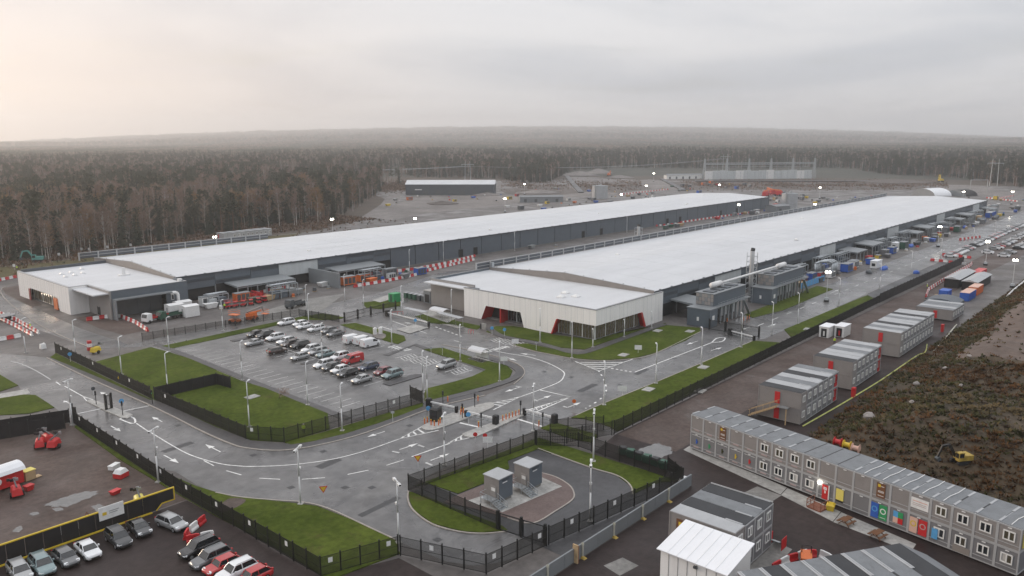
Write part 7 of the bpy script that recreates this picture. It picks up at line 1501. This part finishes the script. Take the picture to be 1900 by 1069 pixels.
# picnic tables by the cabin row, dark bins at the enclosure corner
for i, (px, py) in enumerate(((1570, 973), (1628, 998))):
    box_thing('picnic_table', 'dark brown picnic table before the cabin row, ' + ('nearer the red door', 'nearer the coloured posters')[i], 'table', px, py, [('top', 'brown', MB().box(-.9, .9, -.4, .4, .7, .76)), ('bench', 'brown', MB().box(-.9, .9, -.85, -.55, .42, .48)), ('bench', 'brown', MB().box(-.9, .9, .55, .85, .42, .48)), ('leg', 'brown', MB().bar((-.6, -.7, 0), (-.6, 0, .7), .08, .08).bar((-.6, .7, 0), (-.6, 0, .7), .08, .08).bar((-.6, -.7, .4), (-.6, .7, .4), .08, .06)), ('leg', 'brown', MB().bar((.6, -.7, 0), (.6, 0, .7), .08, .08).bar((.6, .7, 0), (.6, 0, .7), .08, .08).bar((.6, -.7, .4), (.6, .7, .4), .08, .06))], -.2)
for i in range(6):
    x, y = (96.0 + .1 * i, 56.0 + i * 1.5); t = thing('wheelie_bin', 'dark green wheelie bin in the row at the enclosure corner, %s from the plastic wall' % ('first', 'second', 'third', 'fourth', 'fifth', 'sixth')[i], 'bin', (x, y, .03), .1 * i); MB().frus((-.45, .45, -.5, .5), (-.55, .55, -.62, .62), .15, 1.15).build('body', 'green_dark', t); MB().frus((-.6, .6, -.66, .66), (-.5, .5, -.5, .5), 1.15, 1.35).build('lid', 'black_plastic' if i % 2 else 'green_dark', t)
    for q in (-1, 1): MB().tube((.45, q * .5, .15), (.45, q * .6, .15), .15, n=8).build('wheel', 'tyre', t)
x, y = g(1285, 912); box_thing('white_skip', 'white trough at the end of the plastic wall', 'trough', 1268, 897, [('body', 'white_plastic', MB().frus((-.8, .8, -.35, .35), (-1.0, 1.0, -.5, .5), .05, .6)), ('rim', 'white_plastic', MB().box(-1.03, 1.03, -.53, .53, .6, .65))], .3)
# drums on the hillside foot behind the row, boulders
for i, (px, py, m) in enumerate(((1555, 818, 'red'), (1572, 824, 'yellow'), (1588, 830, 'peach'))):
    x, y = g(px, py, 1.0); z = mound_h(x, y); t = thing('cable_drum', names.get(m, 'peach') + ' cable drum behind the cabin row', 'drum', (x, y, z)); MB().tube((0, -.5, .7), (0, .5, .7), .4, n=12).build('core', m, t)
    for q in (-.55, .5): MB().tube((0, q, .7), (0, q + .06, .7), .72, n=16).build('flange', m, t)
for i, (px, py, s) in enumerate(((1612, 782, 1.1), (1700, 720, .6), (1795, 690, .6), (1752, 700, .5), (1690, 770, .45), (1780, 742, .4))):
    x, y = g(px, py, 1.2); q = random.Random(i + 50); rg = []
    for f, zf in ((.55, -.3), (1.0, .1), (.9, .55), (.4, .95)): rg.append([(x + s * f * math.cos(a) * q.uniform(.8, 1.2), y + s * f * math.sin(a) * q.uniform(.8, 1.2), mound_h(x, y) + s * zf * q.uniform(.9, 1.1)) for a in np.linspace(0, 6.283, 9)[:-1]])
    tag(MB().loft(rg).build('boulder', 'rock'), ('large pale boulder at the foot of the hillside', 'small boulder halfway up the hillside', 'small boulder near the bare ground', 'small boulder left of the bare ground', 'smallest boulder low in the scrub', 'small boulder right of the bare slope')[i], 'boulder')
# barrier ring contents and rubble
box_thing('orange_machine', 'orange compact roller inside the ring of barriers at the bottom right', 'roller', 1495, 1048, [('body', 'orange', MB().box(-1.2, 1.0, -.6, .6, .6, 1.3)), ('drum', 'steel_dark', MB().tube((-1.0, -.55, .45), (-1.0, .55, .45), .45, n=14)), ('drum', 'steel_dark', MB().tube((.9, -.55, .45), (.9, .55, .45), .45, n=14)), ('roll_bar', 'black_plastic', MB().path([(.3, -.5, 1.3), (.3, -.5, 2.2), (.3, .5, 2.2), (.3, .5, 1.3)], .05))], .4)
# pickup and lorry in the loading yard, vehicles on the service road
def lorry(px, py, rz, cabm, bedm, label):
    x, y = g(px, py); t = thing('lorry', label, 'lorry', (x, y, .03), rz); c = MB().loft([[(-3.6, q, .6), (-3.6, q, 1.6), (-3.3, q, 2.6), (-1.9, q, 2.6), (-1.9, q, .6)] for q in (-1.1, 1.1)]).build('cab', cabm, t); MB().loft([[(-3.63, q, 1.55), (-3.36, q, 2.45), (-3.3, q, 2.45), (-3.55, q, 1.55)] for q in (-.95, .95)]).build('windscreen', 'glass_dark', c)
    MB().box(-1.8, 3.6, -1.15, 1.15, .9, 1.1).build('bed', 'steel_dark', t); MB().box(-1.7, 3.5, -1.1, -1.0, 1.1, 1.6).box(-1.7, 3.5, 1.0, 1.1, 1.1, 1.6).box(-1.8, -1.7, -1.1, 1.1, 1.1, 1.9).build('sideboard', bedm, t)
    for a in (-2.8, 1.6, 2.7):
        for q in (-1, 1): MB().tube((a, q * .8, .45), (a, q * 1.12, .45), .45, n=12).build('wheel', 'tyre', t)
lorry(289, 596, .3, 'white_paint', 'red', 'white and red flatbed lorry before the rear office canopy'); lorry(316, 592, .2, 'green_dark', 'green_dark', 'dark green flatbed lorry right of the white one'); lorry(550, 570, .25, 'steel_dark', 'steel_dark', 'dark grey flatbed lorry on the yard road'); lorry(0, 596, .3, 'white_paint', 'white_paint', 'white lorry at the left edge beside the barriers')
# sacks and posts far left
for i, (px, py) in enumerate(((27, 502), (110, 480), (152, 470), (166, 470), (200, 466), (243, 462))):
    box_thing('marker_post', 'white-topped marker post at the forest edge, %s from the left' % ('first', 'second', 'third', 'fourth', 'fifth', 'sixth')[i], 'post', px, py, [('post', 'steel', MB().tube((0, 0, 0), (0, 0, 1.6), .06, n=5)), ('plate', 'white_plastic', MB().box(-.06, .06, -.5, .5, 1.3, 2.3))], .6)
box_thing('marker_drum', 'red and white striped drum stack behind the left fence', 'drum', 167, 650, [('drum', 'red_plastic', MB().tube((0, 0, 0), (0, 0, .8), .6, n=12)), ('drum', 'white_plastic', MB().tube((0, 0, .8), (0, 0, 1.6), .55, n=12)), ('drum', 'red_plastic', MB().tube((0, 0, 1.6), (0, 0, 2.2), .5, n=12))])
box_thing('sand_bags', 'white bulk bag on tan sand by the left fence end', 'bag', 80, 647, [('bag', 'white_plastic', MB().frus((-.6, .6, -.6, .6), (-.5, .5, -.5, .5), 0, 1.1)), ('handle', 'white_plastic', MB().bar((-.4, 0, 1.1), (.4, 0, 1.35), .1, .1))])
# young trees: one lying near the lawn path
x, y = g(517, 742); t = thing('fallen_sapling', 'small bare sapling leaning on the big lawn', 'tree', (x, y, .13)); MB().tube((0, 0, 0), (1.2, .4, 1.6), .05, .02, 5).tube((.5, .2, .7), (1.6, -.5, 1.2), .03, .01, 4).build('trunk', 'bark_dark', t)
b = MB(); q = random.Random(9)
for _ in range(160):
    s = Vector((q.uniform(.2, 2.2), q.gauss(0, .5), q.uniform(.4, 1.7))); d = Vector((q.gauss(0, 1), q.gauss(0, 1), q.gauss(0, 1))).normalized(); e = d.orthogonal() * .03; b.face([s - e, s + e, s + d * .5])
b.build('crown', 'twigs', t)
# ------------------------------------------------------------------ people
def person(x, y, rz, label, jacket=(.62, .80, .05)):
    z = .05; me = bpy.data.meshes.new('person'); V = [(0, 0, .95), (0, 0, 1.2), (0, 0, 1.42), (0, 0, 1.53), (.02, 0, 1.68), (0, .1, .9), (.06, .12, .5), (-.02, .13, .08), (.12, .13, .04), (0, -.1, .9), (-.06, -.12, .5), (-.12, -.13, .08), (.02, -.13, .04), (0, .2, 1.4), (.02, .27, 1.12), (.1, .25, .9), (0, -.2, 1.4), (.02, -.27, 1.12), (.1, -.25, .9)]
    E_ = [(0, 1), (1, 2), (2, 3), (3, 4), (0, 5), (5, 6), (6, 7), (7, 8), (0, 9), (9, 10), (10, 11), (11, 12), (2, 13), (13, 14), (14, 15), (2, 16), (16, 17), (17, 18)]
    me.from_pydata(V, E_, []); 
    m = bpy.data.materials.get('clothes')
    if not m:
        m = bpy.data.materials.new('clothes'); m.use_nodes = True; tr = m.node_tree; tcd = N(tr, 'ShaderNodeTexCoord'); sp = N(tr, 'ShaderNodeSeparateXYZ'); tr.links.new(tcd.outputs['Object'], sp.inputs[0]); cr = N(tr, 'ShaderNodeValToRGB'); cr.color_ramp.interpolation = 'CONSTANT'
        dv = N(tr, 'ShaderNodeMath', operation='DIVIDE', i_1=2.0); tr.links.new(sp.outputs[2], dv.inputs[0]); tr.links.new(dv.outputs[0], cr.inputs[0]); el = cr.color_ramp.elements; el[0].color = (.02, .022, .035, 1); el[1].position = .46; el[1].color = (.55, .75, .05, 1); e3 = el.new(.755); e3.color = (.45, .27, .19, 1); tr.links.new(cr.outputs[0], tr.nodes['Principled BSDF'].inputs['Base Color'])
    me.materials.append(m); o = obj('person', me, None, (x, y, z), rz); sk = o.modifiers.new('skin', 'SKIN'); 
    rad_ = [.15, .15, .17, .06, .10, .10, .075, .05, .045, .10, .075, .05, .045, .075, .05, .035, .075, .05, .035]
    for i, r_ in enumerate(rad_): me.skin_vertices[0].data[i].radius = (r_, r_)
    me.skin_vertices[0].data[0].use_root = True
    sb = o.modifiers.new('smooth', 'SUBSURF'); sb.levels = 1; sb.render_levels = 1
    MB().frus((-.13, .17, -.13, .13), (-.07, .1, -.08, .08), 1.74, 1.86).build('helmet', 'white_plastic', o)
    tag(o, label, 'person')
person(*g(564, 806), 1.0, 'person in green hi-vis jacket standing by the black fence bend'); person(*g(1720, 537), 2.0, 'person in hi-vis jacket walking on the far track beside the barriers'); person(*g(1548, 640), .5, 'person in hi-vis jacket behind the middle cabin block'); person(*g(32, 502), .8, 'person in hi-vis jacket at the far left by the forest edge'); person(*g(57, 612), 2.4, 'person in hi-vis jacket between the left barriers'); person(*g(417, 574), 1.5, 'person in hi-vis jacket left of the red lifts')
# ------------------------------------------------------------------ trees
R_ = random.Random(11)
def spruce(h, seed):
    r = random.Random(seed); t = MB(); t.tube((0, 0, -.3), (0, 0, h * .97), h * .012 + .05, .02, 5)
    c = MB(); tiers = 15
    for i in range(tiers):
        z = h * (.10 + .88 * i / tiers); R0 = (h * .155) * (1 - i / tiers) ** .85 + .25
        k = 8 if i < 10 else 6
        for j in range(k):
            a = 2 * math.pi * (j + r.random() * .8) / k; R1 = R0 * r.uniform(.6, 1.15); w = R1 * r.uniform(.30, .46); dz = -R1 * r.uniform(.25, .55)
            ca, sa = math.cos(a), math.sin(a); zz_ = z + r.uniform(-.3, .3) * h / tiers
            p = lambda s, o, d_: (ca * s - sa * o, sa * s + ca * o, zz_ + d_)
            c.face([p(.05, 0, .35), p(R1 * .6, w, dz * .55), p(R1, 0, dz), p(R1 * .6, -w, dz * .55)])
    c.face([(-.2, 0, h * .93), (.2, 0, h * .93), (0, 0, h)]); c.face([(0, -.2, h * .93), (0, .2, h * .93), (0, 0, h)])
    return t, c
def pine(h, seed):
    r = random.Random(seed); t = MB(); t.tube((0, 0, -.3), (.2, .1, h * .9), h * .011 + .05, .05, 5)
    c = MB()
    for i in range(26):
        z = h * r.uniform(.52, .98); R0 = h * .13 * (1.05 - (z / h - .5) * 1.5) ** .6 * r.uniform(.2, 1); a = r.uniform(0, 6.283)
        cx, cy = R0 * math.cos(a), R0 * math.sin(a)
        for k in range(9):
            d = Vector((r.gauss(0, 1), r.gauss(0, 1), r.gauss(0, .5))).normalized(); e = d.cross(Vector((r.gauss(0, 1), r.gauss(0, 1), r.gauss(0, 1)))).normalized()
            p0 = Vector((cx, cy, z)) + d * r.uniform(0, .5); s = r.uniform(.7, 1.3)
            c.face([p0, p0 + d * s * .5 + e * s * .3, p0 + d * s, p0 + d * s * .5 - e * s * .3])
        if i % 3 == 0: t.tube((.1, .05, z - .8), (cx, cy, z), .06, .03, 3)
    return t, c
def birch(h, seed, leaves=False):
    r = random.Random(seed); t = MB(); top = Vector((r.uniform(-.7, .7), r.uniform(-.7, .7), h * .92))
    mid = Vector((r.uniform(-.4, .4), r.uniform(-.4, .4), h * .5))
    t.tube((0, 0, -.3), mid, h * .006 + .05, h * .004 + .03, 5); t.tube(mid, top, h * .004 + .03, .02, 5)
    c = MB()
    for i in range(34):
        f = r.uniform(.30, .97); p0 = mid * (f / .5) if f < .5 else mid.lerp(top, (f - .5) / .5)
        p0 = Vector((p0.x, p0.y, f * h * .92)); a = r.uniform(0, 6.283); L = h * r.uniform(.09, .21) * (1.25 - abs(f - .55))
        d = Vector((math.cos(a), math.sin(a), r.uniform(.7, 1.5))).normalized(); p1 = p0 + d * L
        t.tube(p0, p1, .045, .015, 3, cap=False)
        for k in range(20):
            s = p0.lerp(p1, r.uniform(.25, 1.0)); dd = (d + Vector((r.gauss(0, .65), r.gauss(0, .65), r.gauss(-.1, .5)))).normalized(); l2 = r.uniform(.7, 1.9)
            e = dd.cross(Vector((r.gauss(0, 1), r.gauss(0, 1), r.gauss(0, 1)))).normalized() * r.uniform(.05, .11)
            c.face([s - e, s + e, s + dd * l2])
        if leaves:
            for k in range(16):
                s = p0.lerp(p1, r.uniform(.2, 1.1)) + Vector((r.gauss(0, .6), r.gauss(0, .6), r.gauss(0, .6))); dd = Vector((r.gauss(0, 1), r.gauss(0, 1), r.gauss(0, 1))).normalized(); e = dd.orthogonal().normalized(); q = r.uniform(.14, .30)
                c.face([s - dd * q, s + e * q, s + dd * q, s - e * q], 1)
    return t, c
PROTO = []
def add_proto(kind, tm, cm, n):
    for i in range(n):
        h = {'spruce': 17, 'pine': 18, 'birch': 18, 'leafy': 17}[kind]
        t, c = spruce(h, 40 + i) if kind == 'spruce' else pine(h, 60 + i) if kind == 'pine' else birch(h, 80 + i, kind == 'leafy')
        tmesh, cmesh = t.mesh('trunk', tm), c.mesh('crown', cm)
        j = MB(); j.v = t.v + c.v; n0 = len(t.v); j.f = t.f + [tuple(q + n0 for q in f_) for f_ in c.f]; j.m = [0] * len(t.f) + [1 + q for q in c.m]
        PROTO.append((kind, tmesh, cmesh, j.mesh('tree_' + kind, [tm] + (cm if isinstance(cm, list) else [cm]))))
add_proto('spruce', 'bark_dark', 'spruce_needles', 3); add_proto('pine', 'bark_pine', 'pine_needles', 3)
add_proto('birch', 'bark_birch', 'twigs', 4); add_proto('leafy', 'bark_birch', ['twigs', 'birch_leaves'], 2)
BY = {}
for p_ in PROTO: BY.setdefault(p_[0], []).append(p_)
# where the wood starts, along the picture
EDGE = [(-700, 530), (-300, 505), (0, 488), (120, 480), (230, 462), (400, 436), (470, 424), (560, 421), (620, 408), (665, 385), (700, 362), (718, 345), (745, 342), (760, 330), (930, 332), (960, 340), (1020, 338), (1060, 318), (1140, 314), (1230, 313), (1300, 314), (1560, 315), (1640, 325), (1720, 328), (1780, 332), (1850, 342), (1900, 348), (2100, 365), (2600, 420)]
def edge_y(px):
    for (a, ya), (b, yb) in zip(EDGE[:-1], EDGE[1:]):
        if a <= px <= b: return ya + (yb - ya) * (px - a) / (b - a)
    return 0
def in_wood(x, y):
    px, py, c = proj(x, y, 0)
    if c < 50 or px < -650 or px > 2500: return False
    if py > edge_y(px): return False
    if 708 < px < 750 and 312 < py < 352 and abs((px - 700) - (350 - py) * 1.15) < 12: return False   # forest track
    if 500 < px < 760 and 326 < py < 341: return False       # power line clearing
    return True
r2 = np.random.default_rng(5)
cand = []
# a denser belt right behind the edge, thinning with distance
def fill(dmin, dmax, cell):
    a0, a1 = FAZ - .74, FAZ + .74
    area = .5 * (a1 - a0) * (dmax ** 2 - dmin ** 2); n = int(area / cell)
    rr = np.sqrt(r2.uniform(dmin ** 2, dmax ** 2, n)); aa = r2.uniform(a0, a1, n)
    return [(float(r * math.cos(a)), float(r * math.sin(a))) for r, a in zip(rr, aa) if in_wood(r * math.cos(a), r * math.sin(a))]
near_ = fill(300, 620, 26); mid_ = fill(620, 1150, 42); far_ = fill(1150, 2000, 80); vfar = fill(2000, 4600, 260)
xfar = fill(4600, 8800, 2200)
def kind_at(x, y, near):
    q = vnoise(x * 5, y * 5) + .7 * vnoise(x * 13 + 50, y * 13); u = r2.uniform(); px = proj(x, y, 0)[0]
    wb = .72 if q > .25 else (.12 if q < -.25 else .42)            # pure birch stands, conifer stands, mixed wood
    if not near: wb *= .55 if px < 900 else .38
    if near and u < .075 and px < 760: return 'leafy'
    if u < wb: return 'birch'
    return 'spruce' if u < wb + (1 - wb) * (.62 if near else .45) else 'pine'
FOREST = {}
indiv = []
near_.sort(key=lambda p: -proj(p[0], p[1], 0)[1] + 0)
def edge_gap(p):
    px, py, c = proj(p[0], p[1], 0); return edge_y(px) - py
near_vis = [p for p in near_ if -30 < proj(p[0], p[1], 0)[0] < 1930]
near_vis.sort(key=lambda p: edge_gap(p) - 12 * (proj(p[0], p[1], 0)[0] < 760))
pick = set(near_vis[:250])
LBL = {'spruce': ('dark green conical spruce at the front of the forest', 'spruce tree'), 'pine': ('green crowned pine with reddish trunk at the front of the forest', 'pine tree'),
       'birch': ('bare birch with pale trunk and thin twigs at the front of the forest', 'birch tree'), 'leafy': ('birch with orange autumn leaves at the front of the forest', 'birch tree')}
def put_tree(k, x, y, s, rz, label=None, pi=None):
    pr = BY[k][R_.randrange(len(BY[k])) if pi is None else pi]
    t = thing(LBL[k][1].replace(' ', '_') if k != 'leafy' else 'autumn_birch_tree', label or LBL[k][0], 'tree', (x, y, terrain_h(x, y)), rz, None if label else {'spruce': 'spruces', 'pine': 'pines', 'birch': 'bare birches', 'leafy': 'orange birches'}[k] + ' along the forest edge')
    t.scale = (s * R_.uniform(.85, 1.15), s * R_.uniform(.85, 1.15), s)
    obj('trunk', pr[1], t); obj('crown', pr[2], t)
for x, y in near_ + mid_ + far_:
    d = math.hypot(x, y)
    hv_ = vnoise(x * 4 + 11, y * 4) * .22 + vnoise(x * 14, y * 14 + 3) * .12
    if d < 620 and vnoise(x * 11 + 5, y * 11) < -.62 and (x, y) not in pick: continue
    s = max(.45, r2.uniform(.72, 1.22) + hv_ * (1 if d < 900 else .7))
    k = kind_at(x, y, d < 640)
    if k == 'spruce' and r2.uniform() < .25: s *= r2.uniform(1.1, 1.35)
    if d < 640 and k == 'spruce' and r2.uniform() < .22: s *= .55; rz = r2.uniform(0, 6.283)
    if (x, y) in pick: put_tree(k, x, y, s, rz)
    else: FOREST.setdefault((k, int(r2.integers(len(BY[k])))), []).append((x, y, terrain_h(x, y), rz, s))
# the orange birches that stand out
for px, py, s, lab in ((168, 472, 1.2, 'tall twin-stemmed birch with orange leaves behind the pale office roof'), (590, 414, 1.25, 'bright orange birch standing in front of the bare trees above the floodlight'), (655, 392, 1.3, 'orange-topped birch at the corner of the wood beside the gravel track')):
    x, y = g(px, py); put_tree('leafy', x, y, s, R_.uniform(0, 6), lab, 0); 
def gn_scatter(name, protos_pts, label, cat):
    """one stuff object; its points carry instances of a tree mesh"""
    ng = bpy.data.node_groups.new(name + '_scatter', 'GeometryNodeTree')
    ng.interface.new_socket('Geometry', in_out='INPUT', socket_type='NodeSocketGeometry'); ng.interface.new_socket('Geometry', in_out='OUTPUT', socket_type='NodeSocketGeometry')
    gi, go = ng.nodes.new('NodeGroupInput'), ng.nodes.new('NodeGroupOutput'); join = ng.nodes.new('GeometryNodeJoinGeometry')
    at = ng.nodes.new('GeometryNodeInputNamedAttribute'); at.data_type = 'INT'; at.inputs[0].default_value = 'kind'
    ar = ng.nodes.new('GeometryNodeInputNamedAttribute'); ar.data_type = 'FLOAT_VECTOR'; ar.inputs[0].default_value = 'rot'
    az = ng.nodes.new('GeometryNodeInputNamedAttribute'); az.data_type = 'FLOAT_VECTOR'; az.inputs[0].default_value = 'siz'
    allp, kinds = [], []
    for i, (me, pts) in enumerate(protos_pts):
        po = bpy.data.objects.new(name + '_tree', me)
        oi = ng.nodes.new('GeometryNodeObjectInfo'); oi.inputs['Object'].default_value = po; oi.transform_space = 'ORIGINAL'
        ip = ng.nodes.new('GeometryNodeInstanceOnPoints')
        cmp_ = ng.nodes.new('FunctionNodeCompare'); cmp_.data_type = 'INT'; cmp_.operation = 'EQUAL'; cmp_.inputs[3].default_value = i
        L_ = ng.links
        L_.new(at.outputs[0], cmp_.inputs[2]); L_.new(gi.outputs[0], ip.inputs['Points']); L_.new(cmp_.outputs[0], ip.inputs['Selection'])
        L_.new(oi.outputs['Geometry'], ip.inputs['Instance']); L_.new(ar.outputs[0], ip.inputs['Rotation']); L_.new(az.outputs[0], ip.inputs['Scale'])
        L_.new(ip.outputs[0], join.inputs[0]); allp += pts; kinds += [i] * len(pts)
    ng.links.new(join.outputs[0], go.inputs[0])
    me = bpy.data.meshes.new(name); A = np.array(allp, np.float32); me.vertices.add(len(A)); me.vertices.foreach_set('co', A[:, :3].ravel().copy())
    a1 = me.attributes.new('kind', 'INT', 'POINT'); a1.data.foreach_set('value', np.array(kinds, np.int32))
    a2 = me.attributes.new('rot', 'FLOAT_VECTOR', 'POINT'); z0 = np.zeros(len(A), np.float32); a2.data.foreach_set('vector', np.stack([z0, z0, A[:, 3]], 1).ravel().copy())
    a3 = me.attributes.new('siz', 'FLOAT_VECTOR', 'POINT'); a3.data.foreach_set('vector', np.repeat(A[:, 4], 3).copy())
    me.update(); o = obj(name, me); md = o.modifiers.new('scatter', 'NODES'); md.node_group = ng
    return tag(o, label, cat, kind='stuff')
gn_scatter('forest', [(BY[k][i][3], pts) for (k, i), pts in FOREST.items()], 'mixed forest of spruce, pine and bare birch behind the site', 'forest')
# very far: clumps of a dozen small trees
def clump(seed, kinds):
    r = random.Random(seed); j = MB()
    for _ in range(14):
        k = r.choice(kinds); x, y = r.uniform(-15, 15), r.uniform(-15, 15); h = r.uniform(11, 19); m = {'s': 0, 'p': 1, 'b': 2}[k]
        if k == 's':
            j.loft([[(x + w * math.cos(a), y + w * math.sin(a), z) for a in np.linspace(0, 6.28, 6)[:5]] for w, z in ((h * .13, h * .15), (h * .10, h * .45), (.1, h))], m, cap=False)
        else:
            for q in range(16):
                d = Vector((r.gauss(0, 1), r.gauss(0, 1), r.gauss(0, 1))).normalized(); e = d.orthogonal().normalized(); c = Vector((x + r.gauss(0, 1.6), y + r.gauss(0, 1.6), h * r.uniform(.5, .97))); s = r.uniform(.8, 1.7) * (1 if k == 'p' else .8)
                j.face([c - d * s, c + e * s * .6, c + d * s, c - e * s * .6], m)
            j.tube((x, y, 0), (x, y, h * .8), .2, .1, 3, m, cap=False)
    return j.mesh('tree_clump', ['spruce_needles', 'pine_needles', 'twigs'])
CL = [clump(1, 'sspp'), clump(2, 'sppb'), clump(3, 'spbb'), clump(4, 'pbbb')]
cp = {0: [], 1: [], 2: [], 3: []}
for x, y in vfar:
    q = vnoise(x * 1.3, y * 1.3) + r2.normal() * .35; cp[int(min(3, max(0, (q + .9) * 2)))].append((x, y, terrain_h(x, y) - .5, r2.uniform(0, 6.28), r2.uniform(.8, 1.15)))
for x, y in xfar:
    cp[int(r2.integers(0, 4))].append((x, y, terrain_h(x, y) - 1, r2.uniform(0, 6.28), r2.uniform(1.2, 2.2)))
gn_scatter('distant_forest', [(CL[k], v) for k, v in cp.items()], 'distant wooded hills fading into haze at the horizon', 'forest')
# ------------------------------------------------------------------ haze
hz = MB(); hz.box(-9700, 9700, -9700, 9700, -1.5, 290); hm = bpy.data.materials.new('haze'); hm.use_nodes = True; hm.node_tree.nodes.clear()
ho = N(hm.node_tree, 'ShaderNodeOutputMaterial'); hv = N(hm.node_tree, 'ShaderNodeVolumePrincipled'); hv.inputs['Color'].default_value = (.985, .985, .99, 1); hv.inputs['Density'].default_value = 1.9e-4; hv.inputs['Anisotropy'].default_value = .6
hm.node_tree.links.new(hv.outputs[0], ho.inputs['Volume'])
haze = hz.build('haze', hm); tag(haze, 'thin pale haze over the whole site and forest', 'haze', kind='stuff')
